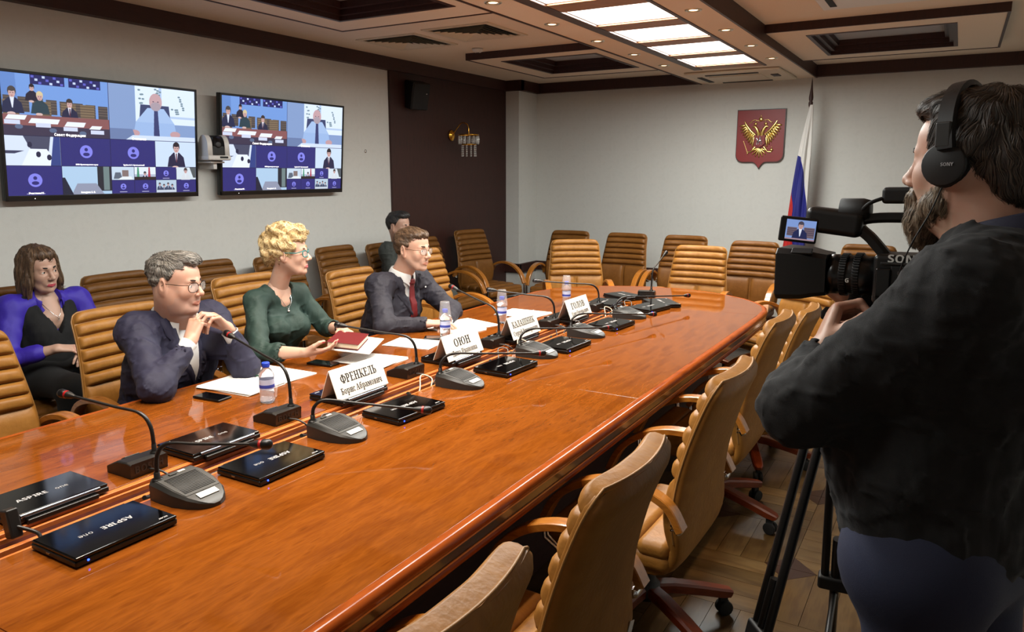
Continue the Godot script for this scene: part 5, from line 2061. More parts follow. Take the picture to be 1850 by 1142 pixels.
	func mesh_into(g: Geo, paint: Variant = null) -> void:
		var cell := PackedInt32Array()
		cell.resize(nx * ny * nz)
		cell.fill(-1)
		var sy := nx
		var sz := nx * ny
		var first := g.v.size()
		for iz in nz - 1:
			for iy in ny - 1:
				var id := (iz * ny + iy) * nx - 1
				for ix in nx - 1:
					id += 1
					var v0: float = d[id]
					if v0 > 0.05 or v0 < -0.05:
						continue
					var v1: float = d[id + 1]
					var v2: float = d[id + sy]
					var v3: float = d[id + sy + 1]
					var v4: float = d[id + sz]
					var v5: float = d[id + sz + 1]
					var v6: float = d[id + sz + sy]
					var v7: float = d[id + sz + sy + 1]
					if v0 > 0.0:
						if v1 > 0.0 and v2 > 0.0 and v3 > 0.0 and v4 > 0.0 and v5 > 0.0 and v6 > 0.0 and v7 > 0.0:
							continue
					elif v1 < 0.0 and v2 < 0.0 and v3 < 0.0 and v4 < 0.0 and v5 < 0.0 and v6 < 0.0 and v7 < 0.0:
						continue
					var sx := 0.0
					var sY := 0.0
					var sZ := 0.0
					var n := 0.0
					if (v0 < 0.0) != (v1 < 0.0):
						sx += v0 / (v0 - v1)
						n += 1.0
					if (v4 < 0.0) != (v5 < 0.0):
						sx += v4 / (v4 - v5)
						sZ += 1.0
						n += 1.0
					if (v2 < 0.0) != (v3 < 0.0):
						sx += v2 / (v2 - v3)
						sY += 1.0
						n += 1.0
					if (v6 < 0.0) != (v7 < 0.0):
						sx += v6 / (v6 - v7)
						sY += 1.0
						sZ += 1.0
						n += 1.0
					if (v0 < 0.0) != (v2 < 0.0):
						sY += v0 / (v0 - v2)
						n += 1.0
					if (v4 < 0.0) != (v6 < 0.0):
						sY += v4 / (v4 - v6)
						sZ += 1.0
						n += 1.0
					if (v1 < 0.0) != (v3 < 0.0):
						sY += v1 / (v1 - v3)
						sx += 1.0
						n += 1.0
					if (v5 < 0.0) != (v7 < 0.0):
						sY += v5 / (v5 - v7)
						sx += 1.0
						sZ += 1.0
						n += 1.0
					if (v0 < 0.0) != (v4 < 0.0):
						sZ += v0 / (v0 - v4)
						n += 1.0
					if (v2 < 0.0) != (v6 < 0.0):
						sZ += v2 / (v2 - v6)
						sY += 1.0
						n += 1.0
					if (v1 < 0.0) != (v5 < 0.0):
						sZ += v1 / (v1 - v5)
						sx += 1.0
						n += 1.0
					if (v3 < 0.0) != (v7 < 0.0):
						sZ += v3 / (v3 - v7)
						sx += 1.0
						sY += 1.0
						n += 1.0
					if n > 0.0:
						cell[id] = g.v.size()
						g.v.append(o + Vector3(ix + sx / n, iy + sY / n, iz + sZ / n) * c)
						g.n.append(Vector3(v1 + v3 + v5 + v7 - v0 - v2 - v4 - v6, v2 + v3 + v6 + v7 - v0 - v1 - v4 - v5, v4 + v5 + v6 + v7 - v0 - v1 - v2 - v3).normalized())
		if paint != null:
			for q in range(first, g.v.size()):
				g.col.append(paint.call(g.v[q]))
		for iz in range(1, nz - 1):
			for iy in range(1, ny - 1):
				var id := (iz * ny + iy) * nx
				for ix in range(1, nx - 1):
					id += 1
					var a: float = d[id]
					if a > 0.05 or a < -0.05:
						continue
					if a < 0.0:
						if d[id + 1] >= 0.0:
							quad(g, cell[id], cell[id - sy], cell[id - sy - sz], cell[id - sz])
						if d[id + sy] >= 0.0:
							quad(g, cell[id], cell[id - sz], cell[id - 1 - sz], cell[id - 1])
						if d[id + sz] >= 0.0:
							quad(g, cell[id], cell[id - 1], cell[id - 1 - sy], cell[id - sy])
					else:
						if d[id + 1] < 0.0:
							quad(g, cell[id], cell[id - sz], cell[id - sy - sz], cell[id - sy])
						if d[id + sy] < 0.0:
							quad(g, cell[id], cell[id - 1], cell[id - 1 - sz], cell[id - sz])
						if d[id + sz] < 0.0:
							quad(g, cell[id], cell[id - sy], cell[id - 1 - sy], cell[id - 1])

	# the corners come anticlockwise seen from outside; front faces run clockwise
	func quad(g: Geo, a: int, b: int, e: int, f: int) -> void:
		if a < 0 or b < 0 or e < 0 or f < 0:
			return
		g.ix.append(a); g.ix.append(e); g.ix.append(b)
		g.ix.append(a); g.ix.append(f); g.ix.append(e)

	func smooth_at(p: Vector3) -> float:
		var q := (p - o) / c
		var i := clampi(int(q.x), 0, nx - 2)
		var j := clampi(int(q.y), 0, ny - 2)
		var k := clampi(int(q.z), 0, nz - 2)
		var id := (k * ny + j) * nx + i
		var u := q.x - i
		var w := q.y - j
		var t := q.z - k
		var s := nx * ny
		var a := lerpf(lerpf(d[id], d[id + 1], u), lerpf(d[id + nx], d[id + nx + 1], u), w)
		var b := lerpf(lerpf(d[id + s], d[id + s + 1], u), lerpf(d[id + s + nx], d[id + s + nx + 1], u), w)
		return lerpf(a, b, t)

	func slope(p: Vector3) -> Vector3:
		var e := c * 0.7
		return Vector3(smooth_at(p + Vector3(e, 0, 0)) - smooth_at(p - Vector3(e, 0, 0)), smooth_at(p + Vector3(0, e, 0)) - smooth_at(p - Vector3(0, e, 0)), smooth_at(p + Vector3(0, 0, e)) - smooth_at(p - Vector3(0, 0, e))).normalized()

# ------------------------------------------------------------------ heads
func turn_to(yaw: float, pitch := 0.0, roll := 0.0) -> Basis:
	return Basis(Vector3.UP, deg_to_rad(yaw)) * Basis(Vector3.RIGHT, deg_to_rad(pitch)) * Basis(Vector3.BACK, deg_to_rad(roll))

# adds head, neck, face to g (a body mesh); returns the placing of the head
func add_head(g: Geo, hc: Vector3, b: Basis, sc: float, neck_to: Vector3, o: Dictionary) -> void:
	var f := Field.new(hc - Vector3(0.13, 0.21, 0.135) * sc, hc + Vector3(0.13, 0.135, 0.135) * sc, o.get("cell", 0.0041))
	var L := func(x: float, y: float, z: float) -> Vector3: return hc + b * (Vector3(x, y, z) * sc)
	var fem: bool = o.get("female", false)
	var fat: float = o.get("fat", 0.0)
	var nr := (0.047 if fem else 0.057) * (1 + fat * 0.25)
	f.ell(L.call(0, 0.030, -0.012), Vector3(0.074, 0.088, 0.094) * sc, b, 0.01)
	f.ell(L.call(0, 0.045, 0.035), Vector3(0.060, 0.050, 0.050) * sc, b, 0.03)
	f.ell(L.call(0, -0.028, 0.030), Vector3(0.056 + 0.008 * fat, 0.082, 0.060) * sc, b, 0.03)
	for s in [-1.0, 1.0]:
		f.cap(L.call(0.050 * s, -0.030, 0.0), L.call(0.030 * s, -0.088, 0.052), (0.019 + 0.006 * fat) * sc, (0.016 + 0.006 * fat) * sc, 0.032)
		f.ell(L.call(0.036 * s, -0.024, 0.060), Vector3(0.023 + 0.004 * fat, 0.024, 0.021) * sc, b, 0.025)
	f.ell(L.call(0, -0.096, 0.072), Vector3(0.021, 0.017, 0.018) * sc, b, 0.02)
	if fat > 0.3:
		f.ell(L.call(0, -0.105, 0.025), Vector3(0.05, 0.026, 0.05) * sc, b, 0.03)
	f.cap(L.call(-0.034, 0.021, 0.074), L.call(0, 0.019, 0.084), 0.010 * sc, 0.011 * sc, 0.014)
	f.cap(L.call(0.034, 0.021, 0.074), L.call(0, 0.019, 0.084), 0.010 * sc, 0.011 * sc, 0.014)
	f.ell(L.call(0, -0.056, 0.077), Vector3(0.031, 0.026, 0.016) * sc, b, 0.015)
	for s in [-1.0, 1.0]:
		f.ell(L.call(0.031 * s, 0.003, 0.094), Vector3(0.019, 0.012, 0.015) * sc, b, 0.012, -1)
	f.cap(L.call(0, 0.014, 0.086), L.call(0, -0.024, 0.1075), 0.0075 * sc, 0.0105 * sc, 0.012)
	f.ell(L.call(0, -0.029, 0.110), Vector3(0.0115, 0.0100, 0.0105) * sc, b, 0.008)
	for s in [-1.0, 1.0]:
		f.ell(L.call(0.0125 * s, -0.034, 0.099), Vector3(0.0068, 0.0078, 0.010) * sc, b, 0.006)
		# eyelids round the eye, then the opening
		f.ell(L.call(0.031 * s, 0.003, 0.0725), Vector3(0.0165, 0.0135, 0.0150) * sc, b, 0.006)
		f.ell(L.call(0.0315 * s, 0.0015, 0.0880), Vector3(0.0125, 0.0052, 0.0085) * sc, b, 0.002, -1)
		# lips
		f.cap(L.call(0.022 * s, -0.0655, 0.0865), L.call(0, -0.0620, 0.0930), 0.0036 * sc, 0.0048 * sc, 0.004)
		f.cap(L.call(0.020 * s, -0.0690, 0.0865), L.call(0, -0.0725, 0.0920), 0.0038 * sc, 0.0054 * sc, 0.004)
		# ear
		if o.get("ears", true):
			var eb := b * Basis(Vector3.UP, 0.35 * s) * Basis(Vector3.RIGHT, -0.15)
			f.ell(L.call(0.077 * s, 0.000, -0.012), Vector3(0.0085, 0.033, 0.020) * sc, eb, 0.008)
			f.ell(L.call(0.085 * s, 0.003, -0.009), Vector3(0.0060, 0.020, 0.011) * sc, eb, 0.004, -1)
			f.ell(L.call(0.074 * s, -0.030, -0.004), Vector3(0.006, 0.009, 0.008) * sc, b, 0.006)
	var n0: Vector3 = L.call(0, -0.045, -0.022)
	f.cap(n0, neck_to, nr * sc, nr * 1.08 * sc, 0.035)
	if fat > 0.3:
		f.cap(L.call(0, -0.06, 0.0), neck_to + b * Vector3(0, 0, 0.02), nr * sc, nr * sc, 0.02)
	var skin: Color = o.skin
	var lip: Color = o.get("lip", Color(skin.r * 0.86, skin.g * 0.62, skin.b * 0.62))
	var beard: Color = o.get("stubble", skin)
	var inv := b.transposed()
	var blotch := FastNoiseLite.new()
	blotch.seed = 5
	blotch.frequency = 30.0
	var paint := func(p: Vector3) -> Color:
		var q: Vector3 = inv * (p - hc) / sc
		var c := skin
		# fine blotches of complexion, the same all over the head
		c = c.lerp(Color(skin.r, skin.g * 0.82, skin.b * 0.78), clampf(0.2 + 0.5 * blotch.get_noise_3dv(p), 0.0, 0.5))
		if q.y < -0.045 and q.y > -0.125 and q.z > 0.0 and absf(q.x) < 0.07:
			c = c.lerp(beard, 0.6)
		var lx := absf(q.x)
		if lx < 0.024 and q.z > 0.078 and q.y < -0.0585 and q.y > -0.0790 + lx * 0.25 and q.y < -0.0575 - lx * 0.22:
			c = lip
		return c
	f.mesh_into(g, paint)

func add_face_parts(root: Node3D, hc: Vector3, b: Basis, sc: float, o: Dictionary) -> void:
	var white := M.get("eye_white") as StandardMaterial3D
	var iris := M.get("eye_iris") as StandardMaterial3D
	var xf := Transform3D(b.scaled_local(Vector3.ONE * sc), hc)
	var look: Vector3 = Basis(Vector3.UP, deg_to_rad(o.get("gaze", 0.0))) * Vector3.BACK
	for s in [-1.0, 1.0]:
		var g := Geo.new()
		g.ball(Vector3(0.031 * s, 0.002, 0.0725), Vector3.ONE * 0.0132, 14)
		var eye := put("eye", g, white, root, xf)
		g = Geo.new()
		g.ball(Vector3(0.031 * s, 0.002, 0.0725) + look * 0.0105, Vector3(0.0058, 0.0058, 0.0034), 12, frame(look.cross(Vector3.UP), Vector3.UP))
		put("iris", g, iris, eye)
		g = Geo.new()
		var brow := spline([Vector3(0.013 * s, 0.0240, 0.0930), Vector3(0.026 * s, 0.0265, 0.0895), Vector3(0.040 * s, 0.0265, 0.0800), Vector3(0.050 * s, 0.0205, 0.0690)], 4)
		g.sweep(brow, PackedVector2Array([Vector2(-0.0025, -0.0032), Vector2(0.0018, -0.0028), Vector2(0.0018, 0.0028), Vector2(-0.0025, 0.0032)]), Vector3.UP, [0.8, 1, 1.1, 1.15, 1.15, 1.1, 1.05, 1.0, 0.9, 0.8, 0.7, 0.55, 0.3])
		put("eyebrow", g, o.brow, root, xf)

func add_glasses(root: Node3D, hc: Vector3, b: Basis, sc: float, m: Material, hx: float, hy: float, thick: float, up_corner := 0.0) -> void:
	var xf := Transform3D(b.scaled_local(Vector3.ONE * sc), hc)
	var node := Node3D.new()
	node.name = "glasses"
	node.transform = xf
	root.add_child(node)
	var g := Geo.new()
	for s in [-1.0, 1.0]:
		var loop := PackedVector3Array()
		for i in 25:
			var a := TAU * i / 24.0
			var cx := signf(cos(a)) * pow(absf(cos(a)), 0.75)
			var cy := signf(sin(a)) * pow(absf(sin(a)), 0.75)
			var x := 0.033 + hx * cx
			loop.append(Vector3(x * s, -0.001 + hy * cy + (up_corner * maxf(cx, 0.0) if cy > 0 else 0.0), 0.1015 - 3.2 * x * x))
		g.tube(loop, thick, 6, false)
		var xo := 0.033 + hx
		g.tube(PackedVector3Array([Vector3(xo * s, hy * 0.55 + up_corner, 0.1015 - 3.2 * xo * xo), Vector3(0.074 * s, hy * 0.5, 0.060), Vector3(0.079 * s, 0.012, 0.0), Vector3(0.078 * s, -0.004, -0.022)]), thick * 1.1, 6)
	var xi := 0.033 - hx
	g.tube(spline([Vector3(-xi, hy * 0.35, 0.1013), Vector3(0, hy * 0.5, 0.107), Vector3(xi, hy * 0.35, 0.1013)], 4), thick, 6)
	put("frame", g, m, node)
	for s in [-1.0, 1.0]:
		g = Geo.new()
		var c := Vector3(0.033 * s, -0.001, 0.0975)
		g.ball(c, Vector3(hx * 0.98, hy * 0.98, 0.0012), 16, Basis(Vector3.UP, 0.21 * s))
		put("lens", g, M.spectacle_lens, node)

# ------------------------------------------------------------------ hands
# dir: from wrist to knuckles, palm: the way the palm faces, s: +1 right hand, -1 left; curls: bend of each finger's three joints in degrees
func add_hand(g: Geo, wrist: Vector3, dir: Vector3, palm: Vector3, s: float, curls: Array, thumb: Array, skin: Color, nail := Color(0, 0, 0, 0), from := Vector3.ZERO, fr := 0.03, sc := 1.0) -> void:
	var y := dir.normalized()
	var z := (palm - y * palm.dot(y)).normalized()
	var x := y.cross(z)
	var b := Basis(x, y, z)
	var lo := wrist
	var hi := wrist
	for q in [y * 0.20, x * 0.10, -x * 0.10, z * 0.11, -z * 0.06, -y * 0.05]:
		lo = lo.min(wrist + q * sc)
		hi = hi.max(wrist + q * sc)
	if from != Vector3.ZERO:
		lo = lo.min(from - Vector3.ONE * 0.05)
		hi = hi.max(from + Vector3.ONE * 0.05)
	var f := Field.new(lo - Vector3.ONE * 0.03, hi + Vector3.ONE * 0.03, 0.0039)
	var P := func(px: float, py: float, pz: float) -> Vector3: return wrist + b * (Vector3(px, py, pz) * sc)
	f.cap(P.call(0.012 * s, 0.0, 0.0), P.call(0.024 * s, 0.078, 0.0), 0.020 * sc, 0.014 * sc, 0.014, z, 0.80)
	f.cap(P.call(-0.010 * s, 0.0, 0.0), P.call(-0.022 * s, 0.072, 0.0), 0.020 * sc, 0.013 * sc, 0.014, z, 0.80)
	f.cap(P.call(0.0, 0.02, 0.0), P.call(0.002 * s, 0.080, 0.0), 0.018 * sc, 0.014 * sc, 0.014, z, 0.8)
	if from != Vector3.ZERO:
		f.cap(from, P.call(0, 0.005, 0), fr, 0.0235 * sc, 0.012)
	var roots := [[0.029, 0.083, 0.0088, [0.040, 0.025, 0.021]], [0.0095, 0.087, 0.0092, [0.044, 0.029, 0.022]], [-0.0100, 0.083, 0.0086, [0.040, 0.027, 0.021]], [-0.0275, 0.074, 0.0076, [0.032, 0.020, 0.018]]]
	var tips := []
	for i in 4:
		var r: Array = roots[i]
		var p := Vector3(r[0] * s, r[1], 0.0)
		var ang := 0.0
		var fan: float = (r[0] * 2.2) * s
		for j in 3:
			ang += deg_to_rad(curls[i][j])
			var q: Vector3 = p + Vector3(fan * cos(ang), cos(ang), sin(ang)).normalized() * r[3][j]
			var ra: float = r[2] * (1.0 - 0.09 * j)
			f.cap(P.call(p.x, p.y, p.z), P.call(q.x, q.y, q.z), ra * sc, ra * 0.92 * sc, 0.0045)
			if j == 2:
				tips.append([P.call(q.x, q.y, q.z), b * Vector3(0, sin(ang), -cos(ang)), ra * sc])
			p = q
	# thumb: three points in palm space
	var t0: Vector3 = P.call(0.018 * s, 0.018, 0.008)
	var t1: Vector3 = P.call(thumb[0].x * s, thumb[0].y, thumb[0].z)
	var t2: Vector3 = P.call(thumb[1].x * s, thumb[1].y, thumb[1].z)
	var t3: Vector3 = P.call(thumb[2].x * s, thumb[2].y, thumb[2].z)
	f.cap(t0, t1, 0.0165 * sc, 0.0125 * sc, 0.010)
	f.cap(t1, t2, 0.0115 * sc, 0.0102 * sc, 0.005)
	f.cap(t2, t3, 0.0100 * sc, 0.0085 * sc, 0.004)
	tips.append([t3, -z, 0.0085 * sc])
	var knuckle := Color(skin.r * 0.97, skin.g * 0.84, skin.b * 0.80)
	var paint := func(p: Vector3) -> Color:
		if nail.a > 0:
			for t in tips:
				var e: Vector3 = p - t[0]
				if e.length() < t[2] * 1.5 and e.dot(t[1]) > t[2] * 0.25:
					return nail
		var q: Vector3 = b.transposed() * (p - wrist) / sc
		return knuckle if absf(q.y - 0.086) < 0.008 else skin
	f.mesh_into(g, paint)

const RELAXED := [[20, 25, 15], [24, 30, 18], [28, 32, 18], [32, 34, 18]]
const GRIP := [[55, 70, 40], [60, 72, 40], [62, 72, 40], [64, 70, 40]]
const FLAT := [[6, 10, 6], [8, 12, 6], [10, 12, 8], [12, 14, 8]]

# ------------------------------------------------------------------ bodies and clothes
func limb(f: Field, pts: Array, radii: Array, k := 0.03) -> void:
	for i in pts.size() - 1:
		f.cap(pts[i], pts[i + 1], radii[i], radii[i + 1], k)

# plain body under the clothes so that neck, wrists and legs belong together
func bounds(J: Dictionary) -> void:
	var lo: Vector3 = J.pelvis
	var hi: Vector3 = J.pelvis
	for k in ["chest", "neck", "shR", "shL", "elR", "elL", "wrR", "wrL", "waist"]:
		lo = lo.min(J[k])
		hi = hi.max(J[k])
	J.lo = lo - Vector3(0.10, 0.3, 0.16)
	J.hi = hi + Vector3(0.10, 0.1, 0.08)
	J.lo.x = minf(J.lo.x, -0.24)
	J.hi.x = maxf(J.hi.x, 0.24)
	J.hi.z = maxf(J.hi.z, J.chest.z + 0.22)

func under_body(g: Geo, J: Dictionary, skin: Color) -> void:
	bounds(J)
	var f := Field.new(Vector3(J.lo.x, -0.02, J.lo.z), Vector3(J.hi.x, J.hi.y, maxf(J.hi.z, 0.55)), 0.026)
	f.cap(J.pelvis, J.chest, 0.11, 0.11, 0.05, Vector3.BACK, 0.75)
	f.cap(J.chest, J.neck, 0.10, 0.05, 0.05)
	f.cap(J.shR, J.shL, 0.05, 0.05, 0.04)
	limb(f, [J.shR, J.elR, J.wrR], [0.045, 0.036, 0.024])
	limb(f, [J.shL, J.elL, J.wrL], [0.045, 0.036, 0.024])
	limb(f, [J.hipR, J.knR, J.anR], [0.07, 0.05, 0.035])
	limb(f, [J.hipL, J.knL, J.anL], [0.07, 0.05, 0.035])
	f.mesh_into(g, func(_p): return skin)

func trousers(root: Node3D, J: Dictionary, m: Material, fat := 1.0) -> void:
	var f := Field.new(Vector3(-0.28, -0.02, -0.25), Vector3(0.28, J.pelvis.y + 0.22, 0.52), 0.021)
	f.cap(J.hipR, J.hipL, 0.125 * fat, 0.125 * fat, 0.04)
	f.cap(J.pelvis, J.pelvis + Vector3(0, 0.10, 0), 0.15 * fat, 0.15 * fat, 0.04, Vector3.BACK, 0.8)
	limb(f, [J.hipR, J.knR, J.anR], [0.095 * fat, 0.075 * fat, 0.062])
	limb(f, [J.hipL, J.knL, J.anL], [0.095 * fat, 0.075 * fat, 0.062])
	var g := Geo.new()
	f.mesh_into(g)
	put("trousers", g, m, root)
	for a in [J.anR, J.anL]:
		g = Geo.new()
		var fw: Vector3 = J.get("foot", Vector3(0, 0, 1))
		g.ball(Vector3(a.x, 0.045, a.z) + fw * 0.06, Vector3(0.045, 0.045, 0.135), 14, frame(fw.cross(Vector3.UP) * -1.0, Vector3.UP))
		put("shoe", g, M.shoe_black, root)

func shirt_collar(root: Node3D, at: Vector3, tilt: Basis, r: float, m: Material, gap := 0.35) -> void:
	var g := Geo.new()
	var rows := 6
	var cols := 41
	var p := PackedVector3Array()
	for i in rows:
		for j in cols:
			var t := -1.0 + 2.0 * j / (cols - 1)
			var a := t * (PI - gap * 0.4)           # 0 is the nape, the ends meet in front
			var fr := pow(absf(t), 6.0)
			var prof := [Vector2(0.0, 0.000), Vector2(-0.002, 0.034), Vector2(0.003, 0.040), Vector2(0.010, 0.036), Vector2(0.017, 0.014), Vector2(0.020 + 0.006 * fr, -0.004 - 0.030 * fr)]
			var q: Vector2 = prof[i]
			p.append(at + tilt * Vector3(sin(a) * (r + q.x), q.y + 0.004 - 0.012 * fr, -cos(a) * (r + q.x) * 1.04))
	g.grid(p, rows, cols, false, true)
	put("collar", g, m, root)

func jacket(root: Node3D, J: Dictionary, m: Material, shirt: Material, opt: Dictionary) -> void:
	var w: float = opt.get("w", 1.0)
	var am: float = opt.get("arm", sqrt(w))
	var fl := 0.74
	var noise := FastNoiseLite.new()
	noise.seed = opt.get("seed", 3)
	noise.frequency = 1.0
	noise.fractal_octaves = 2
	# shirt first, a little inside
	var up: Vector3 = J.neck - J.chest
	var body := func(f: Field, e: float, arms: bool) -> void:
		f.cap(J.pelvis + Vector3(0, 0.02, 0), J.waist, (0.170 * w + e), (0.162 * w + e), 0.06, Vector3.BACK, 0.80)
		f.cap(J.waist, J.chest, (0.162 * w + e), (0.168 * w + e), 0.06, Vector3.BACK, fl)
		f.cap(J.chest, J.chest + up * 0.55, (0.165 * w + e), (0.115 * w + e), 0.06, Vector3.BACK, fl)
		f.cap(J.shR.lerp(J.neck, 0.12), J.neck + Vector3(0, -0.035, -0.01), 0.058 + e, 0.062 + e, 0.05)
		f.cap(J.shL.lerp(J.neck, 0.12), J.neck + Vector3(0, -0.035, -0.01), 0.058 + e, 0.062 + e, 0.05)
		if opt.get("belly", 0.0) > 0:
			f.ell(J.waist + Vector3(0, 0.0, 0.06), Vector3(0.15, 0.15, 0.11) + Vector3.ONE * e, Basis.IDENTITY, 0.06)
		if arms:
			for s in ["R", "L"]:
				var sh: Vector3 = J["sh" + s]
				var el: Vector3 = J["el" + s]
				var wr: Vector3 = J["wr" + s]
				f.cap(sh, el, 0.066 * am + e, 0.058 * am + e, 0.065)
				f.cap(el, wr.lerp(el, opt.get("sleeve", 0.20)), 0.058 * am + e, 0.041 + e, 0.03)
				f.ell(sh + Vector3(0, -0.008, 0), Vector3(0.066, 0.060, 0.066) * am + Vector3.ONE * e, Basis.IDENTITY, 0.06)
	var lo: Vector3 = J.lo
	var hi: Vector3 = J.hi
	lo.y = J.pelvis.y - 0.16
	hi.y = J.neck.y + 0.09
	var f := Field.new(lo, hi, 0.0100)
	body.call(f, 0.0, true)
	# creases: pinched folds at elbows and armpits, soft waves elsewhere
	f.rough(noise, 0.0075, Vector3(9, 5, 9))
	f.rough(noise, 0.0045, Vector3(20, 9, 20))
	f.folds(noise, 0.0055, Vector3(6, 11, 6))
	if opt.has("vee"):
		var v: Array = opt.vee     # low height, high height, half width at the top
		f.vee(v[0], v[1], v[2], J.chest.z - 0.02)
		# open below the button
		f.vee(v[0], J.pelvis.y - 0.1, opt.get("open", 0.02), J.chest.z)
	f.ell(J.neck + Vector3(0, 0.02, 0.0), Vector3(0.060, 0.08, 0.060) * opt.get("neckcut", 1.0), Basis.IDENTITY, 0.01, -1)
	for s in ["R", "L"]:
		var el: Vector3 = J["el" + s]
		var wr: Vector3 = J["wr" + s]
		var e: Vector3 = wr.lerp(el, opt.get("sleeve", 0.20))
		f.cap(e.lerp(el, 0.05), wr + (wr - el) * 0.1, 0.030, 0.030, 0.004, Vector3.ZERO, 1.0, -1)
	if opt.has("hem"):
		f.cut(Vector3(0, opt.hem, 0), Vector3.DOWN, 0.01)
	var g := Geo.new()
	f.mesh_into(g)
	var coat := put(opt.get("called", "jacket"), g, m, root)
	if opt.has("vee"):
		var v: Array = opt.vee
		for s in [-1.0, 1.0]:
			var p := PackedVector3Array()
			var rows := 15
			var cols := 6
			for i in rows:
				var t := i / (rows - 1.0)
				var y: float = lerpf(v[0], v[1] + 0.005, t)
				var inner: float = v[2] * t
				var wide: float = v[3] * (0.12 + 0.88 * minf(1.0, t * 1.5))
				if t > 0.66:      # notch, then the narrower collar
					wide *= 0.62 if t < 0.75 else 0.80
				for j in cols:
					var u := j / (cols - 1.0)
					var x: float = (inner + wide * u - 0.004) * s + lerpf(J.waist.x, J.chest.x, t)
					var h := f.hit(Vector3(x, y, J.chest.z + 0.30), Vector3.FORWARD)
					if h.z < J.chest.z - 0.02:
						h.z = J.chest.z - 0.02
					p.append(h + Vector3(0, 0, 0.0095 if j > 0 and j < cols - 1 else (0.001 if j == cols - 1 else 0.004)))
			g = Geo.new()
			g.grid(p, rows, cols, false, s > 0)
			put("lapel", g, m, coat)
	if shirt == null:
		return
	var f2 := Field.new(Vector3(-0.25, lo.y + 0.05, lo.z), Vector3(0.25, hi.y, J.chest.z + 0.25), 0.0135)
	body.call(f2, -0.013, false)
	f2.ell(J.neck + Vector3(0, 0.03, 0.0), Vector3(0.057, 0.08, 0.057), Basis.IDENTITY, 0.01, -1)
	f2.rough(noise, 0.004, Vector3(14, 8, 14))
	g = Geo.new()
	f2.mesh_into(g)
	put("shirt", g, shirt, root)
	for s in ["R", "L"]:
		var el: Vector3 = J["el" + s]
		var wr: Vector3 = J["wr" + s]
		var t := (wr - el).normalized()
		g = Geo.new()
		g.tube(PackedVector3Array([wr.lerp(el, 0.32), wr.lerp(el, 0.14), wr - t * 0.016, wr - t * 0.015, wr.lerp(el, 0.16)]), [0.030, 0.033, 0.0375, 0.0345, 0.031], 18, false)
		put("cuff", g, shirt, root)
	if opt.has("tie"):
		var pts := PackedVector3Array()
		var sc := []
		for i in 12:
			var t := i / 11.0
			var y := lerpf(J.neck.y - 0.045, opt.vee[0] - 0.03, t)
			var h := f2.hit(Vector3(J.chest.x * (1 - t) + J.waist.x * t, y, J.chest.z + 0.35), Vector3.FORWARD)
			pts.append(h + Vector3(0, 0, 0.008))
			sc.append(1.15 if i == 0 else (0.8 if i == 1 else 0.85 + 0.55 * t))
		g = Geo.new()
		g.sweep(pts, PackedVector2Array([Vector2(-0.024, -0.003), Vector2(0.024, -0.003), Vector2(0.022, 0.004), Vector2(-0.022, 0.004)]), Vector3.BACK, sc)
		put("tie", g, opt.tie, root)
		g = Geo.new()
		g.rbox(pts[0] + Vector3(0, 0.004, 0.006), Vector3(0.036, 0.034, 0.022), 0.009, 2)
		put("tie_knot", g, opt.tie, root)

func hair_noise(sd: int, oct := 3) -> FastNoiseLite:
	var n := FastNoiseLite.new()
	n.seed = sd
	n.frequency = 1.0
	n.fractal_octaves = oct
	return n

func hair_paint(dark: Color, light: Color, b: Basis, sd: int) -> Callable:
	var n := hair_noise(sd, 2)
	var inv := b.transposed()
	return func(p: Vector3) -> Color:
		var q: Vector3 = inv * p
		return dark.lerp(light, clampf(0.5 + 0.9 * n.get_noise_3d(q.x * 190.0, q.y * 60.0, q.z * 60.0) + 0.5 * n.get_noise_3d(q.x * 40.0, q.y * 20.0, q.z * 30.0), 0.0, 1.0))

# locks of hair laid over the hair's own surface, flowing away from a crown point in the head's axes
func add_locks(g: Geo, f: Field, hc: Vector3, b: Basis, sc: float, o: Dictionary) -> void:
	var r := RandomNumberGenerator.new()
	r.seed = o.seed
	var count: int = o.count
	var base := g.v.size()
	var inv := b.transposed()
	var crown: Vector3 = o.crown
	var bias: Vector3 = o.get("bias", Vector3.ZERO)
	var curl := hair_noise(o.seed, 1)
	var steps: int = o.get("steps", 6)
	for k in count:
		var i := r.randi() % base
		var p := g.v[i]
		var nn := g.n[i]
		var q: Vector3 = inv * (p - hc) / sc
		if q.y < o.get("low", -0.06) or nn.dot(p - hc) < 0.0:
			continue
		var col: Color = (o.dark as Color).lerp(o.light, r.randf())
		var length: float = o.length * r.randf_range(0.6, 1.15)
		var wide: float = o.width * r.randf_range(0.6, 1.2)
		var lift: float = o.get("lift", 0.004) * r.randf()
		var start := g.v.size()
		for j in steps + 1:
			var t := float(j) / steps
			q = inv * (p - hc) / sc
			var w := (q - crown).normalized() + bias
			w += Vector3(curl.get_noise_3d(q.x * 40, q.y * 40, q.z * 40), curl.get_noise_3d(q.z * 40 + 9, q.x * 40, q.y * 40), curl.get_noise_3d(q.y * 40, q.z * 40 + 5, q.x * 40)) * o.get("swirl", 0.4)
			var flow: Vector3 = b * w
			nn = f.slope(p)
			flow = (flow - nn * flow.dot(nn)).normalized()
			var side := flow.cross(nn)
			var half := wide * (1.0 - 0.75 * t * t)
			var at := p + nn * (0.0012 + lift * t * t)
			g.v.append(at - side * half); g.v.append(at + nn * half * 0.6); g.v.append(at + side * half)
			g.n.append((nn - side * 0.7).normalized()); g.n.append(nn); g.n.append((nn + side * 0.7).normalized())
			for e in 3:
				g.col.append(col)
			p += flow * (length / steps)
			p -= nn * clampf(f.smooth_at(p), -0.01, 0.01)
		for j in steps:
			var a := start + j * 3
			for e in 2:
				g.tri(a + e, a + e + 1, a + e + 3)
				g.tri(a + e + 1, a + e + 4, a + e + 3)

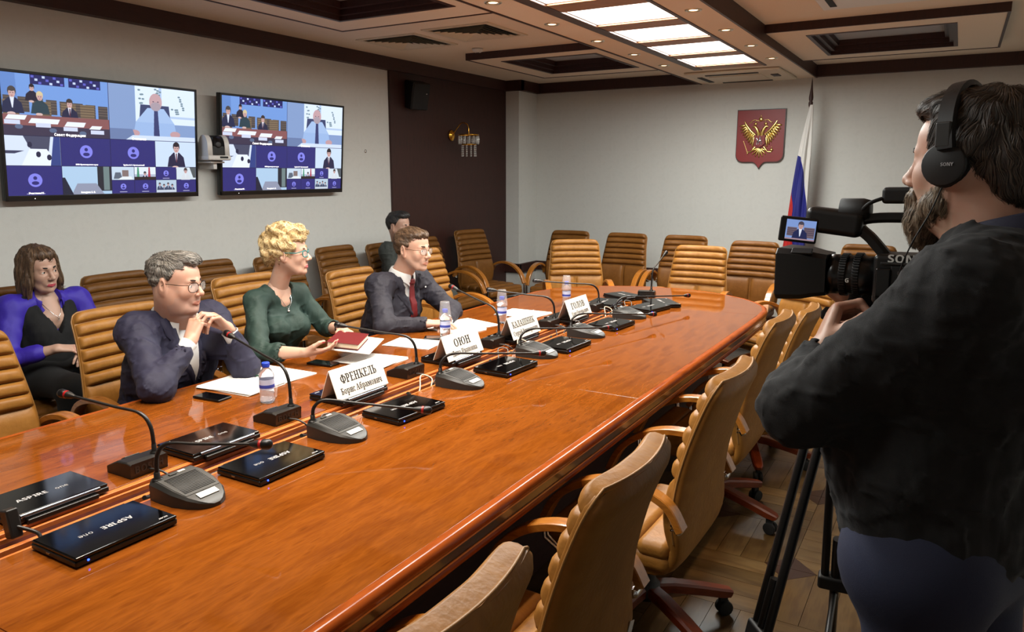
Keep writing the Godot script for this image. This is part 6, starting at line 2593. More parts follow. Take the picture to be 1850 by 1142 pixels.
func people_materials() -> void:
	var m := plain("skin", Color(1, 1, 1), 0.48)
	m.vertex_color_use_as_albedo = true
	m.subsurf_scatter_enabled = true
	m.subsurf_scatter_strength = 0.06
	m = plain("hair", Color(1, 1, 1), 0.5)
	m.vertex_color_use_as_albedo = true
	plain("eye_white", Color(0.80, 0.78, 0.75), 0.2)
	plain("eye_iris", Color(0.06, 0.05, 0.045), 0.1)
	var l := plain("spectacle_lens", Color(0.95, 0.97, 0.97, 0.10), 0.03)
	l.transparency = BaseMaterial3D.TRANSPARENCY_ALPHA
	plain("shoe_black", Color(0.02, 0.02, 0.02), 0.35)
	var weave := noise_tex(0.35, [], 256, FastNoiseLite.TYPE_SIMPLEX_SMOOTH, 2, 61, true, 3.0)
	for s in [["navy_cloth", Color(0.088, 0.088, 0.19), 0.75], ["dark_suit", Color(0.105, 0.10, 0.15), 0.75], ["grey_suit", Color(0.17, 0.185, 0.17), 0.8], ["green_dress", Color(0.095, 0.19, 0.165), 0.72], ["violet_shirt", Color(0.19, 0.11, 0.60), 0.6], ["black_knit", Color(0.05, 0.05, 0.052), 0.9], ["white_shirt", Color(0.79, 0.79, 0.79), 0.7], ["black_sweater", Color(0.045, 0.046, 0.050), 0.92], ["navy_polo", Color(0.09, 0.095, 0.18), 0.8], ["jeans", Color(0.09, 0.115, 0.21), 0.85], ["red_tie", Color(0.38, 0.07, 0.09), 0.5]]:
		var c := plain(s[0], s[1], s[2])
		c.uv1_triplanar = true
		c.uv1_scale = Vector3.ONE * 9.0
		bumped(c, weave, 0.5)
		if s[0] != "white_shirt":
			c.rim_enabled = true
			c.rim = 0.06
			c.rim_tint = 0.8

func build_people() -> void:
	people_materials()
	man_with_clasped_hands()
	woman_in_green()
	man_with_red_tie()
	woman_by_wall()
	man_by_wall()
	camera_operator()

func seated(hip_y: float, lean: float, half: float, sh_y: float, sh_z: float) -> Dictionary:
	return {
		"pelvis": Vector3(0, hip_y + 0.03, -0.02), "waist": Vector3(0, hip_y + 0.20, lean * 0.35), "chest": Vector3(0, sh_y - 0.16, sh_z - 0.03), "neck": Vector3(0, sh_y + 0.045, sh_z),
		"shR": Vector3(-half, sh_y, sh_z), "shL": Vector3(half, sh_y, sh_z),
		"hipR": Vector3(-0.09, hip_y, 0.02), "hipL": Vector3(0.09, hip_y, 0.02), "knR": Vector3(-0.13, hip_y + 0.01, 0.40), "knL": Vector3(0.13, hip_y + 0.01, 0.40), "anR": Vector3(-0.13, 0.10, 0.36), "anL": Vector3(0.13, 0.10, 0.36),
		"lo": Vector3(-0.52, -0.02, -0.30), "hi": Vector3(0.52, 1.35, 0.72)}

func finish_body(root: Node3D, g: Geo) -> void:
	put("body", g, M.skin, root)

func man_with_clasped_hands() -> void:
	var root := thing("person", "person in navy suit and open white collar, chin on clasped hands, wearing glasses", "person", Vector3(-3.12, 0, -2.11), "people in the room", PI / 2)
	var J := seated(0.57, 0.14, 0.19, 0.985, 0.13)
	J.elR = Vector3(-0.30, 0.80, 0.40); J.wrR = Vector3(-0.105, 0.960, 0.375)
	J.elL = Vector3(0.13, 0.80, 0.42); J.wrL = Vector3(0.065, 0.985, 0.405)
	var skin := Color(0.480, 0.281, 0.205)
	var hc := Vector3(-0.035, 1.180, 0.215)
	var hb := turn_to(20, 4, 0)
	var sc := 1.07
	var g := Geo.new()
	under_body(g, J, skin)
	add_head(g, hc, hb, sc, Vector3(0, 1.0, 0.12), {"skin": skin, "fat": 0.8, "stubble": Color(0.390, 0.250, 0.203)})
	var clasp := [[70, 60, 20], [72, 62, 20], [74, 62, 20], [76, 60, 20]]
	add_hand(g, J.wrR, Vector3(0.50, 0.84, -0.10), Vector3(0.80, -0.45, -0.25), 1.0, clasp, [Vector3(0.042, 0.045, 0.026), Vector3(0.040, 0.072, 0.040), Vector3(0.026, 0.090, 0.050)], skin, Color(0, 0, 0, 0), J.wrR.lerp(J.elR, 0.25), 0.028, 1.05)
	add_hand(g, J.wrL, Vector3(-0.62, 0.72, -0.12), Vector3(-0.70, -0.62, -0.15), -1.0, [[35, 45, 20], [40, 48, 22], [44, 50, 22], [50, 50, 22]], [Vector3(0.044, 0.042, 0.020), Vector3(0.046, 0.070, 0.030), Vector3(0.036, 0.092, 0.040)], skin, Color(0, 0, 0, 0), J.wrL.lerp(J.elL, 0.25), 0.028, 1.05)
	finish_body(root, g)
	jacket(root, J, M.navy_cloth, M.white_shirt, {"w": 1.10, "belly": 1.0, "vee": [0.70, 1.03, 0.075, 0.062], "open": 0.085, "sleeve": 0.24, "seed": 4})
	shirt_collar(root, Vector3(0, 1.006, 0.130), turn_to(0, 16, 0), 0.086, M.white_shirt, 1.2)
	trousers(root, J, M.navy_cloth, 1.1)
	# sleeve buttons
	for k in 4:
		var b := Geo.new()
		b.ball(J.wrR.lerp(J.elR, 0.30 + 0.055 * k) + Vector3(-0.032, -0.036, 0.004), Vector3(0.006, 0.006, 0.006), 8)
		put("sleeve_button", b, M.satin_black, root)
	var f := Field.new(hc - Vector3(0.12, 0.10, 0.125) * sc, hc + Vector3(0.12, 0.15, 0.125) * sc, 0.0042)
	var L := func(x: float, y: float, z: float) -> Vector3: return hc + hb * (Vector3(x, y, z) * sc)
	f.ell(L.call(0, 0.036, -0.016), Vector3(0.081, 0.092, 0.099) * sc, hb, 0.01)
	f.ell(L.call(0.01, 0.098, 0.030), Vector3(0.064, 0.034, 0.060) * sc, hb, 0.02)
	f.ell(L.call(0.0, 0.06, -0.06), Vector3(0.074, 0.06, 0.055) * sc, hb, 0.02)
	f.hairline(hc, hb, sc, PackedVector2Array([Vector2(-0.12, -0.075), Vector2(-0.05, -0.070), Vector2(-0.028, -0.035), Vector2(-0.012, 0.030), Vector2(0.012, 0.024), Vector2(0.026, 0.050), Vector2(0.045, 0.074), Vector2(0.075, 0.082), Vector2(0.10, 0.092)]))
	f.rough(hair_noise(11, 1), 0.007, Vector3(36, 22, 9), hb)
	f.rough(hair_noise(12, 1), 0.0035, Vector3(130, 60, 16), hb)
	var h := Geo.new()
	f.mesh_into(h, hair_paint(Color(0.030, 0.026, 0.022), Color(0.13, 0.12, 0.105), hb, 6))
	add_locks(h, f, hc, hb, sc, {"seed": 101, "count": 2200, "crown": Vector3(-0.03, 0.13, -0.03), "bias": Vector3(0.35, 0, 0.25), "length": 0.045, "width": 0.0013, "dark": Color(0.03, 0.026, 0.022), "light": Color(0.27, 0.25, 0.225), "low": -0.075})
	put("hair", h, M.hair, root)
	add_face_parts(root, hc, hb, sc, {"brow": plain("brow_brown", Color(0.18, 0.13, 0.10), 0.8), "gaze": 8})
	add_glasses(root, hc, hb, sc, metal("steel_frame", Color(0.16, 0.15, 0.14), 0.3), 0.026, 0.019, 0.0013)

func woman_in_green() -> void:
	var root := thing("person", "person with short blonde hair in a dark green dress, holding a red book, teal glasses", "person", Vector3(-3.12, 0, -2.74), "people in the room", PI / 2)
	var J := seated(0.57, 0.10, 0.143, 1.015, 0.10)
	J.neck = Vector3(0, 1.085, 0.11)
	J.elR = Vector3(-0.285, 0.80, 0.27); J.wrR = Vector3(-0.215, 0.815, 0.505)
	J.elL = Vector3(0.225, 0.83, 0.22); J.wrL = Vector3(0.115, 0.865, 0.43)
	var skin := Color(0.512, 0.312, 0.228)
	var hc := Vector3(0.01, 1.250, 0.185)
	var hb := turn_to(32, -2, 0)
	var sc := 0.98
	var g := Geo.new()
	under_body(g, J, skin)
	add_head(g, hc, hb, sc, Vector3(0, 1.06, 0.105), {"skin": skin, "female": true, "lip": Color(0.48, 0.13, 0.13), "cell": 0.0039})
	# shoulders and chest skin in the neckline
	var f := Field.new(Vector3(-0.2, 0.93, -0.02), Vector3(0.2, 1.11, 0.24), 0.008)
	f.cap(Vector3(-0.07, 1.01, 0.09), Vector3(0.07, 1.01, 0.09), 0.042, 0.042, 0.03)
	f.cap(Vector3(0, 1.07, 0.105), Vector3(0, 1.0, 0.112), 0.051, 0.060, 0.03)
	f.mesh_into(g, func(_p): return skin)
	var nail := Color(0.42, 0.02, 0.04)
	add_hand(g, J.wrR, Vector3(0.62, 0.05, 0.78), Vector3(0.35, 0.90, -0.15), 1.0, [[14, 22, 14], [16, 24, 14], [18, 26, 14], [20, 28, 14]], [Vector3(0.048, 0.050, 0.020), Vector3(0.056, 0.078, 0.034), Vector3(0.052, 0.100, 0.040)], skin, nail, J.wrR.lerp(J.elR, 0.62), 0.035, 0.94)
	add_hand(g, J.wrL, Vector3(-0.35, -0.08, 0.93), Vector3(-0.25, -0.95, -0.05), -1.0, RELAXED, [Vector3(0.046, 0.050, 0.016), Vector3(0.052, 0.078, 0.026), Vector3(0.048, 0.100, 0.034)], skin, nail, J.wrL.lerp(J.elL, 0.62), 0.034, 0.94)
	finish_body(root, g)
	# dress
	f = Field.new(Vector3(-0.40, 0.42, -0.24), Vector3(0.40, 1.14, 0.50), 0.0092)
	f.cap(J.pelvis, J.waist, 0.165, 0.128, 0.07, Vector3.BACK, 0.82)
	f.cap(J.waist, J.chest, 0.126, 0.134, 0.06, Vector3.BACK, 0.78)
	f.cap(J.chest, Vector3(0, 1.0, 0.10), 0.134, 0.095, 0.06, Vector3.BACK, 0.72)
	for s in [-1.0, 1.0]:
		f.ell(Vector3(0.068 * s, 0.865, 0.165), Vector3(0.070, 0.068, 0.062), Basis.IDENTITY, 0.035)
		f.cap(Vector3(0.140 * s, 1.020, 0.095), Vector3(0.06 * s, 1.045, 0.10), 0.050, 0.048, 0.04)
		f.ell(Vector3(0.152 * s, 1.015, 0.10), Vector3(0.055, 0.052, 0.055), Basis.IDENTITY, 0.02)
	f.cap(J.shR, J.elR, 0.053, 0.048, 0.03)
	f.cap(J.shL, J.elL, 0.053, 0.048, 0.03)
	f.cap(J.elR, J.elR.lerp(J.wrR, 0.42), 0.048, 0.047, 0.02)
	f.cap(J.elL, J.elL.lerp(J.wrL, 0.42), 0.048, 0.046, 0.02)
	f.rough(hair_noise(31, 2), 0.007, Vector3(8, 6, 8))
	f.rough(hair_noise(32, 2), 0.004, Vector3(22, 10, 22))
	f.folds(hair_noise(33, 1), 0.003, Vector3(6, 9, 6))
	f.cap(Vector3(0, 1.055, 0.118), Vector3(0, 1.17, 0.14), 0.060, 0.092, 0.006, Vector3.ZERO, 1.0, -1)
	for s in ["R", "L"]:
		var e: Vector3 = J["el" + s].lerp(J["wr" + s], 0.42)
		f.cap(e, e + (J["wr" + s] - J["el" + s]) * 0.3, 0.036, 0.036, 0.003, Vector3.ZERO, 1.0, -1)
	g = Geo.new()
	f.mesh_into(g)
	put("dress", g, M.green_dress, root)
	var dress := f
	trousers(root, J, M.green_dress, 0.95)
	# hair: a full tousled crop
	f = Field.new(hc - Vector3(0.14, 0.12, 0.15), hc + Vector3(0.14, 0.175, 0.14), 0.0044)
	var L := func(x: float, y: float, z: float) -> Vector3: return hc + hb * (Vector3(x, y, z) * sc)
	f.ell(L.call(0, 0.052, -0.022), Vector3(0.092, 0.098, 0.106) * sc, hb, 0.01)
	f.ell(L.call(0.0, 0.105, 0.022), Vector3(0.074, 0.048, 0.074) * sc, hb, 0.02)
	f.ell(L.call(-0.03, 0.120, -0.03), Vector3(0.055, 0.040, 0.055) * sc, hb, 0.02)
	f.ell(L.call(0.03, 0.118, -0.025), Vector3(0.055, 0.040, 0.055) * sc, hb, 0.02)
	f.ell(L.call(0.0, 0.03, -0.085), Vector3(0.075, 0.085, 0.052) * sc, hb, 0.02)
	f.hairline(hc, hb, sc, PackedVector2Array([Vector2(-0.15, -0.085), Vector2(-0.06, -0.085), Vector2(-0.030, -0.050), Vector2(-0.016, 0.012), Vector2(0.010, 0.000), Vector2(0.026, -0.012), Vector2(0.040, 0.030), Vector2(0.065, 0.040), Vector2(0.10, 0.042)]))
	f.rough(hair_noise(21, 1), 0.013, Vector3(34, 22, 11), hb * turn_to(25, 30, 0))
	f.rough(hair_noise(22, 2), 0.007, Vector3(90, 40, 14), hb * turn_to(20, 35, 0))
	g = Geo.new()
	f.mesh_into(g, hair_paint(Color(0.36, 0.22, 0.08), Color(0.66, 0.48, 0.22), hb, 8))
	add_locks(g, f, hc, hb, sc, {"seed": 102, "count": 2600, "crown": Vector3(0.0, 0.14, -0.05), "bias": Vector3(0, 0, 0.1), "length": 0.065, "width": 0.0017, "dark": Color(0.34, 0.20, 0.07), "light": Color(0.84, 0.68, 0.38), "low": -0.085, "swirl": 1.3, "lift": 0.010})
	put("hair", g, M.hair, root)
	add_face_parts(root, hc, hb, sc, {"brow": plain("brow_fair", Color(0.34, 0.22, 0.14), 0.8), "gaze": 10})
	add_glasses(root, hc, hb, sc, plain("teal_frame", Color(0.05, 0.42, 0.42), 0.3), 0.026, 0.016, 0.0026, 0.006)
	# necklace
	g = Geo.new()
	var chain := []
	for q in [[-0.050, 1.075, 0.0], [-0.040, 1.045, 0.0], [-0.026, 1.005, 0.0], [-0.010, 0.975, 0.0], [0.0, 0.962, 0.0], [0.010, 0.975, 0.0], [0.026, 1.005, 0.0], [0.040, 1.045, 0.0], [0.050, 1.075, 0.0]]:
		var z := maxf(dress.hit(Vector3(q[0], q[1], 0.40), Vector3.FORWARD).z, 0.105 + sqrt(maxf(0.0, 0.0032 - q[0] * q[0])))
		chain.append(Vector3(q[0], q[1], z + 0.003))
	g.tube(spline(chain, 4), 0.0011, 6)
	var nk := put("necklace", g, M.chrome, root)
	g = Geo.new()
	g.ball(chain[4] + Vector3(0, -0.008, 0.003), Vector3.ONE * 0.006, 10)
	put("pearl", g, M.white_plastic, nk)
	g = Geo.new()
	var ring := PackedVector3Array()
	var ax := (J.wrL - J.elL).normalized() as Vector3
	var bb := frame(ax.cross(Vector3.UP), ax)
	for i in 17:
		ring.append(J.wrL - ax * 0.01 + bb * Vector3(0.030 * cos(TAU * i / 16), 0, 0.027 * sin(TAU * i / 16)))
	g.tube(ring, 0.0032, 6)
	put("bracelet", g, M.satin_black, root)
	# what she holds
	var book := thing("red_book", "thick crimson hardback held open-handed over white sheets by the woman in green", "book", Vector3(-2.535, 0.845, -2.735), "", deg_to_rad(28))
	var tb := Basis(Vector3.BACK, -0.10) * Basis(Vector3.RIGHT, 0.04)
	var cover := plain("crimson_cover", Color(0.36, 0.025, 0.04), 0.5)
	for y in [0.012, -0.012]:
		g = Geo.new()
		g.rbox(Vector3(0, y, 0), Vector3(0.155, 0.003, 0.215), 0.0014, 1)
		put("cover", g, cover, book, Transform3D(tb, Vector3.ZERO))
	g = Geo.new()
	g.rbox(Vector3(-0.076, 0, 0), Vector3(0.004, 0.027, 0.215), 0.0018, 1)
	put("spine", g, cover, book, Transform3D(tb, Vector3.ZERO))
	g = Geo.new()
	g.box(Vector3(0.0, 0, 0), Vector3(0.148, 0.021, 0.207))
	put("page_block", g, M.cream_plastic, book, Transform3D(tb, Vector3.ZERO))
	g = Geo.new()
	g.tube(spline([Vector3(0.03, -0.002, -0.10), Vector3(0.035, -0.008, -0.118), Vector3(0.055, -0.012, -0.122)], 4), 0.003, 6)
	put("ribbon", g, M.teal_frame, book, Transform3D(tb, Vector3.ZERO))
	var sheet := thing("held_sheet", "white folder sheet held beneath the crimson book", "paper", Vector3(-2.505, 0.822, -2.745), "", deg_to_rad(26))
	g = Geo.new()
	g.box(Vector3(0.0, 0, -0.02), Vector3(0.215, 0.003, 0.29))
	put("sheet", g, M.paper, sheet, Transform3D(tb, Vector3.ZERO))

func man_with_red_tie() -> void:
	var root := thing("person", "person in dark suit, white shirt and red tie, hands folded on papers, glasses", "person", Vector3(-3.10, 0, -3.68), "people in the room", PI / 2)
	var J := seated(0.57, 0.14, 0.195, 0.985, 0.13)
	J.neck = Vector3(0, 1.04, 0.16)
	J.elR = Vector3(-0.36, 0.785, 0.31); J.wrR = Vector3(-0.205, 0.795, 0.500)
	J.elL = Vector3(0.25, 0.785, 0.36); J.wrL = Vector3(-0.02, 0.782, 0.500)
	var skin := Color(0.512, 0.304, 0.220)
	var hc := Vector3(0.0, 1.195, 0.245)
	var hb := turn_to(2, 2, 0)
	var sc := 1.10
	var g := Geo.new()
	under_body(g, J, skin)
	add_head(g, hc, hb, sc, Vector3(0, 1.03, 0.15), {"skin": skin, "stubble": Color(0.437, 0.281, 0.218)})
	add_hand(g, J.wrR, Vector3(0.55, 0.03, 0.83), Vector3(0.15, -0.98, 0.0), 1.0, [[16, 22, 12], [18, 24, 12], [20, 26, 14], [24, 28, 14]], [Vector3(0.044, 0.045, 0.012), Vector3(0.052, 0.072, 0.018), Vector3(0.048, 0.096, 0.022)], skin, Color(0, 0, 0, 0), J.wrR.lerp(J.elR, 0.25), 0.028, 1.05)
	add_hand(g, J.wrL + Vector3(-0.02, -0.012, 0.0), Vector3(-0.80, -0.03, 0.58), Vector3(-0.1, -0.98, 0.0), -1.0, FLAT, [Vector3(0.044, 0.045, 0.010), Vector3(0.052, 0.072, 0.014), Vector3(0.050, 0.096, 0.016)], skin, Color(0, 0, 0, 0), J.wrL.lerp(J.elL, 0.2), 0.028, 1.0)
	finish_body(root, g)
	jacket(root, J, M.dark_suit, M.white_shirt, {"w": 1.0, "vee": [0.74, 1.03, 0.082, 0.058], "open": 0.05, "sleeve": 0.10, "seed": 9, "tie": M.red_tie})
	shirt_collar(root, Vector3(0, 1.030, 0.155), turn_to(0, 16, 0), 0.064, M.white_shirt, 0.4)
	trousers(root, J, M.dark_suit)
	var pin := Geo.new()
	pin.rbox(Vector3(0.10, 0.955, 0.262), Vector3(0.012, 0.009, 0.004), 0.001, 1)
	put("lapel_pin", pin, M.white_plastic, root)
	var f := Field.new(hc - Vector3(0.12, 0.10, 0.125) * sc, hc + Vector3(0.12, 0.15, 0.13) * sc, 0.0042)
	var L := func(x: float, y: float, z: float) -> Vector3: return hc + hb * (Vector3(x, y, z) * sc)
	f.ell(L.call(0, 0.036, -0.018), Vector3(0.081, 0.091, 0.099) * sc, hb, 0.01)
	f.ell(L.call(0, 0.086, 0.034), Vector3(0.064, 0.030, 0.056) * sc, hb, 0.02)
	f.hairline(hc, hb, sc, PackedVector2Array([Vector2(-0.12, -0.070), Vector2(-0.05, -0.065), Vector2(-0.030, -0.030), Vector2(-0.014, 0.030), Vector2(0.014, 0.018), Vector2(0.028, 0.040), Vector2(0.046, 0.060), Vector2(0.075, 0.066), Vector2(0.10, 0.068)]))
	f.rough(hair_noise(41, 1), 0.005, Vector3(36, 22, 9), hb)
	f.rough(hair_noise(42, 1), 0.003, Vector3(130, 60, 16), hb)
	g = Geo.new()
	f.mesh_into(g, hair_paint(Color(0.045, 0.025, 0.015), Color(0.12, 0.068, 0.036), hb, 16))
	add_locks(g, f, hc, hb, sc, {"seed": 103, "count": 2200, "crown": Vector3(0.02, 0.13, -0.06), "bias": Vector3(-0.3, 0, 0.3), "length": 0.045, "width": 0.0013, "dark": Color(0.03, 0.017, 0.010), "light": Color(0.14, 0.080, 0.043), "low": -0.07})
	put("hair", g, M.hair, root)
	add_face_parts(root, hc, hb, sc, {"brow": M.brow_brown, "gaze": 12})
	add_glasses(root, hc, hb, sc, metal("gold_frame", Color(0.42, 0.34, 0.22), 0.3), 0.024, 0.017, 0.0011)
	# watch on the left wrist
	var ax := (J.wrL - J.elL).normalized() as Vector3
	var bb := frame(ax.cross(Vector3.UP), ax)
	var ring := PackedVector3Array()
	for i in 19:
		ring.append(J.wrL - ax * 0.004 + bb * Vector3(0.036 * cos(TAU * i / 18), 0, 0.034 * sin(TAU * i / 18)))
	g = Geo.new()
	g.tube(ring, 0.006, 6)
	put("wristwatch", g, M.chrome, root)

func woman_by_wall() -> void:
	var root := thing("person", "person with long brown hair in black vest over violet shirt, seated by the wall", "person", Vector3(-4.24, 0, -2.22), "people in the room", PI / 2)
	var J := seated(0.56, -0.02, 0.175, 0.955, -0.02)
	J.neck = Vector3(0, 1.00, -0.02)
	J.elR = Vector3(-0.27, 0.70, 0.08); J.wrR = Vector3(-0.10, 0.755, 0.245)
	J.elL = Vector3(0.26, 0.70, 0.08); J.wrL = Vector3(0.08, 0.73, 0.27)
	var skin := Color(0.480, 0.296, 0.217)
	var hc := Vector3(-0.02, 1.145, 0.005)
	var hb := turn_to(6, 6, 4)
	var sc := 1.02
	var g := Geo.new()
	under_body(g, J, skin)
	add_head(g, hc, hb, sc, Vector3(0, 0.98, -0.025), {"skin": skin, "female": true, "lip": Color(0.42, 0.06, 0.08), "cell": 0.0042})
	var f := Field.new(Vector3(-0.15, 0.80, -0.12), Vector3(0.15, 1.03, 0.14), 0.009)
	f.cap(Vector3(0, 1.0, -0.02), Vector3(0, 0.88, 0.0), 0.052, 0.095, 0.03)
	f.mesh_into(g, func(_p): return skin)
	add_hand(g, J.wrR, Vector3(0.86, -0.12, 0.48), Vector3(0.2, -0.95, -0.2), 1.0, RELAXED, [Vector3(0.044, 0.045, 0.014), Vector3(0.050, 0.072, 0.022), Vector3(0.046, 0.096, 0.028)], skin, Color(0, 0, 0, 0), J.wrR.lerp(J.elR, 0.45), 0.032, 0.95)
	add_hand(g, J.wrL, Vector3(-0.86, -0.12, 0.48), Vector3(0.1, -0.95, -0.2), -1.0, RELAXED, [Vector3(0.044, 0.045, 0.014), Vector3(0.050, 0.072, 0.022), Vector3(0.046, 0.096, 0.028)], skin, Color(0, 0, 0, 0), J.wrL.lerp(J.elL, 0.45), 0.032, 0.95)
	finish_body(root, g)
	# violet shirt: sleeves and collar
	f = Field.new(Vector3(-0.40, 0.60, -0.22), Vector3(0.40, 1.08, 0.30), 0.010)
	f.cap(Vector3(0, 0.72, -0.01), Vector3(0, 0.93, -0.02), 0.128, 0.118, 0.05, Vector3.BACK, 0.72)
	for s in ["R", "L"]:
		f.cap(J["sh" + s], J["el" + s], 0.066, 0.054, 0.04)
		f.cap(J["el" + s], J["el" + s].lerp(J["wr" + s], 0.62), 0.054, 0.044, 0.03)
		f.cap(J["sh" + s], J.neck + Vector3(0, -0.03, 0), 0.060, 0.056, 0.04)
	f.ell(Vector3(0, 1.03, 0.045), Vector3(0.062, 0.115, 0.085), Basis.IDENTITY, 0.008, -1)
	f.rough(hair_noise(51, 2), 0.008, Vector3(12, 7, 12))
	g = Geo.new()
	f.mesh_into(g)
	put("shirt", g, M.violet_shirt, root)
	shirt_collar(root, Vector3(0, 0.975, -0.015), turn_to(0, 20, 0), 0.080, M.violet_shirt, 1.6)
	# black vest over it
	f = Field.new(Vector3(-0.30, 0.46, -0.26), Vector3(0.30, 1.05, 0.30), 0.010)
	f.cap(J.pelvis, J.waist, 0.158, 0.140, 0.06, Vector3.BACK, 0.84)
	f.cap(J.waist, J.chest, 0.142, 0.150, 0.06, Vector3.BACK, 0.78)
	f.cap(J.chest, Vector3(0, 0.92, -0.02), 0.148, 0.130, 0.05, Vector3.BACK, 0.76)
	for s in [-1.0, 1.0]:
		f.ell(Vector3(0.062 * s, 0.82, 0.062), Vector3(0.066, 0.062, 0.055), Basis.IDENTITY, 0.04)
		f.cap(Vector3(0.125 * s, 0.965, -0.02), Vector3(0.09 * s, 0.88, -0.01), 0.056, 0.07, 0.04)
	f.vee(0.80, 1.02, 0.095, 0.0)
	f.rough(hair_noise(52, 2), 0.006, Vector3(12, 8, 12))
	g = Geo.new()
	f.mesh_into(g)
	put("vest", g, M.black_knit, root)
	trousers(root, J, M.black_knit, 0.98)
	g = Geo.new()
	g.tube(spline([Vector3(-0.05, 0.98, 0.03), Vector3(-0.03, 0.93, 0.082), Vector3(0, 0.895, 0.104), Vector3(0.03, 0.93, 0.082), Vector3(0.05, 0.98, 0.03)], 5), 0.0013, 6)
	g.rbox(Vector3(0, 0.882, 0.108), Vector3(0.010, 0.018, 0.003), 0.001, 1)
	put("pendant", g, M.chrome, root)
	# hair to the shoulders
	f = Field.new(hc - Vector3(0.15, 0.24, 0.15), hc + Vector3(0.15, 0.15, 0.14), 0.0045)
	var L := func(x: float, y: float, z: float) -> Vector3: return hc + hb * (Vector3(x, y, z) * sc)
	f.ell(L.call(0, 0.040, -0.018), Vector3(0.086, 0.094, 0.102) * sc, hb, 0.01)
	f.ell(L.call(0, 0.09, 0.03), Vector3(0.066, 0.036, 0.062) * sc, hb, 0.02)
	f.hairline(hc, hb, sc, PackedVector2Array([Vector2(-0.15, -0.09), Vector2(-0.03, -0.07), Vector2(0.0, -0.06), Vector2(0.035, 0.02), Vector2(0.060, 0.066), Vector2(0.10, 0.078)]))
	for s in [-1.0, 1.0]:
		f.cap(L.call(0.058 * s, 0.05, 0.030), L.call(0.082 * s, -0.06, 0.022), 0.026, 0.026, 0.02, hb.x, 0.7)
		f.cap(L.call(0.082 * s, -0.06, 0.020), L.call(0.086 * s, -0.165, 0.010), 0.027, 0.020, 0.02, hb.x, 0.7)
		f.cap(L.call(0.070 * s, 0.0, -0.03), L.call(0.075 * s, -0.165, -0.035), 0.034, 0.026, 0.02)
	f.cap(L.call(0, -0.02, -0.075), L.call(0, -0.16, -0.07), 0.06, 0.045, 0.03)
	f.rough(hair_noise(53, 1), 0.006, Vector3(60, 6, 40), hb)
	g = Geo.new()
	f.mesh_into(g, hair_paint(Color(0.045, 0.025, 0.015), Color(0.12, 0.068, 0.038), hb, 26))
	add_locks(g, f, hc, hb, sc, {"seed": 104, "count": 1800, "crown": Vector3(-0.02, 0.14, 0.0), "bias": Vector3(0, -1.4, -0.1), "length": 0.11, "width": 0.0018, "dark": Color(0.04, 0.022, 0.013), "light": Color(0.20, 0.115, 0.062), "low": -0.18, "lift": 0.003, "steps": 8})
	put("hair", g, M.hair, root)
	add_face_parts(root, hc, hb, sc, {"brow": plain("brow_dark", Color(0.06, 0.04, 0.03), 0.8), "gaze": 14})

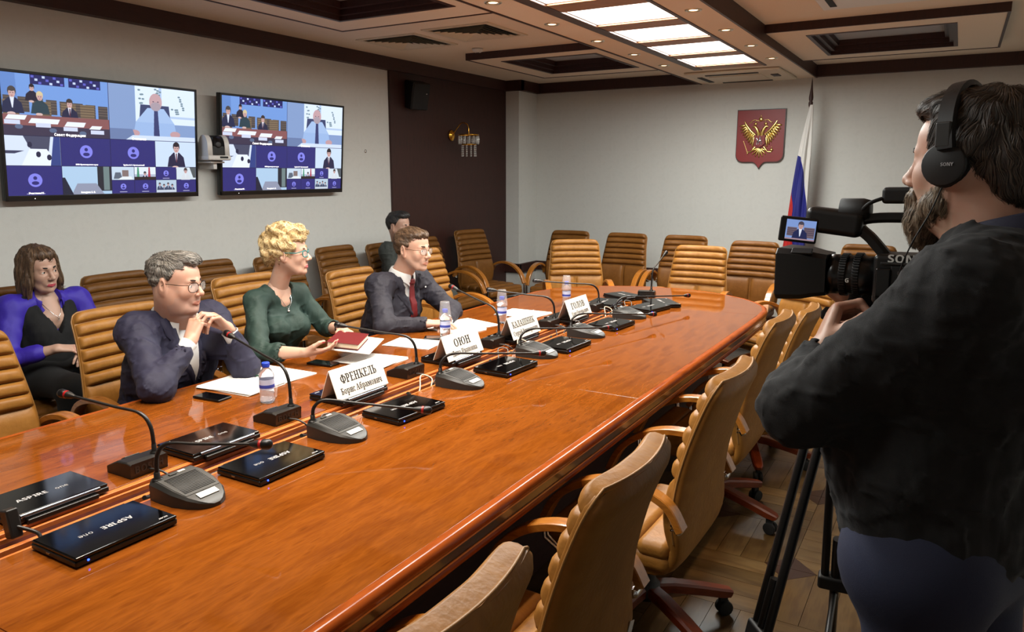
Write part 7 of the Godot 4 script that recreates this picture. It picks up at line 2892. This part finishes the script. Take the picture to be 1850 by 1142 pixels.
func man_by_wall() -> void:
	var root := thing("person", "person with black hair in a grey suit, sitting by the wall behind the red tie", "person", Vector3(-4.26, 0, -5.36), "people in the room", PI / 2)
	var J := seated(0.56, -0.02, 0.19, 0.985, -0.02)
	J.elR = Vector3(-0.27, 0.72, 0.10); J.wrR = Vector3(-0.12, 0.68, 0.32)
	J.elL = Vector3(0.27, 0.72, 0.10); J.wrL = Vector3(0.12, 0.68, 0.32)
	var skin := Color(0.448, 0.273, 0.198)
	var hc := Vector3(-0.10, 1.195, 0.03)
	var hb := turn_to(4, 4, 0)
	var sc := 1.04
	var g := Geo.new()
	under_body(g, J, skin)
	add_head(g, hc, hb, sc, Vector3(-0.03, 1.02, -0.02), {"skin": skin, "stubble": Color(0.281, 0.187, 0.148), "cell": 0.005})
	add_hand(g, J.wrR, Vector3(0.5, -0.2, 0.83), Vector3(0.1, -1, 0), 1.0, RELAXED, [Vector3(0.044, 0.045, 0.014), Vector3(0.050, 0.072, 0.022), Vector3(0.046, 0.096, 0.028)], skin, Color(0, 0, 0, 0), J.wrR.lerp(J.elR, 0.2), 0.03, 1.0)
	add_hand(g, J.wrL, Vector3(-0.5, -0.2, 0.83), Vector3(-0.1, -1, 0), -1.0, RELAXED, [Vector3(0.044, 0.045, 0.014), Vector3(0.050, 0.072, 0.022), Vector3(0.046, 0.096, 0.028)], skin, Color(0, 0, 0, 0), J.wrL.lerp(J.elL, 0.2), 0.03, 1.0)
	finish_body(root, g)
	jacket(root, J, M.grey_suit, M.white_shirt, {"w": 1.0, "vee": [0.74, 1.03, 0.075, 0.055], "open": 0.03, "sleeve": 0.10, "seed": 19})
	shirt_collar(root, Vector3(0, 1.012, -0.022), turn_to(0, 14, 0), 0.064, M.white_shirt, 0.5)
	trousers(root, J, M.grey_suit)
	var f := Field.new(hc - Vector3(0.12, 0.10, 0.125) * sc, hc + Vector3(0.12, 0.15, 0.13) * sc, 0.0048)
	var L := func(x: float, y: float, z: float) -> Vector3: return hc + hb * (Vector3(x, y, z) * sc)
	f.ell(L.call(0, 0.038, -0.018), Vector3(0.082, 0.093, 0.100) * sc, hb, 0.01)
	f.ell(L.call(0, 0.10, 0.035), Vector3(0.064, 0.036, 0.060) * sc, hb, 0.02)
	f.hairline(hc, hb, sc, PackedVector2Array([Vector2(-0.12, -0.070), Vector2(-0.05, -0.065), Vector2(-0.030, -0.030), Vector2(-0.014, 0.030), Vector2(0.014, 0.018), Vector2(0.028, 0.045), Vector2(0.046, 0.070), Vector2(0.075, 0.080), Vector2(0.10, 0.085)]))
	f.rough(hair_noise(61, 1), 0.005, Vector3(40, 22, 9), hb)
	g = Geo.new()
	f.mesh_into(g, hair_paint(Color(0.010, 0.009, 0.009), Color(0.03, 0.027, 0.026), hb, 36))
	add_locks(g, f, hc, hb, sc, {"seed": 105, "count": 700, "crown": Vector3(0.0, 0.13, -0.05), "length": 0.045, "width": 0.002, "dark": Color(0.010, 0.009, 0.009), "light": Color(0.04, 0.036, 0.034), "low": -0.07})
	put("hair", g, M.hair, root)
	add_face_parts(root, hc, hb, sc, {"brow": M.brow_dark, "gaze": 10})

# ------------------------------------------------------------------ the camera operator and his gear
func camera_operator() -> void:
	var root := thing("person", "person standing in black sweater and jeans with headphones, filming with a camcorder", "person", Vector3(0.12, 0, -1.60), "people in the room", deg_to_rad(-111.7))
	var J := {
		"pelvis": Vector3(0.0, 0.98, 0.105), "waist": Vector3(0.0, 1.13, 0.13), "chest": Vector3(-0.03, 1.33, 0.05), "neck": Vector3(-0.042, 1.53, 0.055),
		"shR": Vector3(-0.235, 1.455, 0.03), "shL": Vector3(0.165, 1.455, 0.03),
		"elL": Vector3(0.235, 1.205, 0.285), "wrL": Vector3(0.105, 1.290, 0.318), "elR": Vector3(-0.31, 1.20, 0.22), "wrR": Vector3(-0.20, 1.36, 0.42),
		"hipR": Vector3(-0.10, 0.92, 0.09), "hipL": Vector3(0.10, 0.92, 0.09), "knR": Vector3(-0.12, 0.50, 0.04), "knL": Vector3(0.12, 0.50, 0.04), "anR": Vector3(-0.13, 0.10, -0.02), "anL": Vector3(0.13, 0.10, -0.02)}
	var skin := Color(0.45, 0.265, 0.19)
	var hc := Vector3(-0.045, 1.672, 0.130)
	var hb := turn_to(0, 2, 0)
	var sc := 1.04
	var g := Geo.new()
	under_body(g, J, skin)
	add_head(g, hc, hb, sc, Vector3(-0.042, 1.50, 0.055), {"skin": skin, "fat": 0.6, "stubble": Color(0.36, 0.25, 0.18)})
	add_hand(g, J.wrL, Vector3(-0.50, 0.55, 0.12), Vector3(-0.60, -0.20, -0.75), -1.0, GRIP, [Vector3(0.040, 0.045, 0.026), Vector3(0.040, 0.072, 0.044), Vector3(0.026, 0.086, 0.058)], skin, Color(0, 0, 0, 0), J.wrL.lerp(J.elL, 0.3), 0.034, 1.16)
	add_hand(g, J.wrR, Vector3(0.30, 0.55, 0.55), Vector3(0.80, -0.1, -0.3), 1.0, GRIP, [Vector3(0.040, 0.045, 0.026), Vector3(0.040, 0.072, 0.044), Vector3(0.026, 0.086, 0.058)], skin, Color(0, 0, 0, 0), J.wrR.lerp(J.elR, 0.3), 0.032, 1.05)
	finish_body(root, g)
	jacket(root, J, M.black_sweater, null, {"w": 1.26, "belly": 1.0, "sleeve": 0.06, "seed": 29, "called": "sweater", "hem": 0.905, "neckcut": 1.5, "arm": 1.18})
	shirt_collar(root, Vector3(-0.042, 1.530, 0.042), turn_to(0, 16, 0), 0.084, M.navy_polo, 1.0)
	trousers(root, J, M.jeans, 1.15)
	# stitched pocket
	var p := Geo.new()
	p.tube(spline([Vector3(0.175, 0.93, 0.10), Vector3(0.205, 0.88, 0.085), Vector3(0.215, 0.85, 0.04)], 5), 0.0018, 5)
	put("pocket_seam", p, plain("denim_seam", Color(0.12, 0.15, 0.24), 0.8), root)
	var L := func(x: float, y: float, z: float) -> Vector3: return hc + hb * (Vector3(x, y, z) * sc)
	var f := Field.new(hc - Vector3(0.13, 0.13, 0.14), hc + Vector3(0.13, 0.15, 0.14), 0.0042)
	f.ell(L.call(0, 0.038, -0.020), Vector3(0.086, 0.095, 0.106) * sc, hb, 0.01)
	f.ell(L.call(0, 0.098, 0.030), Vector3(0.066, 0.032, 0.060) * sc, hb, 0.02)
	f.ell(L.call(0, -0.01, -0.075), Vector3(0.070, 0.085, 0.055) * sc, hb, 0.02)
	f.hairline(hc, hb, sc, PackedVector2Array([Vector2(-0.15, -0.105), Vector2(-0.06, -0.095), Vector2(-0.030, -0.060), Vector2(-0.012, 0.0), Vector2(0.012, -0.030), Vector2(0.032, -0.020), Vector2(0.046, 0.040), Vector2(0.066, 0.074), Vector2(0.085, 0.076), Vector2(0.11, 0.080)]))
	f.rough(hair_noise(71, 1), 0.007, Vector3(24, 14, 12), hb)
	f.rough(hair_noise(72, 1), 0.003, Vector3(120, 26, 30), hb)
	g = Geo.new()
	f.mesh_into(g, hair_paint(Color(0.012, 0.008, 0.006), Color(0.035, 0.024, 0.017), hb, 46))
	add_locks(g, f, hc, hb, sc, {"seed": 106, "count": 4200, "crown": Vector3(0.01, 0.13, -0.05), "bias": Vector3(0, -0.3, 0), "length": 0.055, "width": 0.0009, "dark": Color(0.010, 0.007, 0.005), "light": Color(0.075, 0.052, 0.036), "low": -0.11, "swirl": 0.8, "lift": 0.006})
	put("hair", g, M.hair, root)
	# beard
	f = Field.new(hc - Vector3(0.10, 0.20, 0.02), hc + Vector3(0.10, 0.0, 0.14), 0.0036)
	for s in [-1.0, 1.0]:
		f.cap(L.call(0.060 * s, -0.030, 0.018), L.call(0.050 * s, -0.075, 0.030), 0.017, 0.024, 0.02)
		f.cap(L.call(0.050 * s, -0.075, 0.030), L.call(0.014 * s, -0.112, 0.072), 0.024, 0.028, 0.02)
		f.cap(L.call(0.026 * s, -0.060, 0.083), L.call(0.004 * s, -0.052, 0.096), 0.008, 0.008, 0.01)
		f.cap(L.call(0.026 * s, -0.062, 0.083), L.call(0.020 * s, -0.100, 0.076), 0.012, 0.020, 0.02)
	f.ell(L.call(0, -0.122, 0.074), Vector3(0.034, 0.042, 0.027), hb, 0.015)
	f.rough(hair_noise(73, 1), 0.004, Vector3(60, 18, 60), hb)
	f.rough(hair_noise(74, 1), 0.003, Vector3(140, 34, 140), hb)
	g = Geo.new()
	f.mesh_into(g, hair_paint(Color(0.075, 0.050, 0.030), Color(0.17, 0.125, 0.08), hb, 56))
	add_locks(g, f, hc, hb, sc, {"seed": 107, "count": 2600, "crown": Vector3(0, 0.0, 0.02), "bias": Vector3(0, -1.0, 0.1), "length": 0.032, "width": 0.0007, "dark": Color(0.07, 0.046, 0.028), "light": Color(0.36, 0.28, 0.19), "low": -0.2, "swirl": 0.7, "lift": 0.006})
	put("beard", g, M.hair, root)
	add_face_parts(root, hc, hb, sc, {"brow": M.brow_dark, "gaze": 0})
	headphones(root, hc, hb, sc)

func headphones(person: Node3D, hc: Vector3, hb: Basis, sc: float) -> void:
	var xf := person.transform * Transform3D(hb.scaled_local(Vector3.ONE * sc), hc)
	var root := thing("headphones", "black over-ear headphones worn by the camera operator", "headphones", xf.origin)
	var b := xf.basis
	var black := plain("headphone_black", Color(0.022, 0.022, 0.024), 0.5)
	var band := PackedVector3Array()
	for i in 23:
		var a := -0.05 + (PI + 0.1) * i / 22.0
		band.append(b * Vector3(cos(a) * 0.098, 0.028 + sin(a) * 0.112, 0.006 + 0.012 * sin(a)))
	var g := Geo.new()
	g.sweep(band, PackedVector2Array([Vector2(-0.016, -0.005), Vector2(0.016, -0.005), Vector2(0.013, 0.005), Vector2(-0.013, 0.005)]), b * Vector3(1, 0, 0))
	put("headband", g, black, root)
	for s in [-1.0, 1.0]:
		var cb := b * Basis(Vector3.BACK, -PI / 2 * s) * Basis(Vector3.UP, 0.0)
		g = Geo.new()
		g.lathe(PackedVector2Array([Vector2(0, -0.022), Vector2(0.034, -0.022), Vector2(0.040, -0.016), Vector2(0.041, -0.008), Vector2(0.038, 0.0), Vector2(0.0, 0.0)]), 24, b * Vector3(0.083 * s, -0.004, 0.010), cb)
		put("ear_cushion", g, M.rubber, root)
		g = Geo.new()
		g.lathe(PackedVector2Array([Vector2(0, 0.0), Vector2(0.037, 0.0), Vector2(0.0385, 0.006), Vector2(0.035, 0.012), Vector2(0, 0.013)]), 24, b * Vector3(0.083 * s, -0.004, 0.010), cb)
		var shell := put("ear_shell", g, black, root)
		g = Geo.new()
		g.rbox(b * Vector3(0.098 * s, 0.047, 0.010), Vector3(0.010, 0.045, 0.026), 0.003, 2, b.orthonormalized())
		put("slider", g, M.unit_grey, root)
		if s > 0:
			var on := b.orthonormalized()
			put_mesh("wordmark", words("SONY", 0.0085, 0.0006), M.logo_silver, shell, Transform3D(Basis(on.z * -1.0, on.y, on.x), b * Vector3(0.0968, -0.004, 0.002)))
	g = Geo.new()
	g.tube(spline([b * Vector3(0.085, -0.042, 0.012), b * Vector3(0.086, -0.09, 0.03), b * Vector3(0.088, -0.14, 0.055), b * Vector3(0.085, -0.19, 0.075), b * Vector3(0.07, -0.24, 0.09)], 6), 0.0016, 6)
	put("cord", g, M.black_plastic, root)

func build_film_gear() -> void:
	camcorder()
	tripod()

func camcorder() -> void:
	var fwd := Vector3(-0.985, -0.02, -0.10).normalized()
	# local x towards the lens, y up, -z is the side with the controls
	var b := frame(fwd, Vector3.UP)
	var root := thing("camcorder", "black professional camcorder with square lens hood and open monitor on a tripod", "camcorder", Vector3(-0.335, 1.430, -1.815))
	root.basis = b
	var blk := plain("camcorder_black", Color(0.020, 0.020, 0.022), 0.42)
	var dk := plain("camcorder_matt", Color(0.030, 0.030, 0.032), 0.6)
	var g := Geo.new()
	# hood: four walls round the lens, flaring to the front
	var secs := []
	for s in [[0.0, 0.058, 0.056], [-0.004, 0.060, 0.058], [-0.055, 0.058, 0.055], [-0.085, 0.050, 0.048], [-0.105, 0.046, 0.045]]:
		var w: float = s[1]
		var h: float = s[2]
		secs.append(PackedVector3Array([Vector3(s[0], h, -w * 0.8), Vector3(s[0], h, w * 0.8), Vector3(s[0], h * 0.8, w), Vector3(s[0], -h * 0.8, w), Vector3(s[0], -h, w * 0.8), Vector3(s[0], -h, -w * 0.8), Vector3(s[0], -h * 0.8, -w), Vector3(s[0], h * 0.8, -w)]))
	g.loft(secs, true)
	put("lens_hood", g, blk, root)
	g = Geo.new()
	g.rbox(Vector3(-0.055, 0.052, -0.050), Vector3(0.045, 0.006, 0.016), 0.002, 1, Basis(Vector3.RIGHT, -0.7))
	put("hood_catch", g, M.unit_grey, root)
	var rb := Basis(Vector3.BACK, -PI / 2)    # lathe axis along +x
	g = Geo.new()
	g.lathe(PackedVector2Array([Vector2(0.0, -0.21), Vector2(0.042, -0.21), Vector2(0.042, -0.178), Vector2(0.044, -0.176), Vector2(0.043, -0.150), Vector2(0.041, -0.148), Vector2(0.041, -0.125), Vector2(0.044, -0.122), Vector2(0.044, -0.10), Vector2(0.0, -0.098)]), 36, Vector3.ZERO, rb)
	put("lens_barrel", g, M.satin_black, root)
	for ringx in [[-0.137, 0.0455], [-0.165, 0.0475]]:
		g = Geo.new()
		for i in 48:
			var a := TAU * i / 48.0
			g.box(Vector3(ringx[0], ringx[1] * cos(a), ringx[1] * sin(a)), Vector3(0.013, 0.003, 0.0035), Basis(Vector3.RIGHT, a))
		g.lathe(PackedVector2Array([Vector2(0.04, -0.007), Vector2(ringx[1] - 0.001, -0.007), Vector2(ringx[1] - 0.001, 0.007), Vector2(0.04, 0.007)]), 36, Vector3(ringx[0], 0, 0), rb)
		var o := put("focus_ring", g, dk, root)
		o.set_meta("kind", "stuff")
	var side := Basis(Vector3(-1, 0, 0), Vector3(0, 1, 0), Vector3(0, 0, -1))   # lettering on the control side
	put_mesh("lens_mark", words("G", 0.012, 0.0006), M.label_white, root, Transform3D(side, Vector3(-0.150, -0.008, -0.0455)))
	# body
	g = Geo.new()
	g.rbox(Vector3(-0.325, -0.002, 0.0), Vector3(0.25, 0.105, 0.098), 0.010, 3)
	put("body", g, blk, root)
	g = Geo.new()
	g.rbox(Vector3(-0.335, -0.010, -0.050), Vector3(0.20, 0.078, 0.008), 0.003, 2)
	var panel := put("control_panel", g, dk, root)
	g = Geo.new()
	g.rbox(Vector3(-0.325, 0.033, -0.052), Vector3(0.22, 0.006, 0.006), 0.002, 1)
	put("trim_strip", g, M.unit_grey, root)
	for i in 4:
		for j in 3:
			g = Geo.new()
			g.rbox(Vector3(-0.255 - 0.030 * i, 0.014 - 0.022 * j, -0.0555), Vector3(0.013, 0.007, 0.004), 0.0015, 1)
			put("button", g, M.unit_grey, panel)
	g = Geo.new()
	g.rbox(Vector3(-0.222, -0.008, -0.051), Vector3(0.030, 0.062, 0.012), 0.004, 2)
	put("filter_switches", g, M.satin_black, root)
	put_mesh("wordmark", words("SONY", 0.022, 0.0008), M.label_white, root, Transform3D(side * Basis.from_scale(Vector3(1.2, 1, 1)), Vector3(-0.262, 0.043, -0.0495)))
	g = Geo.new()
	g.rbox(Vector3(-0.245, -0.064, -0.02), Vector3(0.075, 0.026, 0.075), 0.005, 2)
	put("audio_box", g, dk, root)
	put_mesh("audio_mark", words("oo", 0.010, 0.0006), M.unit_grey, root, Transform3D(side, Vector3(-0.25, -0.062, -0.0580)))
	# handle
	g = Geo.new()
	var hp := PackedVector2Array([Vector2(-0.014, -0.010), Vector2(0.014, -0.010), Vector2(0.015, 0.004), Vector2(0.009, 0.011), Vector2(-0.009, 0.011), Vector2(-0.015, 0.004)])
	g.sweep(spline([Vector3(-0.215, 0.045, 0.0), Vector3(-0.185, 0.080, 0.0), Vector3(-0.155, 0.110, 0.0), Vector3(-0.185, 0.124, 0.0), Vector3(-0.26, 0.126, 0.0), Vector3(-0.325, 0.122, 0.0), Vector3(-0.348, 0.095, 0.0), Vector3(-0.352, 0.045, 0.0)], 5), hp, Vector3.UP)
	put("handle", g, blk, root)
	g = Geo.new()
	g.rbox(Vector3(-0.11, 0.115, 0.0), Vector3(0.12, 0.055, 0.06), 0.014, 3, Basis(Vector3.BACK, 0.12))
	put("viewfinder_arm", g, blk, root)
	g = Geo.new()
	g.lathe(PackedVector2Array([Vector2(0, -0.03), Vector2(0.022, -0.03), Vector2(0.026, -0.015), Vector2(0.026, 0.03), Vector2(0.0, 0.032)]), 20, Vector3(-0.150, 0.140, 0.0), rb)
	put("microphone_clamp", g, dk, root)
	g = Geo.new()
	g.tube(spline([Vector3(-0.165, 0.140, -0.02), Vector3(-0.182, 0.156, -0.03), Vector3(-0.204, 0.166, -0.02)], 5), 0.004, 6)
	put("microphone_lead", g, M.rubber, root)
	g = Geo.new()
	g.rbox(Vector3(-0.255, 0.172, 0.0), Vector3(0.105, 0.034, 0.044), 0.008, 2)
	put("wireless_receiver", g, dk, root)
	g = Geo.new()
	g.rbox(Vector3(-0.262, 0.146, 0.0), Vector3(0.034, 0.026, 0.030), 0.004, 1)
	put("accessory_shoe", g, blk, root)
	# monitor, turned to the operator's side
	var mb := Basis(Vector3.UP, 0.18) * Basis(Vector3.BACK, 0.10)
	var mo := Vector3(-0.040, 0.098, -0.032)
	g = Geo.new()
	g.rbox(Vector3(0, 0, 0), Vector3(0.080, 0.056, 0.014), 0.004, 2)
	var mon := put("monitor", g, blk, root, Transform3D(mb, mo))
	g = Geo.new()
	g.picture(Vector3(0.026, 0.022, -0.0075), Vector3(-0.036, 0.022, -0.0075), Vector3(-0.036, -0.022, -0.0075), Vector3(0.026, -0.022, -0.0075), Vector3(0, 0, -1))
	put("monitor_screen", g, monitor_picture(), mon)
	var led := plain("green_led", Color(0.3, 1.0, 0.1), 0.4)
	led.emission_enabled = true
	led.emission = Color(0.45, 1.0, 0.1)
	led.emission_energy_multiplier = 2.0
	g = Geo.new()
	g.ball(Vector3(-0.392, 0.078, -0.05), Vector3.ONE * 0.003, 8)
	put("status_light", g, led, root)
	g = Geo.new()
	g.rbox(Vector3(-0.395, 0.06, -0.02), Vector3(0.05, 0.06, 0.07), 0.008, 2)
	put("battery_end", g, dk, root)

func monitor_picture() -> StandardMaterial3D:
	var im := Image.create(160, 114, false, Image.FORMAT_RGB8)
	im.fill(Color8(130, 158, 216))
	for q in [[8, 44, 52, 50], [98, 40, 58, 60]]:
		im.fill_rect(Rect2i(q[0], q[1], q[2], q[3]), Color8(112, 96, 106))
		for k in 4:
			im.fill_rect(Rect2i(q[0], q[1] + 6 + 11 * k, q[2], 4), Color8(74, 62, 82))
	seated_figure(im, 80, 32, 1.0, Color8(36, 42, 84), Color8(70, 66, 82), Color8(226, 230, 244))
	fill_quad(im, 0, 160, 106, 0, 160, 114, Color8(170, 140, 150))
	var m := plain("monitor_picture", Color(0.02, 0.02, 0.02), 0.3)
	m.emission_enabled = true
	m.emission = Color.BLACK
	m.emission_operator = BaseMaterial3D.EMISSION_OP_ADD
	m.emission_texture = ImageTexture.create_from_image(im)
	m.emission_energy_multiplier = 0.45
	return m

func tripod() -> void:
	var apex := Vector3(-0.175, 1.22, -1.80)
	var root := thing("tripod", "black twin-tube video tripod under the camcorder", "tripod", Vector3(apex.x, 0, apex.z))
	var o := Vector3(apex.x, 0, apex.z)
	var blk := M.camcorder_black as StandardMaterial3D
	var g := Geo.new()
	g.rbox(Vector3(0, 1.343, 0), Vector3(0.13, 0.02, 0.06), 0.004, 2)
	put("quick_plate", g, blk, root)
	g = Geo.new()
	g.rbox(Vector3(0.0, 1.295, 0), Vector3(0.085, 0.075, 0.085), 0.014, 3)
	put("fluid_head", g, blk, root)
	g = Geo.new()
	g.rbox(Vector3(0.0, 1.328, 0.036), Vector3(0.05, 0.006, 0.02), 0.002, 1)
	put("head_badge", g, M.label_white, root)
	g = Geo.new()
	g.lathe(PackedVector2Array([Vector2(0, -0.012), Vector2(0.014, -0.012), Vector2(0.016, 0), Vector2(0.014, 0.012), Vector2(0, 0.012)]), 14, Vector3(0.055, 1.325, 0.045), Basis(Vector3.RIGHT, PI / 2))
	put("lock_knob", g, M.mic_red, root)
	g = Geo.new()
	g.lathe(PackedVector2Array([Vector2(0, 1.15), Vector2(0.03, 1.15), Vector2(0.05, 1.19), Vector2(0.055, 1.255), Vector2(0, 1.26)]), 20)
	put("bowl", g, blk, root)
	g = Geo.new()
	g.tube(PackedVector3Array([Vector3(0.04, 1.29, 0.03), Vector3(0.20, 1.22, 0.06), Vector3(0.26, 1.19, 0.07)]), 0.009, 8)
	put("pan_handle", g, blk, root)
	var feet := [Vector3(-0.40, 0, -1.62), Vector3(-0.20, 0, -2.22), Vector3(0.20, 0, -1.86)]
	for ft in feet:
		var foot: Vector3 = ft - o
		var top := Vector3(0, 1.20, 0) + Vector3(foot.x, 0, foot.z).normalized() * 0.045
		var across := Vector3(foot.z, 0, -foot.x).normalized()
		var d := foot - top
		var leg := Geo.new()
		leg.rbox(top, Vector3(0.07, 0.05, 0.05), 0.01, 2, frame(across, -d))
		var l := put("leg", leg, blk, root)
		for s in [-0.026, 0.026]:
			g = Geo.new()
			g.tube(PackedVector3Array([top + across * s, top + d * 0.52 + across * s]), 0.0105, 8)
			put("upper_tube", g, blk, l)
		g = Geo.new()
		g.rbox(top + d * 0.52, Vector3(0.085, 0.045, 0.034), 0.008, 2, frame(across, -d))
		put("clamp", g, dk_of(), l)
		g = Geo.new()
		g.tube(PackedVector3Array([top + d * 0.40, top + d * 0.985]), 0.012, 8)
		put("lower_tube", g, blk, l)
		g = Geo.new()
		g.ball(foot + Vector3(0, 0.016, 0), Vector3(0.026, 0.016, 0.026), 12)
		put("rubber_foot", g, M.rubber, l)
		g = Geo.new()
		g.tube(PackedVector3Array([top + d * 0.55, Vector3(0, 0.52, 0)]), 0.008, 6)
		put("spreader_arm", g, blk, root)

func dk_of() -> StandardMaterial3D:
	return M.camcorder_matt
